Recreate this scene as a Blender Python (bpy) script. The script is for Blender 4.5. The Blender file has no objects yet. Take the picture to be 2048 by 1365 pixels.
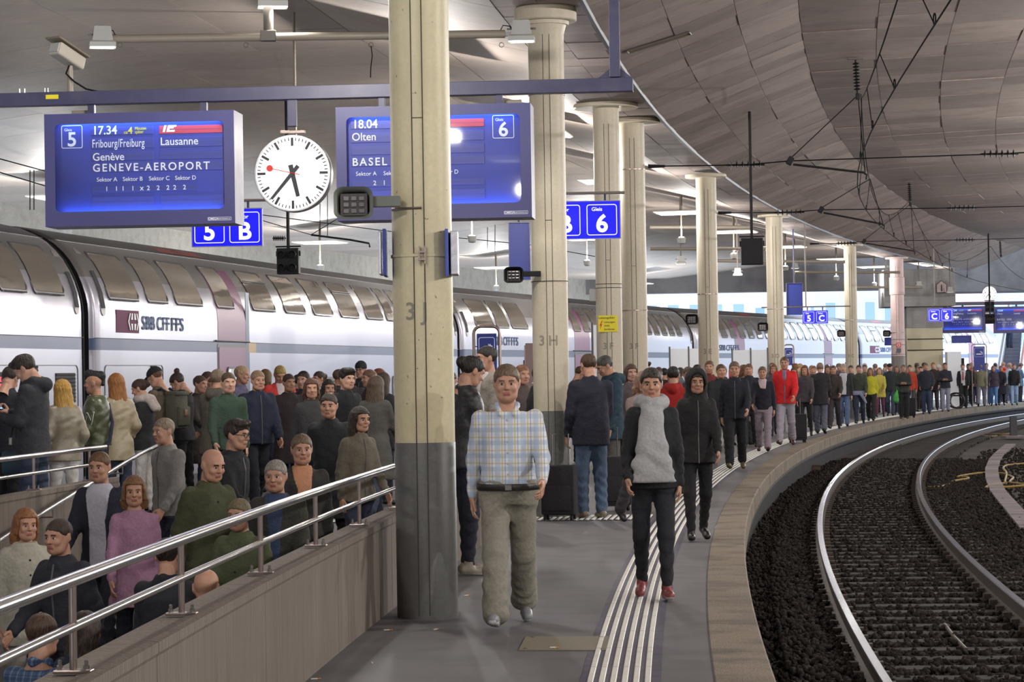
import bpy, math, random
import numpy as np
from mathutils import Vector, Matrix
random.seed(7); RNG = np.random.default_rng(7)
S = bpy.context.scene
COL = S.collection
R2 = math.radians

# ------------------------------------------------------------------ camera
FPX = 5000.0; CAMH = 1.63; PITCH = math.atan(64.8 / FPX); ROLL = .0159
cam_d = bpy.data.cameras.new('camera'); cam_d.sensor_width = 36; cam_d.lens = FPX / 2048 * 36
cam_d.clip_start = .3; cam_d.clip_end = 600
cam = bpy.data.objects.new('camera', cam_d); COL.objects.link(cam); S.camera = cam
_f = Vector((0, math.cos(PITCH), math.sin(PITCH)))
_r0 = Vector((1, 0, 0)); _u0 = Vector((0, -math.sin(PITCH), math.cos(PITCH)))
_c, _s = math.cos(ROLL), math.sin(ROLL)
_r = _r0 * _c - _u0 * _s; _u = _r0 * _s + _u0 * _c
cam.matrix_world = Matrix(((_r.x, _u.x, -_f.x, 0), (_r.y, _u.y, -_f.y, 0), (_r.z, _u.z, -_f.z, CAMH), (0, 0, 0, 1)))

# ------------------------------------------------------------------ world, exposure
w = bpy.data.worlds.new('overcast_sky'); S.world = w; w.use_nodes = True
_bg = w.node_tree.nodes['Background']
_bg.inputs[0].default_value = (.74, .86, 1.0, 1); _bg.inputs[1].default_value = 3.0
S.view_settings.view_transform = 'Standard'; S.view_settings.look = 'None'
S.view_settings.gamma = 1; S.view_settings.use_curve_mapping = False
S.view_settings.exposure = 0.0
S.cycles.use_denoising = True
S.cycles.max_bounces = 7; S.cycles.transparent_max_bounces = 12
S.cycles.caustics_reflective = False; S.cycles.caustics_refractive = False
S.cycles.sample_clamp_indirect = 6
LAMP_W, VAULT_FILL_W, FLOOD_W = 600, 2200, 250

# ------------------------------------------------------------------ track geometry: everything follows one circle
CX, CY, RE = 322.7, -6.6, 321.95          # centre and radius of the platform edge (o = 0), o grows towards the platform
def P(o, s, z=0.0):
    a = (s - CY) / RE
    return Vector((CX - (RE + o) * math.cos(a), CY + (RE + o) * math.sin(a), z))
def sdeg(s): return math.degrees((s - CY) / RE)
def tang(s):
    a = (s - CY) / RE
    return Vector((math.sin(a), math.cos(a), 0))
def yaw_at(s): return -(s - CY) / RE       # rotation that turns +Y to the track direction
def ray(x, y):
    u = (x - 1024) / FPX; v = (682.5 - y) / FPX
    a = u * _c + v * _s; b = -u * _s + v * _c
    return Vector((a, math.cos(PITCH) - b * math.sin(PITCH), math.sin(PITCH) + b * math.cos(PITCH)))
def onY(x, y, Y):
    d = ray(x, y); return d * (Y / d.y) + Vector((0, 0, CAMH))
def onZ(x, y, z):
    d = ray(x, y); return d * ((z - CAMH) / d.z) + Vector((0, 0, CAMH))
def onO(x, y, o, far=False):
    d = ray(x, y); a = d.x ** 2 + d.y ** 2; b = -d.x * CX - d.y * CY; c = CX * CX + CY * CY - (RE + o) ** 2
    q = max(0, b * b - a * c) ** .5
    r = [t for t in ((-b - q) / a, (-b + q) / a) if t > 1]
    return d * (r[-1] if far else r[0]) + Vector((0, 0, CAMH))
def os_of(p):
    return math.hypot(p[0] - CX, p[1] - CY) - RE, CY + RE * math.atan2(p[1] - CY, CX - p[0])
def ceil_z(o):
    if o > 9: return 6.45 - min(o - 9, 6) * .12
    if o > 5.6: return 6.45
    if o > 2.75: return 5.77 + (o - 2.75) * .24
    if o > 1.75: return 5.77
    if o > -.65: return 5.72 + (1.75 - o) * .367
    return 6.6 + (-.65 - o) * .03
def ceil_hit(x, y):
    Y = 12
    while Y < 130:
        p = onY(x, y, Y)
        if p.z > ceil_z(os_of(p)[0]): return p
        Y += .05
    return p

# ------------------------------------------------------------------ materials
def lin(h):
    h = h.lstrip('#'); c = [int(h[i:i + 2], 16) / 255 for i in (0, 2, 4)]
    return tuple(x / 12.92 if x <= .04045 else ((x + .055) / 1.055) ** 2.4 for x in c)
_M = {}
def mat(name, col, rough=.6, metal=0., bump=0., scale=20., var=0., coat=0., emit=None, estr=0., stretch=(1, 1, 1), detail=4., spec=.5, uv=False, rnd=0.):
    if name in _M: return _M[name]
    if isinstance(col, str): col = lin(col)
    m = bpy.data.materials.new(name); m.use_nodes = True; _M[name] = m
    t = m.node_tree; b = t.nodes['Principled BSDF']
    b.inputs['Base Color'].default_value = (*col, 1); b.inputs['Roughness'].default_value = rough
    b.inputs['Metallic'].default_value = metal; b.inputs['Coat Weight'].default_value = coat
    b.inputs['Specular IOR Level'].default_value = spec
    if emit is not None:
        if isinstance(emit, str): emit = lin(emit)
        b.inputs['Emission Color'].default_value = (*emit, 1); b.inputs['Emission Strength'].default_value = estr
    if bump or var:
        tc = t.nodes.new('ShaderNodeTexCoord'); mp = t.nodes.new('ShaderNodeMapping'); n = t.nodes.new('ShaderNodeTexNoise')
        mp.inputs['Scale'].default_value = stretch
        t.links.new(tc.outputs['UV' if uv else 'Object'], mp.inputs[0]); t.links.new(mp.outputs[0], n.inputs['Vector'])
        n.inputs['Scale'].default_value = scale; n.inputs['Detail'].default_value = detail
        if bump:
            bp = t.nodes.new('ShaderNodeBump'); bp.inputs['Strength'].default_value = bump; bp.inputs['Distance'].default_value = .02
            t.links.new(n.outputs['Fac'], bp.inputs['Height']); t.links.new(bp.outputs[0], b.inputs['Normal'])
        if var or rnd:
            r = t.nodes.new('ShaderNodeMapRange'); r.inputs['From Min'].default_value = .3; r.inputs['From Max'].default_value = .7
            r.inputs['To Min'].default_value = 1 - var; r.inputs['To Max'].default_value = 1 + var
            t.links.new(n.outputs['Fac'], r.inputs['Value'])
            fac = r.outputs[0]
            if rnd:
                oi = t.nodes.new('ShaderNodeObjectInfo'); r2 = t.nodes.new('ShaderNodeMapRange')
                r2.inputs['To Min'].default_value = 1 - rnd; r2.inputs['To Max'].default_value = 1 + rnd
                t.links.new(oi.outputs['Random'], r2.inputs['Value'])
                mm = t.nodes.new('ShaderNodeMath'); mm.operation = 'MULTIPLY'
                t.links.new(fac, mm.inputs[0]); t.links.new(r2.outputs[0], mm.inputs[1]); fac = mm.outputs[0]
            mx = t.nodes.new('ShaderNodeVectorMath'); mx.operation = 'SCALE'; mx.inputs[0].default_value = col
            t.links.new(fac, mx.inputs['Scale']); t.links.new(mx.outputs[0], b.inputs['Base Color'])
    return m
def noise_layer(m, col, scale, lo, hi, stretch=(1, 1, 1), amount=1.0, uv=False, rough=None):
    """mix a second colour into the base colour where a noise is high: dirt, stains, worn paint"""
    if isinstance(col, str): col = lin(col)
    t = m.node_tree; b = t.nodes['Principled BSDF']; inp = b.inputs['Base Color']
    tc = t.nodes.new('ShaderNodeTexCoord'); mp = t.nodes.new('ShaderNodeMapping'); n = t.nodes.new('ShaderNodeTexNoise')
    mp.inputs['Scale'].default_value = stretch; n.inputs['Scale'].default_value = scale; n.inputs['Detail'].default_value = 6
    t.links.new(tc.outputs['UV' if uv else 'Object'], mp.inputs[0]); t.links.new(mp.outputs[0], n.inputs['Vector'])
    r = t.nodes.new('ShaderNodeMapRange'); r.inputs['From Min'].default_value = lo; r.inputs['From Max'].default_value = hi
    r.inputs['To Max'].default_value = amount
    t.links.new(n.outputs['Fac'], r.inputs['Value'])
    mx = t.nodes.new('ShaderNodeMix'); mx.data_type = 'RGBA'
    t.links.new(r.outputs[0], mx.inputs[0])
    if inp.is_linked: t.links.new(inp.links[0].from_socket, mx.inputs[6])
    else: mx.inputs[6].default_value = inp.default_value
    mx.inputs[7].default_value = (*col, 1); t.links.new(mx.outputs[2], inp)
    return m
def glass(name, tint=(1, 1, 1), refl=.08, rough=.02):
    if name in _M: return _M[name]
    m = bpy.data.materials.new(name); m.use_nodes = True; _M[name] = m; t = m.node_tree
    for n in list(t.nodes): t.nodes.remove(n)
    o = t.nodes.new('ShaderNodeOutputMaterial'); mx = t.nodes.new('ShaderNodeMixShader')
    tr = t.nodes.new('ShaderNodeBsdfTransparent'); tr.inputs[0].default_value = (*tint, 1)
    g = t.nodes.new('ShaderNodeBsdfGlossy'); g.inputs['Roughness'].default_value = rough
    fr = t.nodes.new('ShaderNodeFresnel'); fr.inputs[0].default_value = 1.45
    t.links.new(fr.outputs[0], mx.inputs[0]); t.links.new(tr.outputs[0], mx.inputs[1]); t.links.new(g.outputs[0], mx.inputs[2])
    t.links.new(mx.outputs[0], o.inputs[0])
    return m

# ------------------------------------------------------------------ object helpers
def link(name, me, m=None, parent=None):
    o = bpy.data.objects.new(name, me); COL.objects.link(o)
    if m is not None and me is not None and len(me.materials) == 0: me.materials.append(m)
    if parent is not None: o.parent = parent
    return o
def tag(o, label=None, cat=None, group=None, kind=None):
    if label: o['label'] = label
    if cat: o['category'] = cat
    if group: o['group'] = group
    if kind: o['kind'] = kind
    return o
def thing(name, label, cat, loc=(0, 0, 0), rz=0., group=None, kind=None):
    o = bpy.data.objects.new(name, None); COL.objects.link(o); o.empty_display_size = .1
    o.location = loc; o.rotation_euler = (0, 0, rz)
    return tag(o, label, cat, group, kind)
def copy_tree(o, parent=None):
    c = o.copy(); COL.objects.link(c)
    if parent is not None: c.parent = parent
    for ch in o.children: copy_tree(ch, c)
    return c
_BOX = {}
class MB:
    """collects verts and faces, then links them as one mesh object"""
    def __init__(s): s.v = []; s.f = []; s.mi = []; s.m = 0; s.uv = None
    def add(s, vs, fs):
        k = len(s.v); s.v += [tuple(p) for p in vs]; s.f += [tuple(i + k for i in f) for f in fs]; s.mi += [s.m] * len(fs); return s
    def box(s, c, d, M=None, bev=0.):
        hx, hy, hz = d[0] / 2, d[1] / 2, d[2] / 2
        if bev <= 0:
            vs = [Vector((x * hx, y * hy, z * hz)) for z in (-1, 1) for y in (-1, 1) for x in (-1, 1)]
            fs = [(0, 2, 3, 1), (4, 5, 7, 6), (0, 1, 5, 4), (2, 6, 7, 3), (0, 4, 6, 2), (1, 3, 7, 5)]
        else:
            key = (round(d[0], 4), round(d[1], 4), round(d[2], 4), bev)
            if key not in _BOX:
                import bmesh
                bm = bmesh.new(); bmesh.ops.create_cube(bm, size=1)
                for v in bm.verts: v.co = Vector((v.co.x * d[0], v.co.y * d[1], v.co.z * d[2]))
                bmesh.ops.bevel(bm, geom=bm.edges[:], offset=bev, segments=2, profile=.5, affect='EDGES', clamp_overlap=True)
                bm.verts.index_update()
                _BOX[key] = ([v.co.copy() for v in bm.verts], [tuple(v.index for v in f.verts) for f in bm.faces]); bm.free()
            vs, fs = _BOX[key]
        c = Vector(c)
        vs = [(M @ p if M is not None else p) + c for p in vs]
        return s.add(vs, fs)
    def tube(s, pts, r, n=8, cap=True):
        pts = [Vector(p) for p in pts]; k = len(pts); rs = r if isinstance(r, (list, tuple)) else [r] * k
        vs = []; up = None
        for i, p in enumerate(pts):
            d = (pts[min(i + 1, k - 1)] - pts[max(i - 1, 0)]).normalized()
            if up is None: up = Vector((0, 0, 1)) if abs(d.z) < .9 else Vector((1, 0, 0))
            a = d.cross(up).normalized(); b = a.cross(d).normalized(); up = b
            vs += [p + (a * math.cos(2 * math.pi * j / n) + b * math.sin(2 * math.pi * j / n)) * rs[i] for j in range(n)]
        fs = [(i * n + j, i * n + (j + 1) % n, (i + 1) * n + (j + 1) % n, (i + 1) * n + j) for i in range(k - 1) for j in range(n)]
        if cap: fs += [tuple(range(n))[::-1], tuple((k - 1) * n + j for j in range(n))]
        return s.add(vs, fs)
    def lathe(s, prof, c=(0, 0, 0), n=32, M=None):
        vs = []; c = Vector(c)
        for r, z in prof:
            for j in range(n):
                p = Vector((r * math.cos(2 * math.pi * j / n), r * math.sin(2 * math.pi * j / n), z)); vs.append((M @ p if M is not None else p) + c)
        k = len(prof)
        fs = [(i * n + j, i * n + (j + 1) % n, (i + 1) * n + (j + 1) % n, (i + 1) * n + j) for i in range(k - 1) for j in range(n)]
        fs += [tuple(range(n))[::-1], tuple((k - 1) * n + j for j in range(n))]
        return s.add(vs, fs)
    def sweep(s, prof, ss, close=False):
        """prof = [(o, z)...] swept along the track at the stations ss; UV = (s, profile length)"""
        vs = [P(o, t, z) for t in ss for o, z in prof]; n = len(prof)
        L = [0]
        for i in range(1, n): L.append(L[-1] + math.hypot(prof[i][0] - prof[i - 1][0], prof[i][1] - prof[i - 1][1]))
        if s.uv is None: s.uv = [(0, 0)] * len(s.v)
        s.uv += [(t, L[j]) for t in ss for j in range(n)]
        m = n if close else n - 1
        fs = [(i * n + j, i * n + (j + 1) % n, (i + 1) * n + (j + 1) % n, (i + 1) * n + j) for i in range(len(ss) - 1) for j in range(m)]
        return s.add(vs, fs)
    def build(s, name, m=None, parent=None, smooth=False):
        me = bpy.data.meshes.new(name); me.from_pydata(s.v, [], s.f)
        for x in (m if isinstance(m, (list, tuple)) else [m]):
            if x is not None: me.materials.append(x)
        if any(s.mi): me.polygons.foreach_set('material_index', s.mi)
        if s.uv and len(s.uv) == len(s.v):
            u = me.uv_layers.new(name='UVMap'); li = np.zeros(len(me.loops), dtype=np.int32); me.loops.foreach_get('vertex_index', li)
            u.data.foreach_set('uv', np.array(s.uv, dtype=np.float32)[li].ravel())
        if smooth:
            me.shade_smooth()
            me.set_sharp_from_angle(angle=R2(40))
        me.update()
        return link(name, me, None, parent)
def frange(a, b, st):
    n = max(1, int(round((b - a) / st))); return [a + (b - a) * i / n for i in range(n + 1)]
_TXT = {}
def text(name, body, m, size, loc, rot, parent=None, ext=.002, bold=0., align='LEFT', sx=1.0, spacing=1.0, M=None):
    """flat lettering as a mesh; loc/rot in the parent's space (rot = Matrix 3x3: columns right, up, out)"""
    key = (body, bold, align, spacing)
    if key not in _TXT:
        c = bpy.data.curves.new('lettering', 'FONT'); c.body = body; c.size = 1; c.align_x = align; c.offset = bold; c.space_character = spacing
        c.resolution_u = 4; c.extrude = .01
        o = bpy.data.objects.new('lettering', c); COL.objects.link(o)
        dg = bpy.context.evaluated_depsgraph_get(); me = bpy.data.meshes.new_from_object(o.evaluated_get(dg))
        bpy.data.objects.remove(o); bpy.data.curves.remove(c); _TXT[key] = me
    me = _TXT[key].copy(); me.materials.clear(); me.materials.append(m)
    T = Matrix.Translation(Vector(loc)) @ rot.to_4x4() @ Matrix.Diagonal((size * sx, size, ext / .01, 1))
    me.transform(T)
    return link(name, me, None, parent)
def rotm(right, up):
    right = Vector(right).normalized(); up = Vector(up).normalized(); out = right.cross(up)
    return Matrix((right, up, out)).transposed()
FRONT = rotm((1, 0, 0), (0, 0, 1))          # a face that looks towards -Y

def rrect(w, h, r, n=5):
    pts = []
    for cx, cy, a0 in ((w / 2 - r, h / 2 - r, 0), (-w / 2 + r, h / 2 - r, 90), (-w / 2 + r, -h / 2 + r, 180), (w / 2 - r, -h / 2 + r, 270)):
        for i in range(n + 1):
            a = R2(a0 + 90 * i / n); pts.append((cx + r * math.cos(a), cy + r * math.sin(a)))
    return pts
def rr_frame(mb, w, h, r, t, d, c, rot, n=5):
    """rounded frame (outline) of line width t and depth d"""
    o = rrect(w, h, r, n); i = rrect(w - 2 * t, h - 2 * t, max(r - t, .001), n); k = len(o); c = Vector(c)
    vs = [rot @ Vector((p[0], p[1], z)) + c for z in (0, d) for L in (o, i) for p in L]
    fs = []
    for j in range(k):
        a = (j + 1) % k
        fs += [(2 * k + j, 2 * k + a, 3 * k + a, 3 * k + j), (j, k + j, k + a, a), (j, a, 2 * k + a, 2 * k + j), (k + j, 3 * k + j, 3 * k + a, k + a)]
    mb.add(vs, [f for f in fs])
def rr_plate(mb, w, h, r, d, c, rot, n=5):
    o = rrect(w, h, r, n); k = len(o); c = Vector(c)
    vs = [rot @ Vector((p[0], p[1], z)) + c for z in (0, d) for p in o]
    mb.add(vs, [tuple(range(k))[::-1], tuple(range(k, 2 * k))] + [(j, (j + 1) % k, k + (j + 1) % k, k + j) for j in range(k)])

# ------------------------------------------------------------------ shared materials
def panel_mat(name, col, var, rnd, stain, stain_amt):
    m = mat(name, col, .62, bump=.35, scale=3, stretch=(26, 1.5, 1), var=var, uv=True, rnd=rnd, detail=6)
    noise_layer(m, stain, 1.3, .5, .75, (1, .7, 1), stain_amt, uv=True)
    return m
M_CEIL = panel_mat('board_marked_concrete', (.33, .27, .245), .26, .2, (.15, .115, .1), .55)
M_CEILW = panel_mat('pale_board_marked_concrete', (.31, .258, .222), .2, .12, (.2, .17, .15), .4)
M_CONC = noise_layer(mat('grey_concrete', (.30, .29, .26), .85, bump=.25, scale=18, var=.12), (.2, .19, .165), 3, .45, .7, amount=.6)
M_CONCWALL = noise_layer(mat('board_cast_wall_concrete', (.185, .155, .13), .85, bump=.5, scale=6, stretch=(7, 7, .35), var=.16), (.12, .105, .085), 4, .5, .75, (2, 2, .4), .5)
M_ASPH = noise_layer(mat('mastic_asphalt', (.135, .128, .136), .62, bump=.12, scale=160, var=.10, detail=8), (.085, .078, .08), 2.2, .45, .7, amount=.6)
M_COPE = noise_layer(mat('exposed_aggregate_kerb', (.25, .20, .15), .8, bump=.6, scale=95, var=.42, detail=8), (.12, .098, .08), 2.2, .46, .66, amount=.75)
M_WHITE = noise_layer(mat('worn_white_marking', (.82, .80, .73), .6, bump=.1, scale=60, var=.05), (.36, .34, .32), 5, .55, .8, amount=.4)
M_PURP = noise_layer(mat('dark_violet_marking_primer', (.075, .068, .11), .6, var=.15, scale=12), (.045, .042, .05), 7, .45, .7)
M_SIDE = noise_layer(mat('sooty_platform_side', (.026, .0245, .028), .85, bump=.3, scale=14, var=.35, spec=.2), (.06, .052, .05), 3, .58, .8, (1, 1, .4), .6)
M_BALLAST = noise_layer(mat('track_ballast_bed', (.02, .015, .0125), .95, bump=1, scale=40, var=.5, detail=8), (.062, .038, .03), .35, .45, .65)
M_STONE = mat('dark_ballast_stone', (.024, .0185, .016), .95, spec=.15, bump=.3, scale=30, var=.6)
M_SLEEP = mat('oily_timber_sleeper', (.019, .015, .0135), .85, bump=.5, scale=5, stretch=(1, 14, 14), var=.3, rnd=.25)
M_RAIL = mat('rusty_rail_steel', (.075, .055, .045), .6, metal=.4, bump=.2, scale=50, var=.3)
M_RAILTOP = mat('polished_rail_head', (.42, .43, .48), .25, metal=1, bump=.05, scale=9, stretch=(1, 1, 1))
M_STEEL = mat('brushed_stainless_steel', (.43, .415, .405), .2, metal=1, bump=.03, scale=60)
M_POST = mat('brown_tinted_steel', (.34, .27, .25), .32, metal=1)
M_CREAM = noise_layer(noise_layer(mat('cream_column_paint', (.62, .55, .36), .42, bump=.06, scale=30, var=.05), (.42, .37, .22), 2.2, .5, .8, (1, 1, .6), .6), (.13, .10, .07), 26, .69, .73, amount=.8)
M_CREAM2 = noise_layer(mat('pale_cream_column_paint', (.56, .50, .385), .45, bump=.05, scale=30, var=.05), (.4, .34, .24), 2, .5, .8, (1, 1, .5), .5)
M_PINK = mat('pinkish_column_paint', (.66, .50, .49), .5, var=.05, scale=6)
M_DKGREY = noise_layer(mat('dark_grey_column_paint', (.105, .105, .10), .45, bump=.06, scale=30, var=.12), (.16, .155, .15), 9, .62, .72, amount=.6)
M_LETTER = mat('grey_stencil_paint', (.27, .245, .2), .6)
M_BLACK = mat('black_coated_metal', (.012, .012, .014), .6, spec=.25)
M_DARK = mat('dark_seam', (.05, .045, .035), .8)
M_CABLE = mat('black_cable', (.010, .009, .010), .9, spec=.1)
M_BEAM = noise_layer(mat('blue_grey_beam_paint', (.045, .045, .105), .4, var=.12, scale=3), (.075, .07, .12), 4, .5, .8)
M_BOARD = mat('violet_blue_board_housing', (.06, .06, .19), .4, var=.05, scale=2)
M_BOARDSIDE = noise_layer(mat('grey_lilac_board_side', (.25, .24, .33), .45, var=.1, scale=4, stretch=(8, 8, .6)), (.15, .14, .2), 2, .5, .7)
M_FACE = mat('blue_flap_face', (.04, .06, .42), .45)
M_FLAP = mat('blue_flap_leaf', (.05, .065, .36), .4)
M_LET = mat('white_lettering', (.8, .82, .9), .5, emit=(.8, .85, 1), estr=.12)
M_YEL = mat('yellow_lettering', (.75, .65, .06), .5)
M_RED = mat('red_flap', (.62, .06, .09), .4)
M_SIGNB = mat('lit_blue_sign', (.0, .0, .5), .4, emit=(.0, .0, 1.0), estr=.85)
M_SIGNW = mat('lit_white_sign', (.85, .85, .85), .4, emit=(1, 1, 1), estr=.75)
M_TRAIN = mat('silver_white_coach_paint', (.36, .352, .41), .3, metal=.45, bump=.03, scale=14, stretch=(1, .35, 5))
M_TRAIN2 = mat('grey_coach_shoulder_paint', (.19, .18, .175), .33, metal=.3, bump=.03, scale=6, stretch=(1, .3, 3), coat=.2)
M_ROOF = mat('dark_coach_roof', (.055, .05, .05), .5, var=.2, scale=3, bump=.1)
M_STRIPE = mat('blue_grey_coach_stripe', (.06, .09, .19), .4)
M_DOORP = mat('purple_red_coach_door', (.20, .055, .14), .4)
M_RUBBER = mat('black_gangway_rubber', (.008, .008, .009), .7)
M_FRAME = mat('grey_window_gasket', (.1, .1, .105), .45)
M_WPANE = mat('tinted_coach_glass', (.46, .41, .345), .07, metal=.75, bump=.13, scale=2.6, stretch=(1, 1, 2.2), detail=1)
M_LIT = mat('coach_side_lettering', (.07, .12, .27), .6, spec=.2)
M_LAMPG = mat('pale_grey_lamp_housing', (.38, .38, .37), .5)
M_PIPE = mat('beige_grey_pipe', (.26, .225, .18), .45)
M_PIPED = mat('dark_brown_pipe', (.11, .095, .08), .5)
M_GLOW = mat('lit_lamp_glass', (1, 1, 1), .4, emit=(1, .97, .9), estr=14)
M_BULB = mat('burning_lamp_bulb', (1, 1, 1), .4, emit=(1, .95, .88), estr=120)
M_REFL = mat('white_reflector_panel', (.78, .77, .73), .5)
M_GREYB = mat('grey_green_box_paint', (.145, .155, .14), .5)
M_LENS = mat('dark_lens', (.02, .018, .02), .15)
M_YPLATE = mat('yellow_plate', (.78, .66, .02), .5)
M_BLUEP = mat('blue_sign_panel', (.018, .035, .26), .5)
M_WHITEP = mat('white_sheet_panel', (.80, .84, .9), .3)
M_HOSE = mat('yellow_cable_sheath', (.26, .17, .025), .6)
M_PLANK = mat('grey_duct_cover', (.17, .14, .15), .85, bump=.4, scale=8, var=.2, rnd=.2)

# ------------------------------------------------------------------ floor
SS = frange(-10, 124, 2.0)
f = MB().sweep([(.32, 0), (2.52, 0)], SS)
f.sweep([(2.52, 0), (9.9, 0)], frange(25.8, 124, 2))
f.sweep([(6.5, 0), (9.9, 0)], frange(-10, 25.8, 2))
f.v = [(x, y, z) for x, y, z in f.v]
floor = tag(f.build('floor', M_ASPH), 'grey asphalt platform floor', None, kind='structure')
under = MB().sweep([(9.9, 0), (9.9, -1.0)], SS).build('trim_platform_back', M_SIDE); tag(under, kind='structure')
# kerb stones along the platform edge, each its own slab
kerb = tag(thing('kerb', 'pale aggregate kerb slabs along the track side of the platform', None), kind='structure')
s0 = 8.0
while s0 < 122:
    L = 1.6 if s0 < 70 else 3.2
    k = MB(); g = .006
    k.sweep([(.318, -.2), (.318, .004), (.314, .008), (.012, .008), (0, -.006), (0, -.2)], frange(s0 + g, s0 + L - g, .8))
    k.build('slab', M_COPE, kerb); s0 += L
side = MB().sweep([(.02, -.2), (.02, -.3), (.1, -.33), (.1, -.62), (.02, -.62), (.02, -.8)], SS)
tag(side.build('trim_platform_side', M_SIDE), kind='structure')
tag(MB().sweep([(.34, -.06), (.006, -.06), (.006, -.25), (.34, -.25)], SS).build('trim_kerb_bed', M_DARK), kind='structure')
# tactile guide line: six white ribs, laid in tiles
guide = tag(thing('tactile_guide_line', 'six raised white ribs on a violet strip along the platform edge', 'floor marking'))
MB().sweep([(.60, .002), (1.03, .002)], frange(6, 118, 1)).build('primer_strip', M_PURP, guide)
far_r = MB()
s0 = 9.0; TL = .945
while s0 < 112:
    for j in range(6):
        o = .655 + j * .0605; m = far_r if s0 > 47 else MB()
        m.sweep([(o, .002), (o + .004, .0075), (o + .029, .0075), (o + .033, .002)], [s0 + .004, s0 + TL / 2, s0 + TL - .004])
        if m is not far_r: m.build('rib', M_WHITE, guide)
    s0 += TL
tag(far_r.build('far_ribs', M_WHITE, guide), kind='stuff')
cross = tag(thing('tactile_cross_line', 'short white dashes across the platform at the head of the ramp', 'floor marking'))
pr = MB().sweep([(1.05, .003), (6.3, .003)], [27.3, 27.8, 28.35]).build('primer_strip', M_PURP, cross)
o = 1.08
while o < 6.2:
    m = MB(); m.sweep([(o, .003), (o + .004, .009), (o + .034, .009), (o + .038, .003)], [27.36, 28.28]); m.build('dash', M_WHITE, cross); o += .0665
# metal cover plate
pl = MB(); a = [(.01, 14.70), (.545, 14.62), (.575, 15.38), (.055, 15.44)]
pl.add([(x, y, 0.001) for x, y in a] + [(x, y, .006) for x, y in a], [(4, 5, 6, 7), (0, 1, 5, 4), (1, 2, 6, 5), (2, 3, 7, 6), (3, 0, 4, 7)])
cp = tag(pl.build('cover_plate', mat('ochre_cover_plate', (.21, .185, .13), .6, bump=.1, scale=80, var=.1)), 'ochre rectangular cover plate set into the asphalt beside the white ribs', 'cover plate')
for x, y in ((.05, 14.76), (.5, 14.68), (.52, 15.33), (.1, 15.39)):
    MB().lathe([(.012, .006), (.012, .009), (.006, .0095)], (x, y, 0), 10).build('screw', M_POST, cp)
for i, (px, py, a, w_) in enumerate([(768, 1261, 10, 'nearest the foot of the column, left'), (868, 1260, 60, 'close under the column, right'), (745, 1327, 100, 'at the wall side, farther out'), (622, 1359, 15, 'by the foot of the ramp wall'), (1100, 1296, 0, 'on the ochre cover plate'), (928, 1192, 35, 'behind the column')]):
    p = onZ(px, py, .011 if i == 4 else .004); c = thing('cigarette_butt', 'cigarette butt lying ' + w_, 'litter', p, R2(a), 'cigarette butts on the floor')
    MB().tube([(0, 0, 0), (.035, 0, 0)], .004, 8).build('paper', mat('cigarette_paper', (.8, .78, .72), .8), c)
    MB().tube([(.035, 0, 0), (.055, 0, 0)], .0042, 8).build('filter', mat('cigarette_filter', (.6, .28, .06), .8), c)

# ------------------------------------------------------------------ ramp: walls, ramp floor, railings
S_TOP = 25.8
def ramp_z(s): return -.115 * max(0, S_TOP - s)
rs = frange(3, S_TOP, 1.2)
m = MB()
for i in range(len(rs) - 1):
    a, b = rs[i], rs[i + 1]
    q = [P(2.72, a, ramp_z(a)), P(6.32, a, ramp_z(a)), P(6.32, b, ramp_z(b)), P(2.72, b, ramp_z(b))]
    m.add(q, [(0, 1, 2, 3)])
tag(m.build('floor_ramp', M_ASPH), 'asphalt ramp going down below the platform', kind='structure')
def ramp_wall(name, o0, o1, face, end):
    w_ = tag(bpy.data.objects.new(name, None), kind='structure'); COL.objects.link(w_)
    s0 = 4.0
    while s0 < end - .05:                        # shuttered in bays about 2.6 m long
        L = min(2.65, end - s0); ss = frange(s0 + .004, s0 + L - .004, .9)
        b = MB()
        zb = -2.6
        prof = [(o0, zb), (o0, .585), (o0 - .008, .60), (o0 - .008, .64), (o0 + .03, .645), (o0 + .075, .64), (o0 + .078, .632), (o1 - .02, .632), (o1, .62), (o1, zb)]
        b.sweep(prof, ss); n = len(prof); k = len(ss)
        b.f += [tuple(range(n)), tuple((k - 1) * n + j for j in range(n))[::-1]]; b.mi += [0, 0]
        b.build('wall_bay', M_CONCWALL, w_)
        s0 += L
    return w_
ramp_wall('wall_ramp_near', 2.5, 2.72, 1, S_TOP + .3)
ramp_wall('wall_ramp_far', 6.32, 6.54, 1, S_TOP - 1.0)
def railing(name, label, o, sa, sb, s_posts, z0=.64, z1=.955):
    r = thing(name, label, 'railing', P(o, sa, 0)); I = Matrix.Translation(-P(o, sa, 0))
    def T(o, s, z): return P(o, s, z) - P(o_, sa, 0)
    o_ = o
    ss = frange(sa, sb, .5)
    MB().tube([T(o, s, z1) for s in ss], .0245, 14).build('handrail', M_STEEL, r, True)
    MB().tube([T(o, s, z0 + .155) for s in ss], .0165, 12).build('mid_rail', M_STEEL, r, True)
    for s in s_posts:
        MB().tube([T(o, s, z0), T(o, s, z1 - .02)], .0135, 12).build('post', M_POST, r, True)
        t = tang(s); rot = Matrix.Rotation(yaw_at(s), 3, 'Z')
        fp = MB().box(T(o, s, z0 + .006), (.13, .06, .012), Matrix.Rotation(yaw_at(s), 3, 'Z'), .003)
        fp = fp.build('foot_plate', M_POST, r)
        for dx in (-.045, .045):
            MB().lathe([(.011, 0), (.011, .014), (.007, .016), (.007, .03), (.004, .033)], T(o, s, z0 + .012) + rot @ Vector((dx, -.005, 0)), 8).build('bolt', M_STEEL, fp)
    return r
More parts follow.
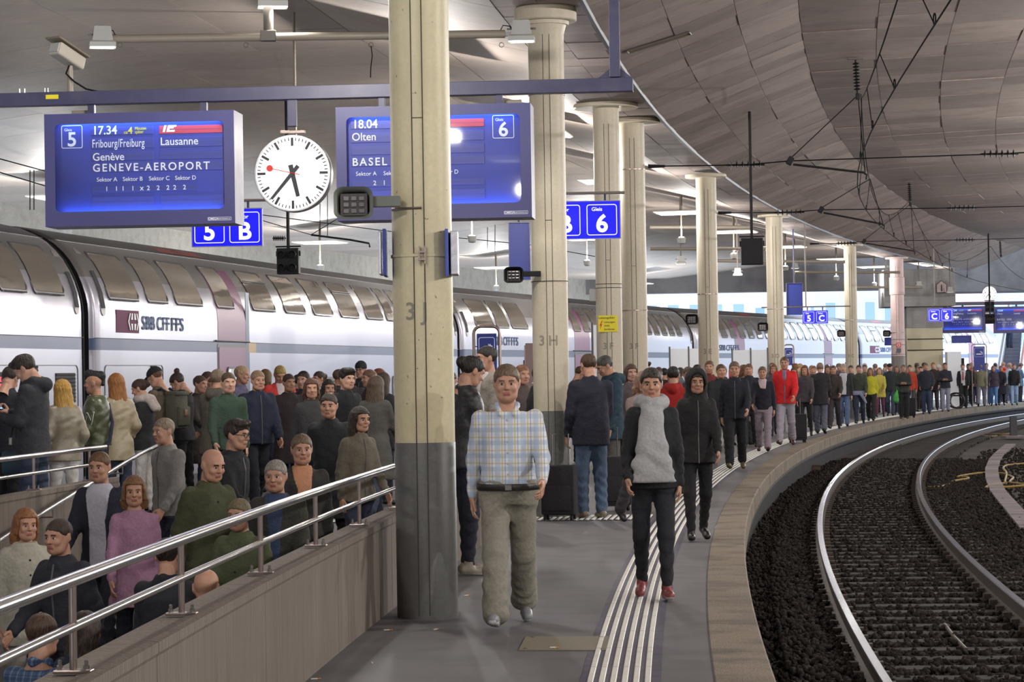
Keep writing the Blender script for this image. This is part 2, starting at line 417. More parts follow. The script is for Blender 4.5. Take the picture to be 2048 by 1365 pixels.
railing('ramp_railing', 'two-bar steel railing on the near wall of the ramp, running behind the big column', 2.6, 4.5, 25.6, [6.35, 8.35, 10.35, 12.45, 14.4, 16.35, 18.4, 20.4, 22.4, 24.4])
railing('ramp_railing', 'two-bar steel railing on the far wall of the ramp, before the queue', 6.4, 12, 24.6, [14.2, 16.2, 18.2, 20.15, 22.1, 24.0])
hr = thing('wall_handrail', 'slanting steel handrail fixed inside the far wall of the ramp', 'handrail', P(6.2, 26, .9))
pts = [P(6.2, s, ramp_z(s) + .93) - P(6.2, 26, .9) for s in frange(10, 26, .8)]
MB().tube(pts, .021, 12).build('rail', M_STEEL, hr, True)
for s in (12, 14.5, 17, 19.5, 22, 24.5):
    MB().tube([P(6.32, s, ramp_z(s) + .84) - P(6.2, 26, .9), P(6.2, s, ramp_z(s) + .84) - P(6.2, 26, .9), P(6.2, s, ramp_z(s) + .92) - P(6.2, 26, .9)], .008, 8).build('bracket', M_POST, hr)

# ------------------------------------------------------------------ track
ZR = -.38
bed = MB().sweep([(.1, -.6), (-.4, -.6), (-.62, -.57), (-2.5, -.57), (-2.9, -.62), (-14, -.66)], SS)
tag(bed.build('ground_track_bed', M_BALLAST), 'brown ballast bed under the track', kind='structure')
trk = thing('railway_track', 'curving railway track with two rails on timber sleepers beside the platform', 'railway track')
def rail(o):
    c = []
    h = [(-.07, 0), (-.07, .012), (-.012, .03), (-.012, .115), (-.034, .125), (-.034, .15), (-.03, .16), (.03, .16), (.034, .15), (.034, .125), (.012, .115), (.012, .03), (.07, .012), (.07, 0)]
    m = MB(); ss = frange(12, 122, .9); n = len(h)
    for s_i, s in enumerate(ss): pass
    m.sweep([(o - x, ZR - .16 + z) for x, z in h], ss, True)
    for i in range(len(m.f)):
        m.mi[i] = 1 if i % n in (5, 6, 7) else 0
    m.uv = None
    return m.build('rail', [M_RAIL, M_RAILTOP], trk)
rail(-.82); rail(-2.325)
sl = None; s = 14.0
while s < 112:
    if sl is None:
        sl = MB().box((0, 0, 0), (2.5, .24, .12), None, .012).build('sleeper', M_SLEEP, trk)
        me_sl = sl.data; o_ = sl
    else:
        o_ = link('sleeper', me_sl, None, trk)
    p = P(-1.57 + random.uniform(-.03, .03), s, ZR - .16 - .06); o_.location = p; o_.rotation_euler = (0, 0, yaw_at(s)); s += .6
clips = MB(); s = 14.0
while s < 70:
    for o in (-.82, -2.325):
        for d in (-.09, .09):
            clips.box(P(o + d, s, ZR - .14), (.07, .1, .05), Matrix.Rotation(yaw_at(s), 3, 'Z'))
    s += .6
tag(clips.build('rail_clips', M_RAIL, trk), kind='stuff')
def stones(name, n, region, label, hmax=.05):
    """loose ballast stones: squashed and turned octahedra / boxes joined into one mesh"""
    base = np.array([[1, 0, 0], [-1, 0, 0], [0, 1, 0], [0, -1, 0], [0, 0, 1], [0, 0, -1], [.62, .62, .55], [-.6, .62, -.5], [.6, -.62, -.55], [-.62, -.6, .55]])
    import bmesh
    bm = bmesh.new(); [bm.verts.new(v) for v in base]; bmesh.ops.convex_hull(bm, input=bm.verts[:]); bm.verts.index_update()
    tri = np.array([[v.index for v in f.verts] for f in bm.faces]); bv = np.array([v.co[:] for v in bm.verts]); bm.free()
    so, ss = region(n); n = len(so); a = (ss - CY) / RE
    x = CX - (RE + so) * np.cos(a); y = CY + (RE + so) * np.sin(a)
    sc = RNG.uniform(.015, .036, (n, 1, 1)) * RNG.uniform(.6, 1.25, (n, 1, 3))
    q = RNG.normal(size=(n, 4)); q /= np.linalg.norm(q, axis=1)[:, None]; w_, i, j, k = q.T
    Rm = np.stack([1 - 2 * (j * j + k * k), 2 * (i * j - k * w_), 2 * (i * k + j * w_), 2 * (i * j + k * w_), 1 - 2 * (i * i + k * k), 2 * (j * k - i * w_), 2 * (i * k - j * w_), 2 * (j * k + i * w_), 1 - 2 * (i * i + j * j)], 1).reshape(n, 3, 3)
    V = np.einsum('nij,nvj->nvi', Rm, bv[None] * sc)
    zg = np.where((so < -.25) & (so > -3.0), -.572, -.61) + np.where((so > -.74) & (so < -.25), .03, 0)
    V += np.stack([x, y, zg + RNG.uniform(0, hmax, n)], 1)[:, None, :]
    F = tri[None] + (np.arange(n) * len(bv))[:, None, None]
    me = bpy.data.meshes.new(name); me.vertices.add(n * len(bv)); me.vertices.foreach_set('co', V.astype(np.float32).ravel())
    F = F.reshape(-1, 3); me.loops.add(F.size); me.loops.foreach_set('vertex_index', F.ravel().astype(np.int32))
    me.polygons.add(len(F)); me.polygons.foreach_set('loop_start', np.arange(0, F.size, 3, dtype=np.int32)); me.update(calc_edges=True)
    return tag(link(name, me, M_STONE), label, 'ballast', kind='stuff')
def reg_main(n):
    ss = 14 + 46 * RNG.random(n) ** 1.6; so = RNG.uniform(-3.6, .05, n)
    ph = np.abs(((ss - 14.0) / .6 + .5) % 1 - .5) * .6
    on_sleeper = (ph < .11) & (so < -.74) & (so > -2.42) & (RNG.random(n) < .9)
    on_rail = (np.abs(so + .82) < .08) | (np.abs(so + 2.325) < .08)
    k = ~(on_sleeper | on_rail); return so[k], ss[k]
stones('ballast_gravel', 40000, reg_main, 'dark loose ballast stones between the sleepers and beside the rails')
def reg_r(n):
    return RNG.uniform(-9, -3.3, n), 18 + 50 * RNG.random(n) ** 1.4
stones('ballast_gravel', 15000, reg_r, 'brown gravel on the far side of the track around the cable duct')

# cable duct with covers
duct = thing('cable_duct', 'narrow line of grey duct covers curving through the gravel', 'cable duct')
dp = [onZ(*q, -.57) for q in [(2060, 1060), (2023, 1017), (1996, 985), (1985, 960), (1983, 940), (1990, 920), (2006, 903), (2022, 890)]]
dl = [0]
for i in range(1, len(dp)): dl.append(dl[-1] + (dp[i] - dp[i - 1]).length)
t = 0
while t < dl[-1] - .5:
    i = max(j for j in range(len(dl)) if dl[j] <= t); i = min(i, len(dp) - 2)
    d = (dp[i + 1] - dp[i]).normalized(); p = dp[i] + d * (t - dl[i])
    L = .5
    MB().box(p + d * L / 2 + Vector((0, 0, random.uniform(0, .01))), (.27, L - .015, .06), Matrix.Rotation(math.atan2(-d.x, d.y), 3, 'Z'), .006).build('duct_cover', M_PLANK, duct)
    t += L
pb = onZ(2027, 876, -.57)
mk = thing('marker_post', 'short square dark post on a concrete pad beside the track', 'post', pb)
MB().box((0, 0, .33), (.2, .2, .66), None, .01).build('post_shaft', mat('dark_post_paint', (.035, .035, .045), .5), mk)
MB().box((0, 0, .03), (.62, .9, .07), None, .01).build('pad', M_PLANK, mk)
def hose(pix, label, r=.022):
    m = MB(); q = [onZ(1600 + x / 4.549, 780 + y / 4.549, -.55) for x, y in pix]
    # smooth it
    out = []
    for i in range(len(q) - 1):
        p0, p1, p2, p3 = q[max(i - 1, 0)], q[i], q[i + 1], q[min(i + 2, len(q) - 1)]
        for k in range(6):
            u = k / 6; out.append(.5 * ((2 * p1) + (p2 - p0) * u + (2 * p0 - 5 * p1 + 4 * p2 - p3) * u * u + (3 * p1 - p0 - 3 * p2 + p3) * u ** 3))
    m.tube(out, r, 8); tag(m.build('track_cable', M_HOSE, None, True), label, 'cable')
hose([(1120, 885), (1220, 888), (1310, 875), (1400, 832), (1530, 808), (1500, 792), (1435, 792), (1550, 770), (1700, 755), (1850, 762), (1885, 770)], 'yellow cable snaking from the right rail to the duct')
hose([(2060, 670), (1960, 680), (1880, 690), (1850, 712), (1880, 760), (1865, 830), (1880, 850)], 'yellow cable winding down across the duct covers')
hose([(1880, 770), (1940, 800), (1910, 840), (2000, 855), (2060, 870), (1900, 885), (1760, 888), (1690, 892), (1740, 868), (1870, 850)], 'yellow cable lying in a flat loop over the duct covers')
hose([(1920, 402), (1830, 405), (1700, 400), (1660, 412), (1720, 425), (1800, 420)], 'yellow cable loop beside the marker post')
p = onZ(1628, 944, -.62)
bx = thing('junction_box', 'small rusty box at the foot of the platform side', 'box', p, yaw_at(30))
MB().box((0, 0, .06), (.28, .4, .14), None, .01).build('case', mat('rusty_box', (.09, .05, .035), .8, var=.4, scale=10), bx)
MB().box((.0, 0, .14), (.3, .42, .02), None, .004).build('box_cover', M_RAIL, bx)
rod = MB().tube([onZ(1889, 1250, -.52), onZ(1908, 1275, -.52), onZ(1932, 1300, -.52)], .016, 8); tag(rod.build('loose_rod', M_RAIL), 'short bent rod lying across the near sleepers', 'rod')

# ------------------------------------------------------------------ ceiling: shuttered panels, one by one
def ceiling_field(name, label, o_list, s_a, s_b, ds, m, limit, jit=.008):
    root = tag(thing(name, label, None), kind='structure')
    back = MB(); ss = frange(s_a, s_b, 2)
    back.sweep([(o, ceil_z(o) + .05) for o in o_list], ss).build('ceiling_backing', M_DARK, root)
    rest = MB(); s = s_a; n = 0
    while s < s_b:
        for j in range(len(o_list) - 1):
            oa, ob = o_list[j], o_list[j + 1]
            d = random.uniform(0, jit); g = .011 if jit > .005 else .005
            t = MB() if n < limit else rest
            ov = abs(ob - oa)
            sg = 1 if ob > oa else -1
            za, zb = ceil_z(oa + sg * .0001), ceil_z(ob - sg * .0001)
            go = .004; t.sweep([(oa + sg * go, za + .055), (oa + sg * go, za + d), (ob - sg * go, zb + d), (ob - sg * go, zb + .055)], [s + g, s + ds / 2, s + ds - g])
            e = len(t.v) - 12
            t.f += [tuple(e + q for q in (0, 1, 2, 3)), tuple(e + 8 + q for q in (3, 2, 1, 0))]; t.mi += [0, 0]
            t.uv[e:] = [(u + random.random() * 0 , v_ + j * 3.1) for u, v_ in t.uv[e:]]
            if t is not rest: t.build('panel', m, root); n += 1
        s += ds
    if rest.v: tag(rest.build('far_panels', m, root), kind='stuff')
    return root
ceiling_field('ceiling_vault_side', 'sloping board-marked concrete ceiling above the platform edge', [1.75, .95, .15, -.65], 16, 109, 1.0, M_CEIL, 240, .016)
ceiling_field('ceiling_vault_crown', 'board-marked concrete ceiling above the track', [-.65, -1.75, -2.85, -3.95, -5.05, -6.2, -8, -11, -15], 16, 109, 1.25, M_CEIL, 290, .016)
ceiling_field('ceiling_column_strip', 'flat concrete strip carried by the columns', [1.75, 2.25, 2.75], 8, 109, .8, M_CEIL, 180)
ceiling_field('ceiling_platform', 'pale concrete ceiling above the middle of the platform and the train', [2.75, 4.2, 5.6, 7.3, 9, 12, 15, 18.5], 8, 109, 2.0, M_CEILW, 280, .004)
rear = MB().sweep([(18.5, 6.2), (2.75, 6.2), (1.75, 5.8), (-.65, 6.6), (-15, 7.0)], frange(-10, 16.2, 2)); tag(rear.build('ceiling_rear', M_CEIL), kind='structure')
wb = MB(); wb.add([P(18.5, -10, -3), P(-15, -10, -3), P(-15, -10, 7.2), P(18.5, -10, 7.2)], [(0, 1, 2, 3)]); tag(wb.build('daylight_screen_back', M_CONC), kind='structure')  # wall added behind the camera to keep the daylight out
lip = MB().sweep([(1.76, 5.74), (1.745, 5.705), (1.70, 5.705), (1.69, 5.75)], frange(8, 109, 1)); tag(lip.build('trim_edge', mat('bluish_edge_strip', (.06, .06, .09), .5)), kind='structure')
# recessed hatch and its frame in the vault side
ht = thing('ceiling_hatch', 'long narrow recessed hatch in the sloping ceiling near the top of the picture', 'hatch')
a = ceil_hit(1253, 100); b = ceil_hit(1378, 62)
h = MB(); d = (b - a); n_ = Vector((-.06, -.1, -1)).normalized(); sdv = Vector((.1, .5, 0)).normalized() * .22
h.add([a + n_ * .01, b + n_ * .01, b + sdv + n_ * .01 - Vector((0, 0, .0)), a + sdv + n_ * .01], [(0, 1, 2, 3)]); h.build('hatch_plate', mat('ochre_hatch', (.16, .125, .085), .7, var=.2, scale=5), ht)
for q in ((a, b), (a + sdv, b + sdv), (a, a + sdv), (b, b + sdv)): MB().tube([q[0] + n_ * .015, q[1] + n_ * .015], .012, 6).build('hatch_frame', M_PIPED, ht)

# ------------------------------------------------------------------ columns
def column(mark, p, r, ztop, zband, label, m, capr=.38, mark_z=None, mark_h=.16, seam=0., flared=False, band_m=None, cap_h=.10):
    c = tag(thing('column', label, 'column', p), kind='thing')
    g = .5 * .002
    MB().lathe([(r, zband), (r, ztop - .42), (r * 1.02, ztop - .3), (r * 1.15, ztop - .2), (r * 1.3, ztop - cap_h - .04), (r * 1.32, ztop - cap_h)] if flared else [(r, zband), (r, ztop - cap_h)], n=40).build('shaft', m, c, True)
    MB().lathe([(r * 1.012, 0), (r * 1.012, zband - .004), (r, zband)], n=40).build('painted_foot', band_m or M_DKGREY, c, True)
    MB().lathe([(capr - .012, ztop - cap_h), (capr, ztop - cap_h + .012), (capr, ztop - .012), (capr - .012, ztop)], n=40).build('capital', m, c, True)
    # the flat cover strip let into the shaft, facing the viewer
    a0 = math.atan2(-p[1], -p[0]) + seam; dr = Vector((math.cos(a0), math.sin(a0), 0)); rt = Vector((-dr.y, dr.x, 0))
    sw = r * .18
    for q in (-1, 1):
        MB().box(dr * (r * math.cos(sw / r) + .002) + rt * sw * q + Vector((0, 0, (ztop - .3) / 2)), (.005, .006, ztop - .34), Matrix.Rotation(a0, 3, 'Z')).build('cover_strip_seam', M_DARK, c)
    for k in range(1):
        z = 3.35
        MB().box(dr * (r + .0015) + Vector((0, 0, z)), (.004, sw * 2, .005), Matrix.Rotation(a0, 3, 'Z')).build('joint', M_DARK, c)
    if mark:
        z = mark_z
        # the stencil wraps round the shaft
        t = text('stencil_mark', mark, M_LETTER, mark_h, (0, 0, 0), Matrix.Identity(3), c, .001, .012, 'CENTER', spacing=1.45)
        for v in t.data.vertices:
            an = a0 + (v.co.x - mark_h * .16) / r; rr = r + .002 + (v.co.z > .0005) * .001
            v.co = Vector((rr * math.cos(an), rr * math.sin(an), z + v.co.y))
    return c
def clamp(c, r, z, m=M_POST, h=.018):
    k = MB(); k.lathe([(r + .001, z), (r + .008, z + .002), (r + .008, z + h), (r + .001, z + h + .002)], n=40)
    return k.build('clamp_ring', m, c, True)
ZC = 5.77
c3J = column('3J', P(2.2, 16.75), .203, ZC, 1.175, 'nearest cream column, stencilled 3J, with a dark grey foot', M_CREAM, .38, 2.0, .165, seam=-.1, flared=True)
clamp(c3J, .204, 2.42, M_CREAM, .02)
_a = math.atan2(-c3J.location.y, -c3J.location.x)
lk = MB(); _d = Vector((math.cos(_a), math.sin(_a), 0))
for dz in (-.03, .02): lk.box(_d * .225 + Vector((0, 0, 2.43 + dz)), (.03, .055, .012), Matrix.Rotation(_a, 3, 'Z'))
lk.tube([_d * .23 + Vector((-.02, 0, 2.37)), _d * .23 + Vector((-.02, 0, 2.49))], .007, 6); lk.tube([_d * .23 + Vector((.02, 0, 2.37)), _d * .23 + Vector((.02, 0, 2.49))], .007, 6)
lk.build('clamp_lock', M_POST, c3J)
c3H = column('3H', P(2.2, 28.15), .203, ZC, 1.2, 'cream column stencilled 3H behind the man in the navy blazer', M_CREAM2, .355, 1.94, .16, cap_h=.16, flared=True)
clamp(c3H, .204, 4.77); clamp(c3H, .204, 2.66, M_DARK, .006)
pF = onY(1221, 800, 38.6); c3F = column('3F', (pF.x, pF.y, 0), .201, ZC, 1.2, 'cream column stencilled 3F with a yellow danger plate', M_CREAM2, .5, 1.98, .14, cap_h=.07)
clamp(c3F, .201, 2.98, M_DARK, .008); clamp(c3F, .201, 2.92, M_DARK, .008)
pF2 = onY(1272, 800, 41); c3F2 = column('3F', (pF2.x, pF2.y, 0), .208, ZC, 1.2, 'cream column stencilled 3F close behind the one with the yellow plate', M_CREAM2, .47, 2.0, .13, cap_h=.07)
clamp(c3F2, .208, 4.93); clamp(c3F2, .208, 2.62)
cols = []
for mk_, px, Y, r, lb, mm in (('3E', 1419, 51.9, .213, 'cream column stencilled 3E beside the white sheet panels', M_CREAM2), ('3D', 1554, 65.8, .22, 'cream column stencilled 3D behind the man in the red jacket', M_CREAM2),
                         ('3C', 1705, 82.2, .205, 'cream column stencilled 3C among the farther crowd', M_CREAM2), ('3B', 1798, 92.4, .25, 'pinkish column stencilled 3B in front of the concrete pier', M_PINK)):
    q = onY(px, 800, Y); c = column(mk_, (q.x, q.y, 0), r, ZC - .07, 1.0 if mk_ != '3B' else 2.05, lb, mm, .43 if mk_ != '3B' else .42, {'3E': 1.97, '3D': 1.93, '3C': 1.98, '3B': 2.1}[mk_], .15, cap_h=.07, band_m=M_DKGREY if mk_ != '3B' else mat('grey_column_sleeve', (.2, .18, .18), .5))
    cols.append(c); clamp(c, r, 3.2 if mk_ != '3B' else 2.9)
    if mk_ == '3B':
        for z in (2.1, 2.45, 2.65): clamp(c, r, z, M_DARK, .012)
        MB().lathe([(r * 1.0, 4.3), (r * 1.12, 4.32), (r * 1.12, 4.95), (r, 4.97)], n=32).build('sleeve', mm, c, True)
        k = thing('pictogram_plate', 'small plate with a red and a grey square on the pinkish column', 'sign', q + Vector((-.02, -.27, 2.35)) - Vector((0, 0, q.z)))
        MB().box((0, 0, .1), (.17, .01, .17), None, .003).build('red_square', mat('red_plate', (.6, .05, .03), .5), k)
        MB().box((0, 0, -.1), (.17, .01, .17), None, .003).build('grey_square', mat('grey_plate', (.1, .1, .13), .5), k)
        rr_frame(mb := MB(), .1, .1, .02, .015, .003, (0, -.006, .1), FRONT); mb.build('pictogram', M_LET, k)
# yellow danger plate on the 3F column
yp = thing('danger_plate', 'yellow plate with a red lightning bolt warning of live wires', 'sign', (pF.x - .03, pF.y - .207, 2.37))
MB().box((0, 0, 0), (.30, .008, .255), None, .003).build('plate', M_YPLATE, yp)
_kb = mat('black_print', (.03, .03, .03), .6)
text('print', 'Lebensgefahr', _kb, .047, (-.142, -.0055, .077), FRONT, yp, .001, .004)
for i, t in enumerate(('Leitungen', 'nicht', 'berühren')): text('print', t, _kb, .043, (-.058, -.0055, .012 - i * .055), FRONT, yp, .001, .004)
bo = MB(); q = [(-.095, .045), (-.075, .05), (-.105, -.005), (-.085, -.002), (-.12, -.09), (-.112, -.025), (-.13, -.03)]
bo.add([(x, -.0055, z) for x, z in q], [tuple(range(7))]); bo.build('lightning_bolt', mat('red_print', (.65, .03, .02), .5), yp)
# grey-green lamp boxes with a three by three grid, on arms
def grid_box(px, py, Y, w_, label, col, arm=.3, dark=False):
    q = onY(px, py, Y); t = thing('signal_lamp_box', label, 'signal lamp', q)
    mm = M_GREYB if not dark else M_BLACK
    h_ = w_ * .82; mb = MB(); k = 24
    prof = [(1.0, -.10), (1.02, -.16), (.86, -.12), (.8, -.02), (.8, .14), (.55, .2), (.3, .22)]
    sh = rrect(1, 1, .24, 5); n = len(sh); vs = []
    for sc, y in prof:
        top = 1.1 if y < -.05 else 1.0
        vs += [(x * sc * w_, y * w_ * 1.6, z * sc * h_ * (top if z > 0 else .92)) for x, z in sh]
    mb.add(vs, [(i * n + j, i * n + (j + 1) % n, (i + 1) * n + (j + 1) % n, (i + 1) * n + j) for i in range(len(prof) - 1) for j in range(n)] + [tuple((len(prof) - 1) * n + j for j in range(n))])
    mb.build('hood', mm, t, True)
    MB().box((0, -.03 * w_, 0), (w_ * .72, .02, h_ * .72), None, .004).build('lens_plate', mat('brown_lens_plate', (.05, .035, .04), .5), t)
    for i in range(3):
        for j in range(3):
            MB().box(((i - 1) * w_ * .2, -.03 * w_ - .012, (j - 1) * h_ * .2), (w_ * .155, .012, h_ * .155), None, .003).build('lens', M_LENS, t)
    MB().box((w_ * .5 + arm / 2 - .02, w_ * .12, .02), (arm, w_ * .28, h_ * .34), None, .006).build('arm', mm, t)
    return t
grid_box(708, 410, 16.6, .255, 'grey-green lamp box with a nine-square grid, on an arm of the nearest column', None, .2)
grid_box(1027, 552, 28.1, .215, 'dark lamp box with a nine-square grid, on the column stencilled 3H', None, .22, True)
grid_box(1383, 640, 51.9, .25, 'dark lamp box with a nine-square grid, on the column stencilled 3E', None, .28, True)
grid_box(1525, 655, 65.8, .27, 'dark lamp box with a nine-square grid, on the column stencilled 3D', None, .3, True)
grid_box(1682, 668, 82.2, .27, 'dark lamp box with a nine-square grid, on the column stencilled 3C', None, .3, True)
grid_box(1773, 668, 92.4, .28, 'dark lamp box with a nine-square grid, on the pinkish column', None, .3, True)
# ring clamp holding the arm on 3J
MB().tube([(.235 * math.cos(R2(a)) * .88, .235 * math.sin(R2(a)) * .88, 2.745) for a in range(200, 275, 8)], .009, 8).build('arm_strap', M_POST, c3J)
# blue framed side panels on both sides of 3J
for px, sg, lb in ((765, -1, 'blue-edged side panel strapped to the left of the nearest column'), (903, 1, 'blue-edged side panel strapped to the right of the nearest column')):
    q = onY(px, 507, 16.75 + (.02 if sg > 0 else .08)); t = thing('side_panel_sign', lb, 'sign', q)
    MB().box((-.028 * sg if sg > 0 else .02, 0, 0), (.022, .3, .315), None, .004).build('panel', M_BLUEP if sg < 0 else mat('bright_blue_edge', (.05, .09, .42), .4), t)
    MB().box((.02 * sg if sg > 0 else -.012, .05, 0), (.05 if sg > 0 else .02, .3, .29), None, .004).build('back_box', mat('galvanised_sheet', (.5, .5, .55), .35, metal=.8, bump=.1, scale=20), t)
# white notices beside 3F and 3B
q = onY(1186, 591, 38.6); t = MB().box(q, (.11, .09, .19), None, .01).build('grey_box', M_LAMPG); tag(t, 'small pale grey box on the left of the column with the yellow plate', 'box')

# ------------------------------------------------------------------ sign beam, boards, clock
BY = 24.0; BR = R2(-4.5)                                   # turned a little, square to the track
RZ = Matrix.Rotation(BR, 3, 'Z')
def B(x, z, dy=0.): return Vector((-1.8, BY, 0)) + RZ @ Vector((x, dy, 0)) + Vector((0, 0, z))
gan = thing('sign_beam', 'long dark blue steel beam carrying the boards and the clock', 'beam', B(0, 4.36))
MB().box((0 - .25, 0, 0), (6.5, .14, .128), None, .004).build('beam', M_BEAM, gan)
gan.rotation_euler = (0, 0, BR)
for x in (-4.4 + 1.58, ): pass
MB().box((2.83, 0, .95), (.1, .1, 1.75), None, .004).build('drop_post', M_BEAM, gan)
k = MB(); k.add([(2.83 - .17, 0, .064), (2.83 + .17, 0, .064), (2.83 + .05, 0, .16), (2.83 - .05, 0, .16), (2.83 - .17, .02, .064), (2.83 + .17, .02, .064), (2.83 + .05, .02, .16), (2.83 - .05, .02, .16)], [(0, 1, 2, 3), (7, 6, 5, 4), (0, 3, 7, 4), (1, 5, 6, 2), (2, 6, 7, 3)]); k.build('gusset', M_BEAM, gan)
for x in (-2.62, -2.58): pass
for x in (-2.24, -1.14, .59, 1.72): MB().box((x, 0, -.11), (.065, .07, .12), None, .004).build('hanger', M_BEAM, gan)
MB().box((-.28, 0, -.19), (.085, .08, .26), None, .004).build('clock_hanger', M_BEAM, gan)
MB().box((-2.61, -.073, .015), (.125, .006, .042), None, .002).build('yellow_tag', M_YPLATE, gan)
for x in (-2.95, -2.9, -2.7, -2.67): MB().tube([(x, 0, .06), (x, 0, .11)], .006, 6).build('stud', M_POST, gan)
def board(name, label, x0, x1, ztop, zbot, rows, gx, gleis, lay):
    W, Hh = x1 - x0, ztop - zbot; D = .46
    t = thing(name, label, 'departure board', B((x0 + x1) / 2, (ztop + zbot) / 2, -.23 + .12), BR)
    # housing: front frame with opening, and box behind
    iw, ih = W - .20, Hh - .24; oy = -D / 2; iz = .02
    m = MB()
    o = [(-W / 2, -Hh / 2), (W / 2, -Hh / 2), (W / 2, Hh / 2), (-W / 2, Hh / 2)]
    i_ = [(x - (.0), z + iz) for x, z in rrect(iw, ih, .05, 4)]
    n = len(i_)
    vs = [(x, oy, z) for x, z in o] + [(x, oy, z) for x, z in i_] + [(x, oy + .012, z) for x, z in i_]
    # bridge: split the ring into four quads fans
    q = n // 4; ci = [2, 3, 0, 1]           # rrect starts at the top right corner
    fs = []
    for s_ in range(4):
        seg = [4 + (s_ * q + j) for j in range(q)]
        c0 = ci[s_]
        for j in range(q - 1): fs.append((c0, seg[j + 1], seg[j]))
        fs.append((c0, ci[(s_ + 1) % 4], 4 + ((s_ + 1) * q) % n, seg[-1]))
    fs += [(4 + j, 4 + (j + 1) % n, 4 + n + (j + 1) % n, 4 + n + j) for j in range(n)]
    m.add(vs, fs); m.build('front_frame', M_BOARD, t)
    b = MB(); b.box((0, .012, 0), (W, D - .03, Hh), None, .006)
    hb = MB(); e = .0
    hb.add([(-W / 2, oy, -Hh / 2), (W / 2, oy, -Hh / 2), (W / 2, oy, Hh / 2), (-W / 2, oy, Hh / 2), (-W / 2, -oy, -Hh / 2), (W / 2, -oy, -Hh / 2), (W / 2, -oy, Hh / 2), (-W / 2, -oy, Hh / 2)], [(0, 4, 5, 1), (1, 5, 6, 2), (2, 6, 7, 3), (3, 7, 4, 0), (4, 7, 6, 5)])
    hb.build('housing', M_BOARDSIDE, t)
    # face inside the recess, lit by tubes at the top and the bottom
    fy = oy + .085
    MB().box((0, fy + .01, iz), (iw + .14, .02, ih + .15), None).build('face_plate', M_FACE, t)
    for z in (ih / 2 + iz + .035, -ih / 2 + iz - .035):
        MB().tube([(-iw / 2 + .05, oy + .035, z), (iw / 2 - .05, oy + .035, z)], .012, 8).build('light_tube', mat('bluish_fluorescent_tube', (.5, .7, 1), .4, emit=(.25, .55, 1), estr=26), t)
    # flap fields
    X = lambda u: -iw / 2 + u * iw
    Z = lambda v: iz + ih / 2 - v * ih
    for (u0, u1, v0, v1, m_) in rows:
        MB().box(((X(u0) + X(u1)) / 2, fy - .004, (Z(v0) + Z(v1)) / 2), ((u1 - u0) * iw, .008, (v1 - v0) * ih), None, .002).build('flap_field', m_, t)
        MB().box(((X(u0) + X(u1)) / 2, fy - .0085, (Z(v0) + Z(v1)) / 2), ((u1 - u0) * iw, .001, .003), None).build('flap_split', M_BOARD, t)
    rr_frame(fm := MB(), .205, .22, .018, .006, .004, (X(gx), fy - .001, Z(.135)), FRONT); fm.build('platform_frame', M_LET, t)
    text('print', 'Gleis', M_LET, .038, (X(gx) - .075, fy - .002, Z(.135) + .055), FRONT, t, .001, .004)
    text('print', gleis, M_LET, .19, (X(gx), fy - .002, Z(.135) - .088), FRONT, t, .001, .02, 'CENTER')
    for (body, u, v, size, m_, bold, sx, sp) in lay:
        text('print', body, m_, size, (X(u), fy - .011, Z(v)), FRONT, t, .001, bold, 'LEFT', sx, sp)
    # maker's plate
    rr_frame(pm := MB(), .225, .03, .004, .003, .002, (W / 2 - .15, oy - .001, -Hh / 2 + .045), FRONT); pm.build('maker_plate', M_LET, t)
    text('print', 'OMEGA', M_LET, .027, (W / 2 - .258, oy - .002, -Hh / 2 + .036), FRONT, t, .001, .01)
    text('print', 'ELECTRONICS SA', M_LET, .015, (W / 2 - .165, oy - .002, -Hh / 2 + .039), FRONT, t, .001, .008)
    MB().box((0, oy + .008, iz), (iw - .004, .003, ih - .004)).build('glass_pane', glass('board_glass'), t)
    return t
fl = M_FLAP
def ie_mark(t, X0, Z0, fy, h):
    for i, q in enumerate(([(0, 0), (.35, 0), (.62, 1), (.27, 1)], [(.55, 0), (1.75, 0), (1.84, .3), (1.0, .3), (1.06, .5), (1.6, .5), (1.68, .72), (1.12, .72), (1.2, 1), (.82, 1)], [(1.2, 1), (2.1, 1), (2.02, .72), (1.12, .72)])):
        m = MB(); m.add([(X0 + x * h, fy, Z0 + z * h) for x, z in q], [tuple(range(len(q)))]); m.build('train_type_mark', M_LET, t)
rowsL = [(.205, .575, .035, .125, fl), (.61, .985, .035, .125, M_RED), (.205, .575, .165, .28, fl), (.61, .985, .165, .28, fl), (.205, .575, .315, .42, fl), (.61, .985, .315, .42, fl), (.205, .985, .45, .55, fl), (.205, .83, .71, .785, fl), (.205, .575, .83, .945, fl), (.61, .985, .83, .945, fl)]
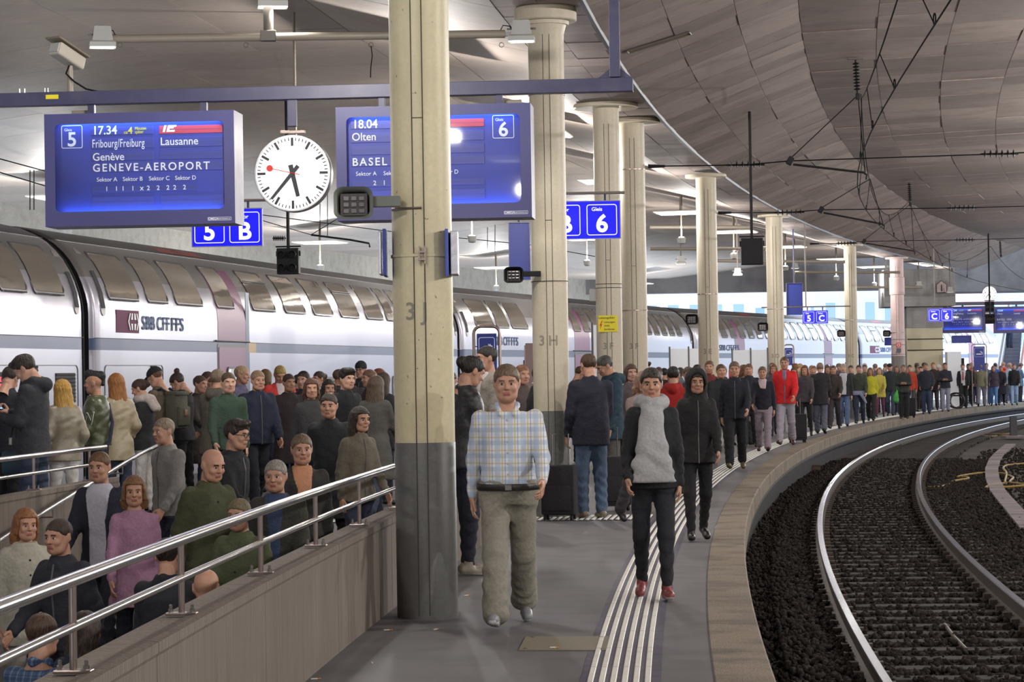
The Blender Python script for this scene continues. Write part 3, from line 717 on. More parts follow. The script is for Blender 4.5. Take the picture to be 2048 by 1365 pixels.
b5 = board('departure_board', 'blue flap departure board for platform 5 with the airport train', -2.62, -.785, 4.178, 3.10, rowsL, .09, '5', [
    ('17.34', .213, .115, .115, M_LET, .016, .95, 1.0), ('ca', .40, .115, .045, M_YEL, .012, 1, 1), ('4', .425, .115, .09, M_YEL, .02, 1, 1), ('Minuten', .466, .073, .042, M_YEL, .012, .8, 1), ('später', .466, .113, .042, M_YEL, .012, .8, 1),
    ('Fribourg/Freiburg', .21, .265, .112, M_LET, .003, .60, 1.06), ('Lausanne', .615, .255, .105, M_LET, .008, .95, 1), ('Genève', .212, .415, .105, M_LET, .008, .95, 1),
    ('GENEVE-AEROPORT', .212, .54, .105, M_LET, .014, .98, 1.28),
    ('Sektor A', .235, .655, .056, M_LET, .008, .98, 1), ('Sektor B', .39, .655, .056, M_LET, .008, .98, 1), ('Sektor C', .545, .655, .056, M_LET, .008, .98, 1), ('Sektor D', .70, .655, .056, M_LET, .008, .98, 1),
    ('1', .285, .765, .062, M_LET, .01, 1, 1), ('1', .343, .765, .062, M_LET, .01, 1, 1), ('1', .382, .765, .062, M_LET, .01, 1, 1), ('1', .44, .765, .062, M_LET, .01, 1, 1), ('x', .492, .765, .07, M_LET, .01, 1, 1),
    ('2', .532, .765, .062, M_LET, .01, 1, 1), ('2', .59, .765, .062, M_LET, .01, 1, 1), ('2', .648, .765, .062, M_LET, .01, 1, 1), ('2', .688, .765, .062, M_LET, .01, 1, 1), ('2', .746, .765, .062, M_LET, .01, 1, 1)])
ie_mark(b5, -.8175 + .63 * 1.635, .02 + .42 - .108 * .84, -.23 + .085 - .012, .066)
rowsR = [(.02, .39, .035, .125, fl), (.43, .79, .035, .125, M_RED), (.02, .39, .165, .28, fl), (.43, .79, .165, .28, fl), (.02, .39, .315, .42, fl), (.43, .79, .315, .42, fl), (.02, .79, .45, .55, fl), (.02, .79, .71, .785, fl), (.02, .39, .83, .945, fl), (.43, .79, .83, .945, fl)]
b6 = board('departure_board', 'blue flap departure board for platform 6, partly behind the nearest column', .19, 2.04, 4.178, 3.10, rowsR, .90, '6', [
    ('18.04', .03, .115, .115, M_LET, .016, .95, 1.0), ('Olten', .025, .255, .105, M_LET, .008, .95, 1), ('Liestal', .437, .255, .105, M_LET, .008, .95, 1),
    ('BASEL SBB', .025, .54, .105, M_LET, .014, .98, 1.28),
    ('Sektor A', .045, .655, .056, M_LET, .008, .98, 1), ('Sektor B', .205, .655, .056, M_LET, .008, .98, 1), ('Sektor C', .36, .655, .056, M_LET, .008, .98, 1), ('Sektor D', .515, .655, .056, M_LET, .008, .98, 1),
    ('2', .145, .765, .062, M_LET, .01, 1, 1), ('1', .2, .765, .062, M_LET, .01, 1, 1), ('2', .3, .765, .062, M_LET, .01, 1, 1), ('2', .36, .765, .062, M_LET, .01, 1, 1), ('2', .42, .765, .062, M_LET, .01, 1, 1), ('2', .48, .765, .062, M_LET, .01, 1, 1), ('2', .545, .765, .062, M_LET, .01, 1, 1)])
for x, lb in ((-2.37, 'small beige box on top of the near platform 5 board'), (1.85, 'small beige box on top of the platform 6 board')):
    t = MB().box(B(x, 4.2, .1), (.16, .12, .1), RZ, .008).build('control_box', M_PIPE); tag(t, lb, 'box')
# station clock
def clock(name, label, p, r, rz, back=.14):
    t = thing(name, label, 'clock', p, rz)
    rx = Matrix.Rotation(math.pi / 2, 3, 'X')
    MB().lathe([(r, -back), (r * 1.0, .0), (r * .985, .012), (r * .95, .012), (r * .95, .0)], n=48, M=rx).build('case', mat('brushed_clock_case', (.55, .55, .57), .35, metal=.9), t, True)
    MB().lathe([(r * .95, .001), (0.001, .0012)], n=48, M=rx).build('dial', mat('lit_clock_dial', (.9, .9, .9), .5, emit=(1, 1, 1), estr=.95), t)
    hm = mat('black_clock_mark', (.03, .03, .035), .6)
    for i in range(60):
        a = R2(90 - i * 6); L, wd = (.215, .066) if i % 5 == 0 else (.085, .024)
        c = r * (.92 - L / 2); M_ = Matrix.Rotation(-a, 3, 'Y')
        MB().box((c * math.cos(a), -.004, c * math.sin(a)), (L * r, .004, wd * r), M_).build('minute_mark', hm, t)
    for ang, L0, L1, w0, w1, y in ((167, -.22, .62, .125, .10, -.012), (220, -.24, .86, .105, .07, -.018)):
        d = Vector((math.sin(R2(ang)), 0, math.cos(R2(ang)))); n = Vector((d.z, 0, -d.x))
        q = [d * r * L0 + n * r * w0 / 2, d * r * L1 + n * r * w1 / 2, d * r * L1 - n * r * w1 / 2, d * r * L0 - n * r * w0 / 2]
        m = MB(); m.add([(v.x, y, v.z) for v in q] + [(v.x, y - .004, v.z) for v in q], [(0, 3, 2, 1), (4, 5, 6, 7), (0, 1, 5, 4), (1, 2, 6, 5), (2, 3, 7, 6), (3, 0, 4, 7)]); m.build('clock_hand', hm, t)
    rm = mat('red_seconds_hand', (.65, .03, .02), .5); d = Vector((math.sin(R2(283)), 0, math.cos(R2(283))))
    m = MB(); m.tube([d * -r * .2 + Vector((0, -.024, 0)), d * r * .55 + Vector((0, -.024, 0))], r * .012, 6); m.lathe([(r * .085, -.0), (r * .085, .004)], d * r * .6 + Vector((0, -.022, 0)), 20, rx); m.build('seconds_hand', rm, t)
    return t
q = B(-.28, 3.585); clk = clock('station_clock', 'round white station clock hanging between the two near boards', q + Vector((0, -.06, 0)), .372, BR)
MB().box((0, .05, .40), (.24, .06, .03), None, .004).build('hanger_plate', M_POST, clk)
# camera on the beam
cc = thing('security_camera', 'beige security camera on a short post above the sign beam', 'camera', B(-2.45, 4.42))
MB().tube([(0, 0, 0), (0, 0, .26)], .03, 12).build('camera_post', M_PIPE, cc, True)
Mc = Matrix.Rotation(R2(-32), 3, 'Z') @ Matrix.Rotation(R2(-20), 3, 'X')
hb = MB(); hb.box((-.02, -.02, .35), (.15, .38, .13), Mc, .02); hb.build('camera_housing', mat('beige_housing', (.42, .38, .32), .5), cc)
MB().box(Vector((-.02, -.02, .35)) + Mc @ Vector((0, -.02, .085)), (.19, .46, .02), Mc, .008).build('sunshield', mat('brown_sunshield', (.2, .16, .125), .5), cc)
MB().box(Vector((-.02, -.02, .35)) + Mc @ Vector((0, -.195, 0)), (.11, .01, .09), Mc).build('camera_window', M_LAMPG, cc)
MB().tube([(.0, -.03, .26), (-.03, -.05, .18), (.05, -.04, .1), (.16, -.02, .03), (.3, 0, .0)], .009, 6).build('camera_cable', M_CABLE, cc)

# ------------------------------------------------------------------ lit track signs
def lit_sign(px0, px1, py0, py1, Y, left, right, label, rod=None, tops=('Gleis', 'Sektor')):
    a, b = onY(px0, py0, Y), onY(px1, py1, Y); W = abs(b.x - a.x); Hh = abs(a.z - b.z); c = (a + b) / 2
    t = thing('track_sign', label, 'sign', c, R2(-2))
    MB().box((0, .04, 0), (W, .09, Hh), None, .006).build('sign_box', M_SIGNB, t)
    rr_frame(m := MB(), W + .012, Hh + .012, .008, .012, .006, (0, -.004, 0), FRONT); m.build('rim', mat('grey_sign_rim', (.4, .4, .6), .4), t)
    u = Hh * .82
    for x, s_, tp in ((-W * .25, left, tops[0]), (W * .25, right, tops[1])):
        rr_frame(m := MB(), u * .98, u, u * .09, u * .025, .004, (x, -.006, 0), FRONT); m.build('square_frame', M_SIGNW, t)
        text('print', s_, M_SIGNW, u * .78, (x, -.007, -u * .38), FRONT, t, .002, .03, 'CENTER')
        text('print', tp, M_SIGNW, u * .17, (x - u * .33, -.007, u * .29), FRONT, t, .002, .015)
    for x in (-W * .3, W * .3): MB().tube([(x, .04, Hh / 2), (x, .04, Hh / 2 + .09)], .018, 8).build('sign_bracket', M_BEAM, t)
    return t, c, W, Hh
for (px0, px1, py0, py1, Y, l, r_, lb, tp, x0, x1) in (
        (383, 525, 419, 492, 33.0, '5', 'B', 'lit blue 5 B sign showing under the platform 5 board', ('Gleis', 'Sektor'), -.9, .93),
        (1093, 1241, 404, 477, 33.0, 'B', '6', 'lit blue B 6 sign showing to the right of the column stencilled 3H', ('Sektor', 'Gleis'), -.44, .55),
        (1605, 1656, 622, 647, 70, '5', 'C', 'lit blue 5 C sign above the farther crowd', ('Gleis', 'Sektor'), -1.5, 1.0),
        (1856, 1906, 618, 643, 92, 'C', '6', 'lit blue C 6 sign in front of the concrete pier', ('Sektor', 'Gleis'), -1.0, .6)):
    t, c, W, Hh = lit_sign(px0, px1, py0, py1, Y, l, r_, lb, None, tp); near_ = Y < 50
    rdd = thing('sign_rod', {'5B': 'thin rod behind the clock holding the lit blue sign under the board', 'B6': 'thin rod between two near cream columns holding a lit blue sign', '5C': 'thin rod crossing the column stencilled 3D above a small lit sign', 'C6': 'thin rod before the concrete pier holding a small lit sign'}[l + r_], 'rod', c + Vector((0, .04, Hh / 2 + .11)))
    MB().tube([(x0, 0, 0), (x1, 0, 0)], .02, 10).build('rod_bar', M_PIPE, rdd, True)
    o_h = os_of(c)[0]; hx = {'5B': .92, 'B6': -.42}.get(l + r_, (x0 + x1) / 2)
    MB().tube([(hx, 0, 0), (hx, 0, ceil_z(o_h) - c.z - Hh / 2 - .08)], .018, 8).build('rod_hanger', M_PIPE, rdd, True)

# ------------------------------------------------------------------ lamps over the platform
def lamp_light(loc, power, size=.08, col=(1, .955, .91), kind='POINT', rot=None, spot=R2(120)):
    d = bpy.data.lights.new('lamp_light', kind); d.energy = power; d.color = col
    if kind == 'SPOT': d.spot_size = spot; d.spot_blend = .5
    d.shadow_soft_size = size
    o = bpy.data.objects.new('lamp_light', d); COL.objects.link(o); o.location = loc
    if rot: o.rotation_euler = rot
    return o
def reflector_lamp(p, label, rz, big=1.0, group=None, power=None):
    """hanger, wide reflector panel and, below it on a thin stem, an upward lamp with a bare bulb"""
    t = thing('reflector_lamp', label, 'lamp', p, rz, group)
    zc = ceil_z(os_of(p)[0]) - p.z
    MB().tube([(0, 0, zc - .01), (0, 0, .04)], .035, 10).build('hanger', M_PIPE, t, True)
    m = MB(); m.box((0, 0, .02), (1.25 * big, 1.25 * big, .03), None, .008); m.build('reflector_panel', M_REFL, t)
    rb = MB()
    for i in range(7): rb.box((0, (-.54 + i * .18) * big, .0), (1.2 * big, .03 * big, .014))
    rb.build('panel_ribs', M_REFL, t)
    MB().tube([(0, 0, 0), (0, 0, -.58)], .018, 8).build('stem', M_PIPE, t, True)
    MB().lathe([(.03, -.78), (.09, -.76), (.11, -.66), (.115, -.62), (.1, -.62)], n=20).build('lamp_bowl', M_LAMPG, t, True)
    MB().lathe([(.06, -.6), (.085, -.63), (.06, -.665)], (0, 0, 0), n=16).build('bulb', M_BULB, t, True)
    lamp_light(Vector(p) + Vector((0, 0, -.55)), power or LAMP_W)
    return t
lamp_px = [(1362, 423, 1358, 468), (1467, 456, 1467, 493), (1570, 487, 1571, 522), (1672, 512, 1677, 541), (1748, 529, 1750, 556)]
wh = ['beside the column stencilled 3E', 'behind the hanging black box', 'left of the column stencilled 3D', 'left of the column stencilled 3C', 'left of the pinkish column']
_ord = ['nearest of the row, ', 'second of the row, ', 'third of the row, ', 'fourth of the row, ', 'fifth of the row, ']
for i, s in enumerate((62.8, 72.4, 82.6, 92.4, 99.6)):
    q = onO(lamp_px[i][0], lamp_px[i][1], 4.0); q.z = 5.62
    reflector_lamp(q, 'bright reflector lamp, ' + _ord[i] + wh[i], yaw_at(s), 1.0, 'reflector lamps over the platform')
for i, s in enumerate((11, 20.5, 30.5, 41.5, 52)):
    if i == 2: q = onO(806, 143, 4.6); q = P(*os_of(q), 5.42)
    else: q = P(4.0, s, 5.62)
    reflector_lamp(q, ('ribbed reflector lamp over the ramp, showing left of the nearest column' if i == 2 else 'reflector lamp above the picture near the %s' % ['camera', 'nearest column', '', 'column stencilled 3H', 'columns stencilled 3F'][i]), yaw_at(s), 1.0, 'reflector lamps over the platform')
q = onY(1836, 541, 104); reflector_lamp(Vector((q.x, q.y, 5.6)), 'last reflector lamp, just right of the pinkish column', yaw_at(104), 1.0, 'reflector lamps over the platform')
# second row over the far half of the platform, seen only through gaps
for i, (px, py, s, lb) in enumerate(((945, 530, 78, 'reflector lamp right of the nearest column, low over the coach roofs'), (1175, 562, 100, 'reflector lamp between the columns stencilled 3H and 3F'))):
    q = onO(px, py, 8.2); reflector_lamp(Vector((q.x, q.y, 5.5)), lb, yaw_at(s), 1.0, 'reflector lamps over the platform')
# floodlights on pipes
def floodlight(p, label, rz, sc=1.0, tilt=0., light=FLOOD_W):
    t = thing('floodlight', label, 'lamp', p, rz)
    M_ = Matrix.Rotation(tilt, 3, 'X')
    w_, d_, h_ = .27 * sc, .21 * sc, .17 * sc
    b = MB(); vs = []
    for (wx, dy, z) in ((.62, .62, h_), (.78, .78, .02 * sc), (1, 1, .0), (1, 1, -.05 * sc)):
        vs += [M_ @ Vector((x * w_ / 2 * wx, y * d_ / 2 * dy, z)) for x, y in ((-1, -1), (1, -1), (1, 1), (-1, 1))]
    b.add(vs, [(0, 3, 2, 1)][::1] + [(i * 4 + j, i * 4 + (j + 1) % 4, (i + 1) * 4 + (j + 1) % 4, (i + 1) * 4 + j) for i in range(3) for j in range(4)])
    b.build('lamp_housing', M_LAMPG, t)
    g = MB(); g.add([M_ @ Vector((x * w_ / 2 * .9, y * d_ / 2 * .9, -.043 * sc)) for x, y in ((-1, -1), (1, -1), (1, 1), (-1, 1))], [(0, 3, 2, 1)]); g.build('lit_glass', M_GLOW, t)
    MB().box(M_ @ Vector((0, 0, h_ * .5)), (w_ * 1.12, .02, .02)).build('bracket', M_PIPED, t)
    if not light: MB().tube([(0, 0, h_ * .9), (0, 0, ceil_z(os_of(p)[0]) - p[2] - .02)], .02, 8).build('lamp_hanger', M_PIPED, t, True)
    if light: lamp_light(Vector(p) + M_ @ Vector((0, 0, -.09)), light, .06, (1, .96, .88), 'SPOT', (tilt, 0, rz), R2(140))
    return t
pz = 5.19; Yp = 26.0
pa, pb_ = onY(222, 78, Yp), onY(1010, 68, Yp)
pipe = thing('lamp_pipe', 'long beige pipe under the ceiling carrying two floodlights', 'pipe', (pa + pb_) / 2)
I0 = (pa + pb_) / 2
MB().tube([pa - I0, pb_ - I0], .043, 16).build('pipe_run', M_PIPE, pipe, True)
hp = onY(537, 72, Yp) - I0
MB().tube([hp, hp + Vector((0, 0, 1.3))], .052, 16).build('hanger', M_PIPED, pipe, True)
MB().box(hp + Vector((0, 0, .0)), (.16, .11, .11), None, .006).build('pipe_clamp', M_PIPED, pipe)
for px in (240, 492, 742, 1003): 
    q = onY(px, 86, Yp) - I0
    MB().tube([q + Vector((.024 * math.cos(R2(a)), 0, .024 * math.sin(R2(a)) - .02)) for a in range(0, 361, 30)], .004, 6, False).build('ring_hook', M_PIPED, pipe)
q = onY(742, 92, Yp) - I0; MB().tube([q, q + Vector((.012, 0, -.1)), q + Vector((-.005, 0, -.22)), q + Vector((-.01, 0, -.33))], .006, 6).build('hanging_cord', M_CABLE, pipe)
for ex, sg in ((pa, -1), (pb_, 1)):
    q = ex - I0; MB().box(q + Vector((sg * .02, 0, 0)), (.09, .05, .05), None, .004).build('end_bracket', M_LAMPG, pipe)
    MB().tube([q + Vector((-sg * .05, 0, .03)), q + Vector((-sg * .02, 0, .09)), q + Vector((sg * .05, 0, .08)), q + Vector((sg * .08, 0, .03))], .006, 6).build('lamp_cord', M_CABLE, pipe)
q = onY(205, 86, Yp); floodlight(q + Vector((0, 0, .0)), 'floodlight at the left end of the long beige pipe', R2(12))
q = onY(1043, 74, Yp); floodlight(q, 'floodlight at the right end of the long beige pipe, before the column capital', R2(-4))
q = onY(545, 4, Yp); floodlight(q, 'floodlight at the top edge of the picture above the pipe hanger', R2(8), 1.15)
for px, py, Y, lb in ((1362, 525, 68, 'small floodlight on a far pipe left of the column stencilled 3E'), (1475, 548, 74, 'small floodlight left of the hanging black box'), (1590, 535, 90, 'small floodlight behind the column stencilled 3D'), (1838, 572, 97, 'small floodlight right of the pinkish column'), (1900, 583, 97, 'small floodlight on the concrete pier')):
    q = onY(px, py, Y); floodlight(q, lb, 0, 1.0, 0, 0)
for i, (pxa, pya, pxb, pyb, Y) in enumerate(((1300, 455, 1500, 455, 66), (1300, 498, 1560, 498, 72), (1430, 522, 1690, 524, 78), (1590, 545, 1800, 545, 90), (1700, 575, 1845, 575, 96))):
    a, b = onY(pxa, pya, Y), onY(pxb, pyb, Y)
    t = MB().tube([a, b], .05, 10); k = (a + b) / 2; t.tube([k, Vector((k.x, k.y, ceil_z(os_of(k)[0]) - .03))], .03, 8)
    tag(t.build('lamp_pipe', M_PIPE, None, True), 'beige lamp pipe crossing under the ceiling, %s of the far pipes' % ['nearest', 'second', 'third', 'fourth', 'last'][i], 'pipe')
# lamps added at both sides, outside the picture, to brighten the hall; same fittings
ORD = ['first', 'second', 'third', 'fourth', 'fifth', 'sixth', 'seventh', 'eighth', 'ninth', 'tenth', 'eleventh', 'twelfth', 'thirteenth', 'fourteenth']
for i, s in enumerate((-4, 6, 16, 27, 38, 50, 62, 74, 87, 100)):  # this row is added to light the vault
    reflector_lamp(P(-8.6, s, 5.75), 'added fill lamp across the track to brighten the vault, %s from the camera' % ORD[i], yaw_at(s), 1.0, 'added fill lamps across the track', VAULT_FILL_W)
for i, s in enumerate((10, 30, 48, 66, 84, 102)):  # added beyond the coaches for more light
    reflector_lamp(P(14.5, s, 5.3), 'added fill lamp behind the train, %s from the camera' % ORD[i], yaw_at(s), 1.0, 'added fill lamps behind the train')
for i, s in enumerate((-6, 2)):  # two lamps added so surfaces facing the camera get light
    reflector_lamp(P(4.0, s, 5.5), 'added fill lamp over the platform %s the camera' % ['behind', 'just above'][i], yaw_at(s), 1.0, 'reflector lamps over the platform')

# ------------------------------------------------------------------ overhead line
def insulator(mb, a, b, n=6, r=.05):
    a, b = Vector(a), Vector(b); L = b - a
    mb.tube([a, b], .016, 8)
    for i in range(n):
        u = .12 + .76 * i / (n - 1); d = L.normalized()
        mb.tube([a + L * u - d * .018, a + L * u - d * .004, a + L * u + d * .012], [r * .5, r, r * .45], 10)
def wire(name, label, cat, pts, r=.009):
    return tag(MB().tube(pts, r, 6, False).build(name, M_CABLE), label, cat)
cw = []
for px, py in ((1885, -60), (1865, 0), (1740, 325)): cw.append(px)
zc_, = (4.62,)
pts = [P(-1.57 + .17 * math.sin((s - 31) / 12.5 * math.pi / 2 * 1.0), s, zc_) for s in frange(14, 108, 3)]
wire('contact_wire', 'contact wire running along above the track', 'wire', pts, .0085)
ms = []
for s in frange(14, 108, 1.5):
    u = ((s - 40) / 26.5) % 1; ms.append(P(-1.5, s, 5.0 + 1.0 * (2 * u - 1) ** 2))
wire('catenary_wire', 'sagging carrier wire above the contact wire', 'wire', ms, .0085)
for i, s in enumerate((22, 27, 31.5, 36, 43.5, 48, 53.25, 58, 62, 71, 76, 80, 86)):
    u = ((s - 40) / 26.5) % 1; zt = 5.0 + 1.0 * (2 * u - 1) ** 2; a = P(-1.5, s, zt); b = P(-1.57 + .17 * math.sin((s - 31) / 12.5 * math.pi / 2), s, zc_)
    t = thing('dropper_wire', 'thin vertical dropper of the overhead line above the track, %s from the camera' % ORD[i], 'wire', a, 0, 'droppers of the overhead line')
    MB().tube([(0, 0, 0), b - a], .006, 6, False).build('dropper', M_CABLE, t)
    MB().tube([b - a + Vector((.0, .06 * math.cos(R2(k)), .05 + .05 * math.sin(R2(k)))) for k in range(0, 361, 40)], .007, 6, False).build('dropper_loop', M_CABLE, t)
for i, (px, py, lb) in enumerate(((1711, 115, 'nearest'), (1818, 362, 'second'), (2000, 480, 'third'))):
    top = ceil_hit(px, py); t = thing('ceiling_insulator', 'ribbed dark insulator hanging from the vault, %s of three' % lb, 'insulator', top)
    m = MB(); insulator(m, (0, 0, -.04), (0.02, 0, -.58), 9, .062); m.build('insulator_body', M_BLACK, t, True)
    MB().box((0, 0, -.02), (.26, .06, .03), None, .005).build('insulator_plate', M_PIPED, t)
    MB().box((.025, 0, -.63), (.07, .05, .1), None, .01).build('insulator_clevis', M_BLACK, t)
spans = (('columns stencilled 3F', (1296, 333), (1490, 330), (1580, 322), (1730, 345), (2000, 308), 41.0, (1716, 190)),
         ('column stencilled 3E', (1436, 426), (1578, 425), (1642, 420), (1766, 448), (1925, 416), 52.2, (1740, 358)),
         ('column stencilled 3C', (1620, 488), (1692, 487), (1728, 483), (1828, 502), (1930, 480), 76, (1822, 408)))
for lb, a, ins, jn, arm, ins2, Y, up in spans:
    dY = -.9
    pa_, pi, pj, pr_, pi2 = onY(*a, Y), onY(*ins, Y), onY(*jn, Y), onY(arm[0], arm[1], Y), onY(ins2[0], ins2[1], Y)
    pe = onY(2075, ins2[1] - 4, Y)
    t = thing('cross_span', 'cross wire with insulators and a steady arm from the ' + lb, 'overhead line', pa_)
    MB().tube([(0, 0, 0), pi - pa_, pj - pa_, pi2 - pa_, pe - pa_], .011, 6, False).build('span_wire', M_CABLE, t)
    m = MB(); insulator(m, pi - pa_ + Vector((-.3, 0, 0)), pi - pa_ + Vector((.32, 0, 0)), 6, .075); m.build('insulator_body', M_BLACK, t, True)
    m = MB(); insulator(m, pi2 - pa_ + Vector((-.32, 0, 0)), pi2 - pa_ + Vector((.3, 0, 0)), 6, .07); m.build('insulator_body', M_BLACK, t, True)
    MB().tube([Vector((0, 0, 0)), Vector((.28, 0, 0))], [.035, .02], 8).build('span_anchor', M_BLACK, t)
    MB().box(pj - pa_, (.1, .06, .14), Matrix.Rotation(R2(30), 3, 'Y'), .015).build('span_joint', M_BLACK, t)
    MB().tube([pj - pa_ + Vector((.05, 0, -.06)), pr_ - pa_ + Vector((-.03, 0, 0)), pr_ - pa_ + Vector((.03, 0, -.04)), pr_ - pa_ + Vector((.02, 0, -.12))], .019, 8).build('steady_arm', M_BLACK, t, True)
    pu = onY(up[0], up[1], Y)
    MB().tube([pj - pa_ + Vector((.02, 0, .05)), pu - pa_], .009, 6, False).build('stay_wire', M_CABLE, t)
    MB().tube([pu - pa_, pr_ - pa_], .009, 6, False).build('stay_wire', M_CABLE, t)
# overhead line of the track beyond the platform
for i, (q, lb) in enumerate((([(0, 262), (100, 285), (420, 245), (760, 210)], 'upper'), ([(0, 318), (100, 345), (560, 330), (770, 345)], 'middle'), ([(0, 345), (100, 375), (600, 440), (770, 462), (1060, 490), (1200, 515)], 'lower'))):
    wire('catenary_wire', '%s of three wires strung across behind the platform 5 board' % lb, 'wire', [onY(x, y, 44 + x * .022) for x, y in q], .011)
for i, (x, y0, y1) in enumerate(((60, 340, 420), (68, 340, 420), (640, 380, 470), (655, 380, 472), (975, 455, 500), (990, 450, 505))):
    tag(MB().tube([onY(x, y0, 46 + x * .02), onY(x, y1, 46 + x * .02)], .01, 6, False).build('dropper_wire', M_CABLE), 'thin vertical wire over the train roofs, %s from the left' % ORD[i], 'wire', 'droppers above the train')
t = thing('cross_span', 'steady arm and cross wire above the train, right of the clock', 'overhead line', onY(622, 470, 56))
MB().tube([(0, 0, 0), onY(700, 480, 56) - t.location, onY(738, 487, 56) - t.location, onY(740, 495, 56) - t.location], .022, 8).build('steady_arm', M_BLACK, t, True)
MB().tube([onY(520, 440, 56) - t.location, (0, 0, 0), onY(745, 395, 56) - t.location], .01, 6).build('span_wire', M_CABLE, t)
m = MB(); insulator(m, onY(545, 477, 56) - t.location, onY(572, 477, 56) - t.location, 6, .07); m.build('insulator_body', M_BLACK, t, True)

# ------------------------------------------------------------------ hanging signals
def signal(px, pytop, pybox0, pybox1, w_px, Y, label, top_z=None, hoods=True):
    a = onY(px, pybox0, Y); b = onY(px + 2, pybox1, Y); Hh = a.z - b.z; W = w_px * Y / FPX
    c = (a + b) / 2; t = thing('hanging_signal', label, 'signal', c, R2(-4))
    zt = (top_z if top_z else ceil_z(os_of(c)[0])) - c.z
    MB().tube([(0, .0, Hh / 2), (0, 0, zt)], .028, 10).build('signal_pole', M_BLACK, t, True)
    MB().box((0, 0, 0), (W, .22, Hh), None, .012).build('signal_box', M_BLACK, t)
    MB().box((0, 0, Hh / 2 + .03), (W * 1.15, .06, .025), None, .004).build('signal_bracket', M_BLACK, t)
    for x in (-1, 1) if hoods else ():
        for z in (-1, 1):
            MB().lathe([(W * .16, 0), (W * .17, .02), (W * .17, .12), (W * .15, .12), (W * .14, .02)], (x * W * .25, -.1, z * Hh * .25), 16, Matrix.Rotation(math.pi / 2, 3, 'X')).build('signal_hood', M_BLACK, t, True)
    for x in (-.52, .52): MB().box((x * W, 0, Hh * .3), (.03, .05, Hh * .2)).build('signal_hinge', M_BLACK, t)
    return t
signal(1503, 210, 477, 530, 44, 44.0, 'black signal box hanging on a long pole from the vault', None, False)
signal(576, 200, 497, 549, 44, 42.0, 'black signal box hanging on a pole below the clock')
signal(1978, 520, 603, 625, 17, 95, 'small black signal box hanging in front of the far clock')
signal(1979, 520, 628, 648, 19, 94, 'lower small black signal box by the far boards')

# ------------------------------------------------------------------ left wall, added daylight screen and the far end of the hall
for nm, o in (('wall_left', 18.4), ('daylight_screen_right', -14.8)):  # the right one is added to hold back daylight
    tag(MB().sweep([(o, -1.2), (o, 6.6)], frange(-10, 112, 3)).build(nm, M_CONC), kind='structure')
def hbox(name, pxa, pya, pxb, pyb, Y, depth, m, kind='structure', bev=0.):
    a, b = onY(pxa, pya, Y), onY(pxb, pyb, Y); c = (a + b) / 2
    return tag(MB().box(c + Vector((0, depth / 2, 0)), (abs(b.x - a.x), depth, abs(a.z - b.z)), None, bev).build(name, m), kind=kind)
M_END = noise_layer(mat('dark_cross_beam_concrete', (.12, .115, .12), .8, bump=.3, scale=5, stretch=(1, 1, 12), var=.15), (.07, .065, .07), 1, .45, .7)
M_PIER = noise_layer(mat('pier_concrete', (.30, .30, .30), .8, bump=.2, scale=5, stretch=(1, 1, 8), var=.1), (.2, .2, .2), .8, .45, .7)
M_PIERB = mat('beige_pier_paint', (.52, .47, .33), .6, var=.06, scale=2)
hbox('trim_end_beam', 900, 470, 1905, 578, 111, 1.0, M_END)
hbox('trim_end_beam_right', 1890, 470, 2300, 578, 111, 3.0, M_END)
hbox('trim_end_beam_left', 300, 440, 905, 560, 111, 1.0, M_END)
pier = tag(thing('pier', 'thick concrete pier with a beige lower half behind the pinkish column', 'pier', onY(1852, 760, 99)), kind='thing')
o_ = pier.location
def pbox(nm, x0, y0, x1, y1, Y, d, m):
    a, b = onY(x0, y0, Y) - o_, onY(x1, y1, Y) - o_; c = (a + b) / 2
    MB().box(c + Vector((0, d / 2, 0)), (abs(b.x - a.x), d, abs(a.z - b.z)), R_ := Matrix.Rotation(R2(-3), 3, 'Z'), .01).build(nm, m, pier)
pbox('pier_head', 1771, 540, 1914, 612, 98.6, 2.4, M_PIER)
pbox('pier_shaft', 1815, 612, 1889, 657, 99, 1.6, M_PIER)
pbox('painted_shaft', 1815, 657, 1889, 764, 99, 1.6, M_PIERB)
for y in (678, 700): pbox('pour_joint', 1815, y, 1888, y + 1, 98.97, .02, M_DARK)
n1 = thing('number_sign', 'house-shaped plate with the number 1 on the concrete pier', 'sign', onY(1883, 574, 98.2))
m = MB(); q = [(-.21, -.25), (.21, -.25), (.21, .1), (0, .26), (-.21, .1)]
m.add([(x, 0, z) for x, z in q] + [(x, .04, z) for x, z in q], [(0, 1, 2, 3, 4), (9, 8, 7, 6, 5)] + [(j, 5 + j, 5 + (j + 1) % 5, (j + 1) % 5) for j in range(5)]); m.build('sign_edge', mat('dark_red_edge', (.05, .02, .025), .5), n1)
m = MB(); m.add([(x * .86, -.006, z * .86) for x, z in q], [(0, 1, 2, 3, 4)]); m.build('sign_face', mat('pinkish_sign_face', (.45, .36, .35), .5), n1)
text('print', '1', mat('black_print', (0, 0, 0)), .36, (0, -.01, -.17), FRONT, n1, .001, .02, 'CENTER')
# second pair of boards, clock and beam far along the platform
fg = thing('sign_beam', 'far blue beam carrying the far pair of boards', 'beam', onY(1985, 607, 102))
MB().box((0, 0, 0), (5.6, .14, .14), None, .004).build('beam', M_BEAM, fg)
for src, px, lb in ((b5, 1925.5, 'far blue departure board right of the concrete pier'), (b6, 2033, 'far blue departure board at the right edge of the picture')):
    c = copy_tree(src); c.location = onY(px, 640, 102); c.rotation_euler = (0, 0, R2(-12)); c['label'] = lb
    MB().box((0, 0, .58), (.08, .08, .14)).build('hanger', M_BEAM, c)
q = onY(1979, 587, 103); fc = clock('station_clock', 'far white round clock beyond the small black signal boxes', q, .29, R2(-10))
MB().tube([(0, .07, .28), (0, .07, 1.8)], .03, 8).build('clock_hanger', M_BEAM, fc)
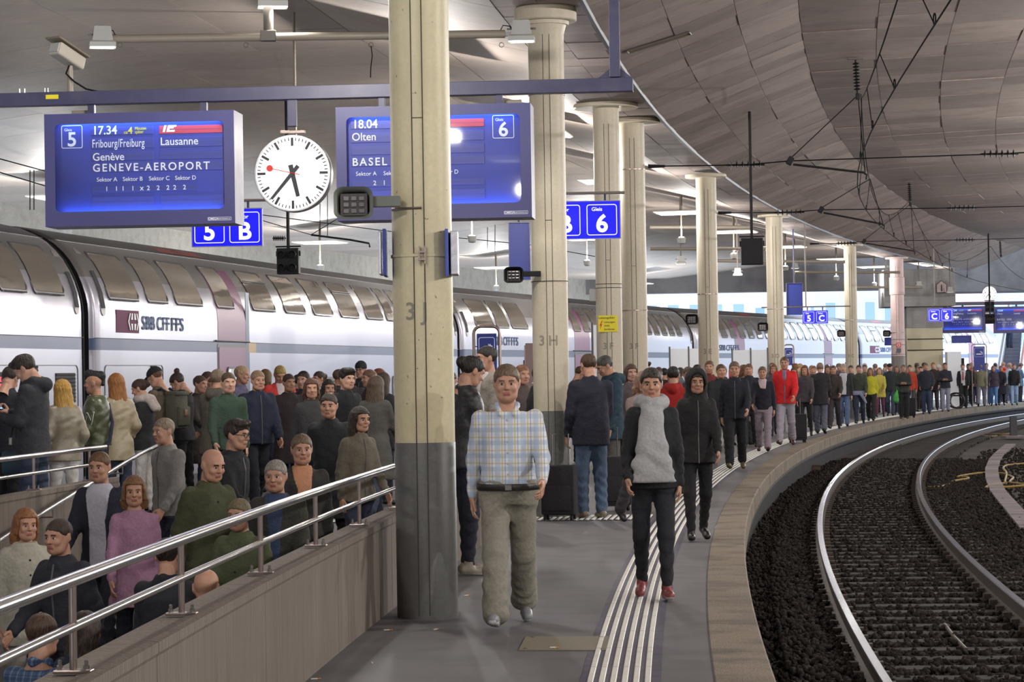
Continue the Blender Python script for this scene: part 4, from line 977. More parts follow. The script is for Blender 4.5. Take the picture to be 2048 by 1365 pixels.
# blue hanging panels seen end on
for px0, py0, px1, py1, Y, lb in ((1017, 446, 1061, 560, 46, 'tall blue hanging panel behind the column stencilled 3H'), (1572, 567, 1605, 630, 74, 'tall blue hanging panel right of the column stencilled 3D'), (1903, 672, 1942, 686, 99, 'narrow dark blue hanging panel on the pier'), (1769, 676, 1786, 691, 94, 'small dark blue panel left of the pinkish column')):
    a, b = onY(px0, py0, Y), onY(px1, py1, Y); c = (a + b) / 2; t = thing('blue_banner', lb, 'sign', c)
    MB().box((0, 0, 0), (abs(b.x - a.x), .08, abs(a.z - b.z)), None, .006).build('panel', M_BLUEP, t)
    rr_frame(m := MB(), abs(b.x - a.x) + .01, abs(a.z - b.z) + .01, .01, .015, .05, (0, -.045, 0), FRONT); m.build('panel_frame', M_BOARD, t)
    if py0 < 600: MB().tube([(0, 0, 0), (0, 0, ceil_z(os_of(c)[0]) - c.z)], .025, 8).build('panel_hanger', M_BEAM, t)
# escalator
es = thing('escalator', 'escalator rising away at the far right behind the crowd', 'escalator', onZ(2016, 792, 0) * 1); es.location = (onY(2016, 790, 115).x, 115, 0)
ed = Vector((.26, .86, .50)).normalized()
for x in (-.52, .52):
    b = MB(); o0 = Vector((x, 0, 0)); L = 7.5
    q = [o0 + Vector((0, -.6, .25)), o0 + Vector((0, .3, .25)), o0 + ed * L + Vector((0, .3, .25)), o0 + ed * L + Vector((0, .0, 1.0)), o0 + Vector((0, 0, 1.0)), o0 + Vector((0, -.6, .95))]
    w_ = Vector((.09, 0, 0)); b.add([p - w_ for p in q] + [p + w_ for p in q], [(0, 1, 2, 3, 4, 5)[::-1], (6, 7, 8, 9, 10, 11)] + [(j, (j + 1) % 6, 6 + (j + 1) % 6, 6 + j) for j in range(6)])
    b.build('balustrade', mat('pale_balustrade', (.8, .82, .88), .35), es)
    MB().tube([o0 + Vector((0, -.62, .6)), o0 + Vector((0, -.62, .95)), o0 + Vector((0, 0, 1.03)), o0 + ed * L + Vector((0, 0, 1.03))], .05, 10).build('handrail', mat('red_brown_handrail', (.3, .08, .05), .5) if x > 0 else M_FRAME, es, True)
for i in range(20):
    MB().box(Vector((.09 * i * .85, .30 * i + .2, .1 + .174 * i)), (.84, .34, .2), None, .008).build('step', mat('grey_step', (.13, .14, .18), .5), es)
# bright street side beyond the hall: facades and a tree line
for i, (px0, py0, px1, py1, Y, col, nw) in enumerate(((1280, 560, 1500, 690, 150, (.36, .4, .5), 5), (1500, 540, 1650, 690, 160, (.5, .45, .42), 4), (1640, 560, 1800, 700, 150, (.3, .36, .48), 4), (1900, 560, 2010, 700, 165, (.52, .34, .3), 3), (2010, 550, 2200, 700, 160, (.3, .38, .55), 4))):
    a, b = onY(px0, py0, Y), onY(px1, py1, Y); W = b.x - a.x; Hh = a.z + 1
    t = thing('facade', ['grey-blue', 'beige', 'slate blue', 'pinkish', 'pale blue'][i] + ' building front beyond the end of the hall, %s from the left' % ['first', 'second', 'third', 'fourth', 'fifth'][i], 'building', ((a.x + b.x) / 2, Y, 0)); t['kind'] = 'thing'
    MB().box((0, 2, Hh / 2 - .5), (W - .2, 4, Hh + 2)).build('wall', mat('facade_%d' % i, tuple(min(.9, c * 1.6) for c in col), .7), t)
    for r in range(3):
        for c in range(nw):
            x = -W / 2 + W * (c + .5) / nw; z = 1.2 + r * 1.9
            w_ = MB().box((x, -.03, z), (W / nw * .6, .08, 1.3)).build('window', mat('facade_window_frame', (.7, .72, .75), .5), t)
            MB().box((x, -.08, z), (W / nw * .5, .02, 1.15)).build('pane', mat('facade_glass', (.25, .35, .5), .1), w_)

# ------------------------------------------------------------------ train
PROF = [(0, -.3), (0, .9), (0, 1.9), (0, 2.65), (-.012, 2.8), (-.045, 2.95), (-.10, 3.12), (-.175, 3.29), (-.275, 3.46), (-.39, 3.6), (-.53, 3.73), (-.70, 3.84), (-.95, 3.95), (-1.25, 4.02), (-1.55, 4.03)]
PL = [0]
for i in range(1, len(PROF)): PL.append(PL[-1] + math.hypot(PROF[i][0] - PROF[i - 1][0], PROF[i][1] - PROF[i - 1][1]))
PZ = np.array([p[1] for p in PROF]); PY = np.array([p[0] for p in PROF])
def sy(z): return float(np.interp(z, PZ, PY))
def arc(z): return float(np.interp(z, PZ, PL))
def at_arc(t): return float(np.interp(t, PL, PY)), float(np.interp(t, PL, PZ))
train = []
class Car:
    def __init__(s, A, B_, label):
        s.A = Vector((A.x, A.y, 0)); B_ = Vector((B_.x, B_.y, 0)); s.d = (B_ - s.A); s.L = s.d.length; s.d.normalize()
        s.rz = math.atan2(s.d.y, s.d.x)
        s.t = thing('railway_coach', label, 'train coach', s.A, s.rz, 'coaches of the double-deck train')
    def x(s, px, py=640):
        """where along the car a picture column falls"""
        d = ray(px, py); n = Vector((-s.d.y, s.d.x, 0)); k = n.dot(s.A) / n.dot(d); p = d * k; return (Vector((p.x, p.y, 0)) - s.A).dot(s.d)
    def sp(s, x, z, out=0.):            # a point on the skin, local; the platform side is local -y
        return Vector((x, -(sy(z) + out), z))
    def skin(s):
        g = .22; xs = [g, g + .04, g + .12] + list(np.linspace(g + .3, s.L - g - .3, 14)) + [s.L - g - .12, s.L - g - .04, s.L - g]
        ins = {0: .09, 1: .03, 2: .006, len(xs) - 1: .09, len(xs) - 2: .03, len(xs) - 3: .006}
        def strip(name, za, zb, m, out=0.):
            zs = [za] + [z for _, z in PROF if za < z < zb] + [zb]
            b = MB(); n = len(zs)
            vs = [s.sp(x, z, out) + Vector((0, ins.get(i, 0), 0)) for i, x in enumerate(xs) for z in zs]
            b.add(vs, [(i * n + j, (i + 1) * n + j, (i + 1) * n + j + 1, i * n + j + 1) for i in range(len(xs) - 1) for j in range(n - 1)])
            return b.build(name, m, s.t, True)
        strip('lower_side', -.3, 2.09, M_TRAIN); strip('stripe', 2.09, 2.27, M_STRIPE); strip('upper_side', 2.27, 3.22, M_TRAIN); strip('shoulder', 3.22, 3.80, M_TRAIN2); strip('roof', 3.80, 4.03, M_ROOF)
        MB().tube([s.sp(.25, 3.80, .004), s.sp(s.L - .25, 3.80, .004)], .008, 6).build('rain_strip', M_STEEL, s.t)
        MB().tube([s.sp(.25, 2.275, .002), s.sp(s.L - .25, 2.275, .002)], .005, 6).build('panel_seam', M_FRAME, s.t)
        for x in (.22, s.L - .22):
            b = MB(); pr = [Vector((x, -y + .09, z)) for y, z in PROF] + [Vector((x, 2.8, 4.03)), Vector((x, 2.8, -.3))]; b.add(pr, [tuple(range(len(pr)))]); b.build('end_wall', M_BLACK, s.t)
        b = MB(); b.add([(.2, 1.55, 4.03), (s.L - .2, 1.55, 4.03), (s.L - .2, 2.8, 3.7), (.2, 2.8, 3.7), (.2, 2.8, -.3), (s.L - .2, 2.8, -.3)], [(0, 1, 2, 3), (3, 2, 5, 4)]); b.build('far_side', M_ROOF, s.t)
        pr = [(-.12, .16)] ; b = MB(); k = len(PROF)
        vs = [Vector((x, -y + .16, z - .02)) for x in (-.25, .25) for y, z in PROF]
        b.add(vs, [(j, k + j, k + j + 1, j + 1) for j in range(k - 1)]); b.build('gangway_bellows', M_RUBBER, s.t)
        for x in (-.12, 0, .12): 
            MB().tube([Vector((x, -y + .15, z - .01)) for y, z in PROF], .03, 6).build('bellows_fold', M_RUBBER, s.t, True)
    def window(s, xa, xb, za=2.90, zb=3.64, vent=False, pane=None):
        ta, tb = arc(za), arc(zb); W, Hh = xb - xa, tb - ta; r = min(.09, W * .22)
        def ring(sc, out, r_):
            pts = rrect(W - sc * 2, Hh - sc * 2, r_, 4); o = []
            for u, v in pts:
                y, z = at_arc((ta + tb) / 2 + v); o.append(Vector(((xa + xb) / 2 + u, -(y + out), z)))
            return o
        a, b, c, e = ring(-.02, -.004, r + .02), ring(-.012, .022, r + .012), ring(.022, .024, r * .8), ring(.034, .004, r * .7); n = len(a)
        m = MB(); m.add(a + b + c + e, [(i * n + j, i * n + (j + 1) % n, (i + 1) * n + (j + 1) % n, (i + 1) * n + j) for i in range(3) for j in range(n)])
        w_ = m.build('window', M_FRAME if not vent else M_FRAME, s.t, True)
        # pane follows the curve: rows between the two sides of the opening
        rows = 9; vs = []
        for i in range(rows):
            v = -Hh / 2 + .02 + (Hh - .04) * i / (rows - 1); y, z = at_arc((ta + tb) / 2 + v)
            k = .022 if i not in (0, rows - 1) else .05
            for q in range(5): vs.append(Vector((xa + k + (W - 2 * k) * q / 4, -(y + .013), z)))
        p = MB(); p.add(vs, [(i * 5 + j, i * 5 + j + 1, (i + 1) * 5 + j + 1, (i + 1) * 5 + j) for i in range(rows - 1) for j in range(4)]); p.build('pane', pane or M_WPANE, w_, True)
        MB().tube([Vector((xa + .03, -(sy(zb) - .004), zb - .03)), Vector((xb - .03, -(sy(zb) - .004), zb - .03))], .012, 6).build('window_light_line', M_STEEL, w_)
        MB().tube([Vector((xa + r, -(sy(za) + .028), za - .012)), Vector((xb - r, -(sy(za) + .028), za - .012))], .013, 6).build('window_sill_line', M_STEEL, w_)
        if vent:
            y, z = at_arc(ta + Hh * .64)
            for dz in (0, .035): MB().tube([Vector((xa + .02, -(y + .015), z + dz)), Vector((xb - .02, -(y + .015), z + dz))], .010, 6).build('vent_bar', M_FRAME, w_)
    def pill(s, x, za=2.62, zb=3.62, w_=.2, grille=True):
        m = MB(); n = 10; vs = []
        ta, tb = arc(za), arc(zb); out = []
        for i, (u, v) in enumerate(rrect(w_, tb - ta, w_ * .49, 6)):
            y, z = at_arc((ta + tb) / 2 + v); out.append(Vector((x + u, -(y + .012), z)))
        k = len(out); vs = out + [p + Vector((0, .02, 0)) for p in out]
        # fill by left/right pairs
        fs = [(j, (j + 1) % k, k + (j + 1) % k, k + j) for j in range(k)]
        h = k // 4
        order_r = list(range(k - h, k)) + list(range(0, h)); order_l = [(2 * h - 1 - i + 0) + 0 for i in range(0)]
        L = sorted(range(k), key=lambda i: out[i].z); 
        Rr = [i for i in L if out[i].x >= x]; Ll = [i for i in L if out[i].x < x]
        for i in range(min(len(Rr), len(Ll)) - 1): fs.append((Ll[i], Rr[i], Rr[i + 1], Ll[i + 1]))
        m.add(vs, fs); g = m.build('end_grille', mat('grey_grille_plate', (.34, .32, .3), .45, metal=.4), s.t, True)
        if grille:
            for q in (-.3, -.1, .1, .3):
                MB().tube([Vector((x + q * w_, -(at_arc(ta + (tb - ta) * f_)[0] + .02), at_arc(ta + (tb - ta) * f_)[1])) for f_ in (.1, .3, .5, .62)], .010, 6).build('grille_bar', M_FRAME, g)
    def flat(s, name, xa, xb, za, zb, m, out=.012, bev=.03):
        b = MB(); rr_plate(b, xb - xa, zb - za, bev, .01, ((xa + xb) / 2, -out + .01, (za + zb) / 2), FRONT); return b.build(name, m, s.t)
    def outline(s, xa, xb, za, zb):
        b = MB(); rr_frame(b, xb - xa, zb - za, .1, .012, .008, ((xa + xb) / 2, -.002, (za + zb) / 2), FRONT); return b.build('service_panel', M_FRAME, s.t)
    def grille(s, xa, xb, za, zb):
        g = s.flat('vent_grille', xa, xb, za, zb, M_BLACK, .008, .01)
        n = max(3, int((zb - za) / .05))
        for i in range(n): MB().box(((xa + xb) / 2, -.012, za + (zb - za) * (i + .5) / n), (xb - xa - .03, .02, .012), Matrix.Rotation(R2(30), 3, 'X')).build('grille_slat', mat('dark_grille_slat', (.06, .06, .062), .5), g)
    def lower_windows(s, xs, w_=1.25):
        for x in xs: s.window(x, x + w_, .8, 1.6)
    def door(s, xa, xb, recess=True):
        zt = 2.18
        s.flat('door_surround', xa - .06, xb + .06, -.2, zt + .06, M_FRAME, .006, .05)
        d = s.flat('door', xa, xb, -.2, zt, M_DOORP, .014, .05)
        cx = (xa + xb) / 2; w_ = (xb - xa) * .42
        f_ = MB(); rr_frame(f_, w_ + .06, 1.06, .1, .04, .02, (cx, -.016, 1.3), FRONT); f_.build('door_window_frame', M_FRAME, d)
        p = MB(); rr_plate(p, w_, 1.0, .08, .006, (cx, -.012, 1.3), FRONT); p.build('door_pane', M_WPANE, d)
        # painted panel above the door, up to the shoulder
        zs = [2.3, 2.65, 2.8, 2.95, 3.12, 3.29, 3.46, 3.6]; b = MB()
        b.add([s.sp(x, z, .004) for z in zs for x in (xa - .02, xb + .02)], [(i * 2, i * 2 + 1, i * 2 + 3, i * 2 + 2) for i in range(len(zs) - 1)]); b.build('door_header_panel', M_DOORP, s.t, True)
        MB().tube([Vector((xa - .2, -.02, 2.29)), Vector((xb + .2, -.02, 2.29))], .018, 6).build('door_rail', M_FRAME, s.t)
    def mark(s, xa, xb, zc, size):
        for i, wd in enumerate(('SBB', 'CFF', 'FFS')):
            L = (xb - xa) / 3; x_ = xa + L * i
            t = text('lettering', wd, M_LIT, size, (0, 0, 0), FRONT, s.t, .002, .014, 'LEFT', 1, 1.08)
            v = np.array([q.co[:] for q in t.data.vertices]); x0, x1 = v[:, 0].min(), v[:, 0].max(); k = L * .86 / (x1 - x0)
            for q in t.data.vertices: q.co = Vector((x_ + (q.co.x - x0) * k, q.co.y - .012, q.co.z + zc - size * .36))
    def logo(s, xa, xb, h, zc, tx, tx1, size):
        b = s.flat('emblem_square', xa, xb, zc - h / 2, zc + h / 2, mat('purple_red_emblem', (.15, .03, .085), .6, spec=.2), .008, .01)
        em = MB(); w_ = (xb - xa) * .5; cx = xa + (xb - xa) * .73
        for sg in (-1, 1):
            for poly in ([(.07, .12), (.3, .12), (.2, .5), (.07, .5)], [(.07, -.5), (.2, -.5), (.3, -.12), (.07, -.12)], [(.3, .5), (.42, .5), (.62, .0), (.5, .0)], [(.3, -.5), (.5, .0), (.62, .0), (.42, -.5)]):
                em.add([(cx + sg * x * w_ * .8, -.02, zc + z * h * .74) for x, z in (poly if sg > 0 else poly[::-1])], [(0, 1, 2, 3)])
        em.build('emblem_arrows', mat('white_emblem', (.8, .8, .84), .4), b)
        s.mark(tx, tx1, zc, size)
N1, N2, N3 = onY(178, 650, 38.0), onY(920, 650, 65.0), onY(1388, 650, 93.0)
N0 = N1 - 27 * Vector((math.sin(R2(9.4)), math.cos(R2(9.4)), 0))
def nxt(p, ang): return p + 27 * Vector((math.sin(R2(ang)), math.cos(R2(ang)), 0))
N4 = nxt(N3, 21); N5 = nxt(N4, 25)
c1 = Car(N0, N1, 'silver double-deck coach at the left edge behind the queue'); c1.skin()
for a, b in ((2, 58), (70, 132)): c1.window(c1.x(a, 530), c1.x(b, 530))
x = c1.x(2, 530) - 1.2
while x > 12: c1.window(x - .75, x); x -= 1.15
c1.pill(c1.x(152, 540), 2.62, 3.6, .2)
c1.outline(c1.x(-60, 780), c1.x(156, 780), .55, 1.86); c1.grille(c1.x(111, 770), c1.x(150, 770), 1.3, 1.74); c1.grille(c1.x(62, 740), c1.x(75, 740), 1.6, 1.86)
l = c1.flat('destination_display', c1.x(-30, 760), c1.x(22, 760), 1.38, 1.76, M_BLACK, .012, .02)
ledm = mat('red_led_text', (.6, .01, .03), .5, emit=(1, .02, .06), estr=2.2)
for i, (zz_, xs_) in enumerate(((1.66, (-12, -4, 4, 12)), (1.57, (-14, -2, 8, 16)), (1.47, (-16, -8, 2, 12)))):
    for k_, px_ in enumerate(xs_):
        MB().box((c1.x(px_, 760), -.016, zz_), (.17, .006, .055 + .01 * ((i + k_) % 2))).build('led_dots', ledm, l)
c2 = Car(N1, N2, 'silver double-deck coach left of the nearest column with the railway emblem'); c2.skin()
for i, (a, b) in enumerate(((219, 281), (297, 339), (354, 408), (435, 471), (507, 553), (572, 613), (629, 668), (683, 720), (734, 768))): c2.window(c2.x(a, 545), c2.x(b, 555), vent=i in (4, 7))
x = c2.x(768, 590) + .35
while x < c2.L - 2.2: c2.window(x, x + .82); x += 1.2
c2.pill(c2.x(205, 545), 2.62, 3.68, .2); c2.pill(c2.L - .55)
c2.logo(c2.x(232, 640), c2.x(277, 640), .36, 2.55, c2.x(283, 640), c2.x(370, 640), .31)
c2.outline(c2.x(209, 760), c2.x(326, 760), .5, 1.86); c2.grille(c2.x(301, 738), c2.x(312, 738), 1.7, 1.86)
c2.door(c2.x(437, 720), c2.x(491, 720))
c2.flat('class_stripe', c2.x(497, 720), c2.x(512, 720), 2.09, 2.27, mat('ochre_class_stripe', (.5, .3, .07), .4), .006, .005)
c2.flat('class_panel', c2.x(492, 720), c2.x(499, 720), .6, 3.2, M_STRIPE, .004, .01)
text('lettering', '1', M_LET, .16, (c2.x(493, 720), -.012, 1.65), FRONT, c2.t, .002, .01)
c2.lower_windows([c2.x(576, 760), c2.x(640, 760), c2.x(690, 760)] + [c2.x(745, 760) + k * 1.9 for k in range(3)])
c3 = Car(N2, N3, 'silver double-deck coach behind the column stencilled 3H'); c3.skin()
for a, b in ((954, 990), (996, 1020), (1026, 1058)): c3.window(c3.x(a, 625), c3.x(b, 625))
x = c3.x(1150, 640)
k = 0
while x < c3.L - 1.6:
    c3.window(x, x + .8, vent=k % 3 == 1); x += 1.22; k += 1
c3.pill(.62); c3.pill(c3.L - .5)
c3.mark(c3.x(990, 677), c3.x(1038, 677), 2.53, .33)
c3.door(c3.x(1150, 720), c3.x(1180, 720)); c3.lower_windows([4.2 + k * 1.9 for k in range(2)] + [c3.x(1290, 740) + k * 1.9 for k in range(4)])
c3.grille(c3.x(1047, 740), c3.x(1056, 740), 1.0, 2.0)
for A, B_, lb in ((N3, N4, 'silver double-deck coach behind the columns stencilled 3E and 3D'), (N4, N5, 'farthest double-deck coach, behind the concrete pier')):
    c = Car(A, B_, lb); c.skin(); x = 1.2; k = 0
    while x < c.L - 1.4:
        c.window(x, x + .82, vent=k % 4 == 1); x += 1.3; k += 1
    c.door(5.5, 6.9); c.door(c.L - 7, c.L - 5.6); c.lower_windows([8 + k * 2.2 for k in range(5)])
    c.logo(1.6, 3.1, .36, 2.5, 3.3, 6.2, .31)
    for x in (4.6, 9, 18): 
        MB().add([c.sp(x, 3.84, .008), c.sp(x + 1.5, 3.84, .008), c.sp(x + 1.5, 3.94, .008), c.sp(x, 3.94, .008)], [(0, 1, 2, 3)]).build('roof_mark', mat('red_roof_mark', (.28, .04, .035), .5), c.t)
for c, xs in ((c2, (c2.x(400, 600), c2.x(440, 600))), (c3, (12, 20))):
    for x in xs: MB().add([c.sp(x, 3.84, .008), c.sp(x + 1.3, 3.84, .008), c.sp(x + 1.3, 3.94, .008), c.sp(x, 3.94, .008)], [(0, 1, 2, 3)]).build('roof_mark', mat('red_roof_mark', (.28, .04, .035), .5), c.t)

# ------------------------------------------------------------------ stands on the platform
def smoke_sign(px, pyt, Y, w_px, label):
    a = onY(px, pyt, Y); W = w_px * Y / FPX; H = a.z
    t = thing('smoking_area_sign', label, 'sign', (a.x, a.y, 0), R2(-3))
    pts = [(-W / 2, 0, 0), (-W / 2, 0, H - .09)] + [(-W / 2 + .09 - .09 * math.cos(R2(k)), 0, H - .09 + .09 * math.sin(R2(k))) for k in (20, 45, 70, 90)] + [(W / 2 - .09 + .09 * math.cos(R2(k)), 0, H - .09 + .09 * math.sin(R2(k))) for k in (90, 70, 45, 20)] + [(W / 2, 0, H - .09), (W / 2, 0, 0)]
    MB().tube(pts, .02, 10).build('frame_tube', M_POST, t, True)
    ph = W * 1.65; z = H - .09 - ph / 2
    MB().box((0, 0, z), (W * .76, .025, ph), None, .004).build('sign_plate', M_BLUEP, t)
    rr_frame(m := MB(), W * .62, W * .62, .03, .006, .004, (0, -.0125, H - .13 - W * .33), FRONT); m.build('square_frame', M_LET, t)
    cz = H - .15 - W * .42
    m = MB(); m.box((-.03 * W, -.016, cz), (W * .34, .004, W * .06)); m.box((W * .19, -.016, cz), (W * .03, .004, W * .06)); m.box((W * .235, -.016, cz), (W * .02, .004, W * .06)); m.build('cigarette_symbol', M_LET, t)
    for k in (0, 1): MB().tube([(W * (.06 + .06 * k), -.016, cz + W * .2), (W * (.09 + .06 * k), -.016, cz + W * .14), (W * (.15 + .05 * k), -.016, cz + W * .12), (W * (.2 + .03 * k), -.016, cz + W * .06)], W * .016, 6).build('smoke_symbol', M_LET, t)
    for k in range(3): MB().tube([(-W / 2, 0, z - ph * .4 + k * ph * .3), (-W * .38, 0, z - ph * .4 + k * ph * .3)], .008, 6).build('clip', M_POST, t)
    return t
smoke_sign(973, 653, 31.0, 52, 'blue smoking area sign in a steel frame between the columns 3J and 3H')
smoke_sign(1577, 690, 70, 21, 'small blue smoking area sign right of the column stencilled 3D')
smoke_sign(1958, 689, 100, 29, 'bright blue smoking area sign right of the concrete pier')
def sheet_panel(px0, px1, px2, pyt, Y, label, bar=True):
    a = onY(px0, pyt, Y); x1, x2 = onY(px1, pyt, Y).x - a.x, onY(px2, pyt, Y).x - a.x; H = a.z
    t = thing('poster_stand', label, 'poster stand', (a.x, Y, 0))
    for xa, xb in ((0, x1), (x1, x2)):
        MB().box(((xa + xb) / 2, 0, H - .75), (xb - xa - .03, .05, 1.4), None, .006).build('sheet', M_WHITEP, t)
    for x in (0, x1, x2): MB().box((x, .0, H / 2), (.035, .07, H), None, .005).build('stand_post', M_FRAME, t)
    if bar: MB().box((-.05, -.02, H - .8), (.09, .05, .5), None, .005).build('red_side_bar', mat('red_bar', (.55, .02, .02), .5), t)
sheet_panel(1339, 1377, 1412, 694, 57, 'pair of white sheet panels behind the column stencilled 3E, left one')
sheet_panel(1464, 1501, 1535, 697, 63, 'pair of white sheet panels left of the column stencilled 3D')
sheet_panel(1184, 1203, 1222, 645, 44, 'glazed timetable stand behind the column with the yellow plate', False)
t = thing('timetable_board', 'brownish timetable board just left of the column stencilled 3H', 'board', onY(1066, 700, 33) * 1)
t.location.z = 0
MB().box((0, 0, 1.55), (.2, .06, .95), None, .006).build('board_plate', mat('rose_brown_board', (.28, .2, .19), .5), t); MB().box((-.1, 0, 1.0), (.03, .05, 2.0), None, .004).build('stand_post', M_POST, t)
for k in range(3): MB().box((.03, -.034, 1.5 - k * .05), (.1, .004, .012)).build('text_line', M_LET, t)
t = thing('metal_cabinet', 'light metal cabinet at the foot of the concrete pier', 'cabinet', onY(1906, 700, 98.6) * 1); t.location.z = 0
MB().box((0, 0, 1.1), (.55, .5, 2.2), None, .01).build('cabinet_body', M_WHITEP, t); MB().box((.3, 0, 1.0), (.2, .4, 1.9), None, .01).build('cabinet_side', M_BLACK, t)

# ------------------------------------------------------------------ people: distance fields meshed with surface nets
class Fld:
    def __init__(s, lo, hi, h):
        s.h = h; s.lo = np.array(lo, float); n = np.ceil((np.array(hi) - s.lo) / h).astype(int) + 1
        s.ax = [s.lo[i] + h * np.arange(n[i]) for i in range(3)]; s.F = np.full(n, .5)
    def put(s, fn, lo, hi, k=.02, op='u'):
        pad = k + 2.5 * s.h; sl = []
        for i in range(3):
            a = int(math.floor((lo[i] - pad - s.lo[i]) / s.h)); b = int(math.ceil((hi[i] + pad - s.lo[i]) / s.h)) + 1
            a = max(0, a); b = min(s.F.shape[i], b)
            if b <= a: return s
            sl.append(slice(a, b))
        sl = tuple(sl)
        d = fn(s.ax[0][sl[0]][:, None, None], s.ax[1][sl[1]][None, :, None], s.ax[2][sl[2]][None, None, :])
        f = s.F[sl]
        if op == 's': d = -d
        if op == 'u':
            h = np.clip(k - np.abs(f - d), 0, None) / k; s.F[sl] = np.minimum(f, d) - h * h * k * .25
        else:
            h = np.clip(k - np.abs(f - d), 0, None) / k; s.F[sl] = np.maximum(f, d) + h * h * k * .25
        return s
    def cap(s, a, b, ra, rb, k=.02, op='u', fold=0., ff=60.):
        a, b = np.array(a, float), np.array(b, float); ba = b - a; L2 = max(1e-9, (ba * ba).sum()); m = max(ra, rb)
        def fn(x, y, z):
            px, py, pz = x - a[0], y - a[1], z - a[2]
            t = np.clip((px * ba[0] + py * ba[1] + pz * ba[2]) / L2, 0, 1)
            d = np.sqrt((px - t * ba[0]) ** 2 + (py - t * ba[1]) ** 2 + (pz - t * ba[2]) ** 2) - (ra + (rb - ra) * t)
            if fold: d = d + fold * np.sin(ff * t * L2 ** .5 + 22 * (x + y) + 2 * np.sin(30 * y - 17 * x))
            return d
        return s.put(fn, np.minimum(a, b) - m, np.maximum(a, b) + m, k, op)
    def ell(s, c, r, k=.02, op='u'):
        c, r = np.array(c, float), np.array(r, float)
        def fn(x, y, z):
            q = np.sqrt(((x - c[0]) / r[0]) ** 2 + ((y - c[1]) / r[1]) ** 2 + ((z - c[2]) / r[2]) ** 2)
            return (q - 1) * r.min() 
        return s.put(fn, c - r * 1.3, c + r * 1.3, k, op)
    def loft(s, prof, k=.03, fold=0., p=2.3, ring=0.):
        """prof rows: z, half width, half depth, cx, cy"""
        A = np.array(prof, float); Z, W, D, CXs, CYs = A.T
        def fn(x, y, z):
            w, d, cx, cy = (np.interp(z, Z, q) for q in (W, D, CXs, CYs))
            if ring: 
                g = ring * np.abs(np.sin(z * math.pi / .062)); w = w + g; d = d + g
            q = ((np.abs(x - cx) / w) ** p + (np.abs(y - cy) / d) ** p) ** (1 / p)
            r = (q - 1) * np.minimum(w, d)
            if fold: r = r + fold * (np.sin(26 * x + 21 * z + 2.5 * np.sin(9 * z + 7 * y)) * np.sin(17 * z - 24 * y + 1) + .6 * np.sin(52 * z + 3 * np.sin(16 * x) + 11 * y) * np.exp(-((z - 1.05) / .12) ** 2))
            return np.maximum(r, np.maximum(Z[0] - z, z - Z[-1]))
        return s.put(fn, ((CXs - W).min(), (CYs - D).min(), Z[0]), ((CXs + W).max(), (CYs + D).max(), Z[-1]), k)
    def plane(s, fn, op='i', k=.01):
        lo = s.lo; hi = s.lo + s.h * np.array(s.F.shape); return s.put(fn, lo, hi, k, op)
    def mesh(s):
        F = s.F; ins = F < 0; n = F.shape
        c = np.zeros((n[0] - 1, n[1] - 1, n[2] - 1), np.int8)
        for i in (0, 1):
            for j in (0, 1):
                for k in (0, 1): c += ins[i:n[0] - 1 + i, j:n[1] - 1 + j, k:n[2] - 1 + k]
        I, J, K = np.nonzero((c > 0) & (c < 8))
        idx = np.full(c.shape, -1, np.int32); idx[I, J, K] = np.arange(len(I))
        acc = np.zeros((len(I), 3)); cnt = np.zeros(len(I))
        cor = [(i, j, k) for i in (0, 1) for j in (0, 1) for k in (0, 1)]
        fv = {q: F[I + q[0], J + q[1], K + q[2]] for q in cor}
        for a in cor:
            for ax in range(3):
                if a[ax]: continue
                b = list(a); b[ax] = 1; b = tuple(b); fa, fb = fv[a], fv[b]
                m = (fa < 0) != (fb < 0); t = np.where(m, fa / np.where(m, fa - fb, 1), 0)
                for q in range(3): acc[:, q] += np.where(m, a[q] + (t if q == ax else 0), 0)
                cnt += m
        V = s.lo + s.h * (np.stack([I, J, K], 1) + acc / np.maximum(cnt, 1)[:, None])
        Q = []
        def faces(lo_in, cross, cells):
            q = np.stack([idx[tuple(np.array(x) for x in cc)] for cc in cells], 1)
            q = np.where(lo_in[:, None], q, q[:, ::-1]); Q.append(q[(q >= 0).all(1)])
        a, b = ins[:-1, 1:-1, 1:-1], ins[1:, 1:-1, 1:-1]; i, j, k = np.nonzero(a != b); L = a[i, j, k]; j, k = j + 1, k + 1
        faces(L, None, [(i, j - 1, k - 1), (i, j, k - 1), (i, j, k), (i, j - 1, k)])
        a, b = ins[1:-1, :-1, 1:-1], ins[1:-1, 1:, 1:-1]; i, j, k = np.nonzero(a != b); L = a[i, j, k]; i, k = i + 1, k + 1
        faces(L, None, [(i - 1, j, k - 1), (i - 1, j, k), (i, j, k), (i, j, k - 1)])
        a, b = ins[1:-1, 1:-1, :-1], ins[1:-1, 1:-1, 1:]; i, j, k = np.nonzero(a != b); L = a[i, j, k]; i, j = i + 1, j + 1
        faces(L, None, [(i - 1, j - 1, k), (i, j - 1, k), (i, j, k), (i - 1, j, k)])
        return V, np.concatenate(Q)
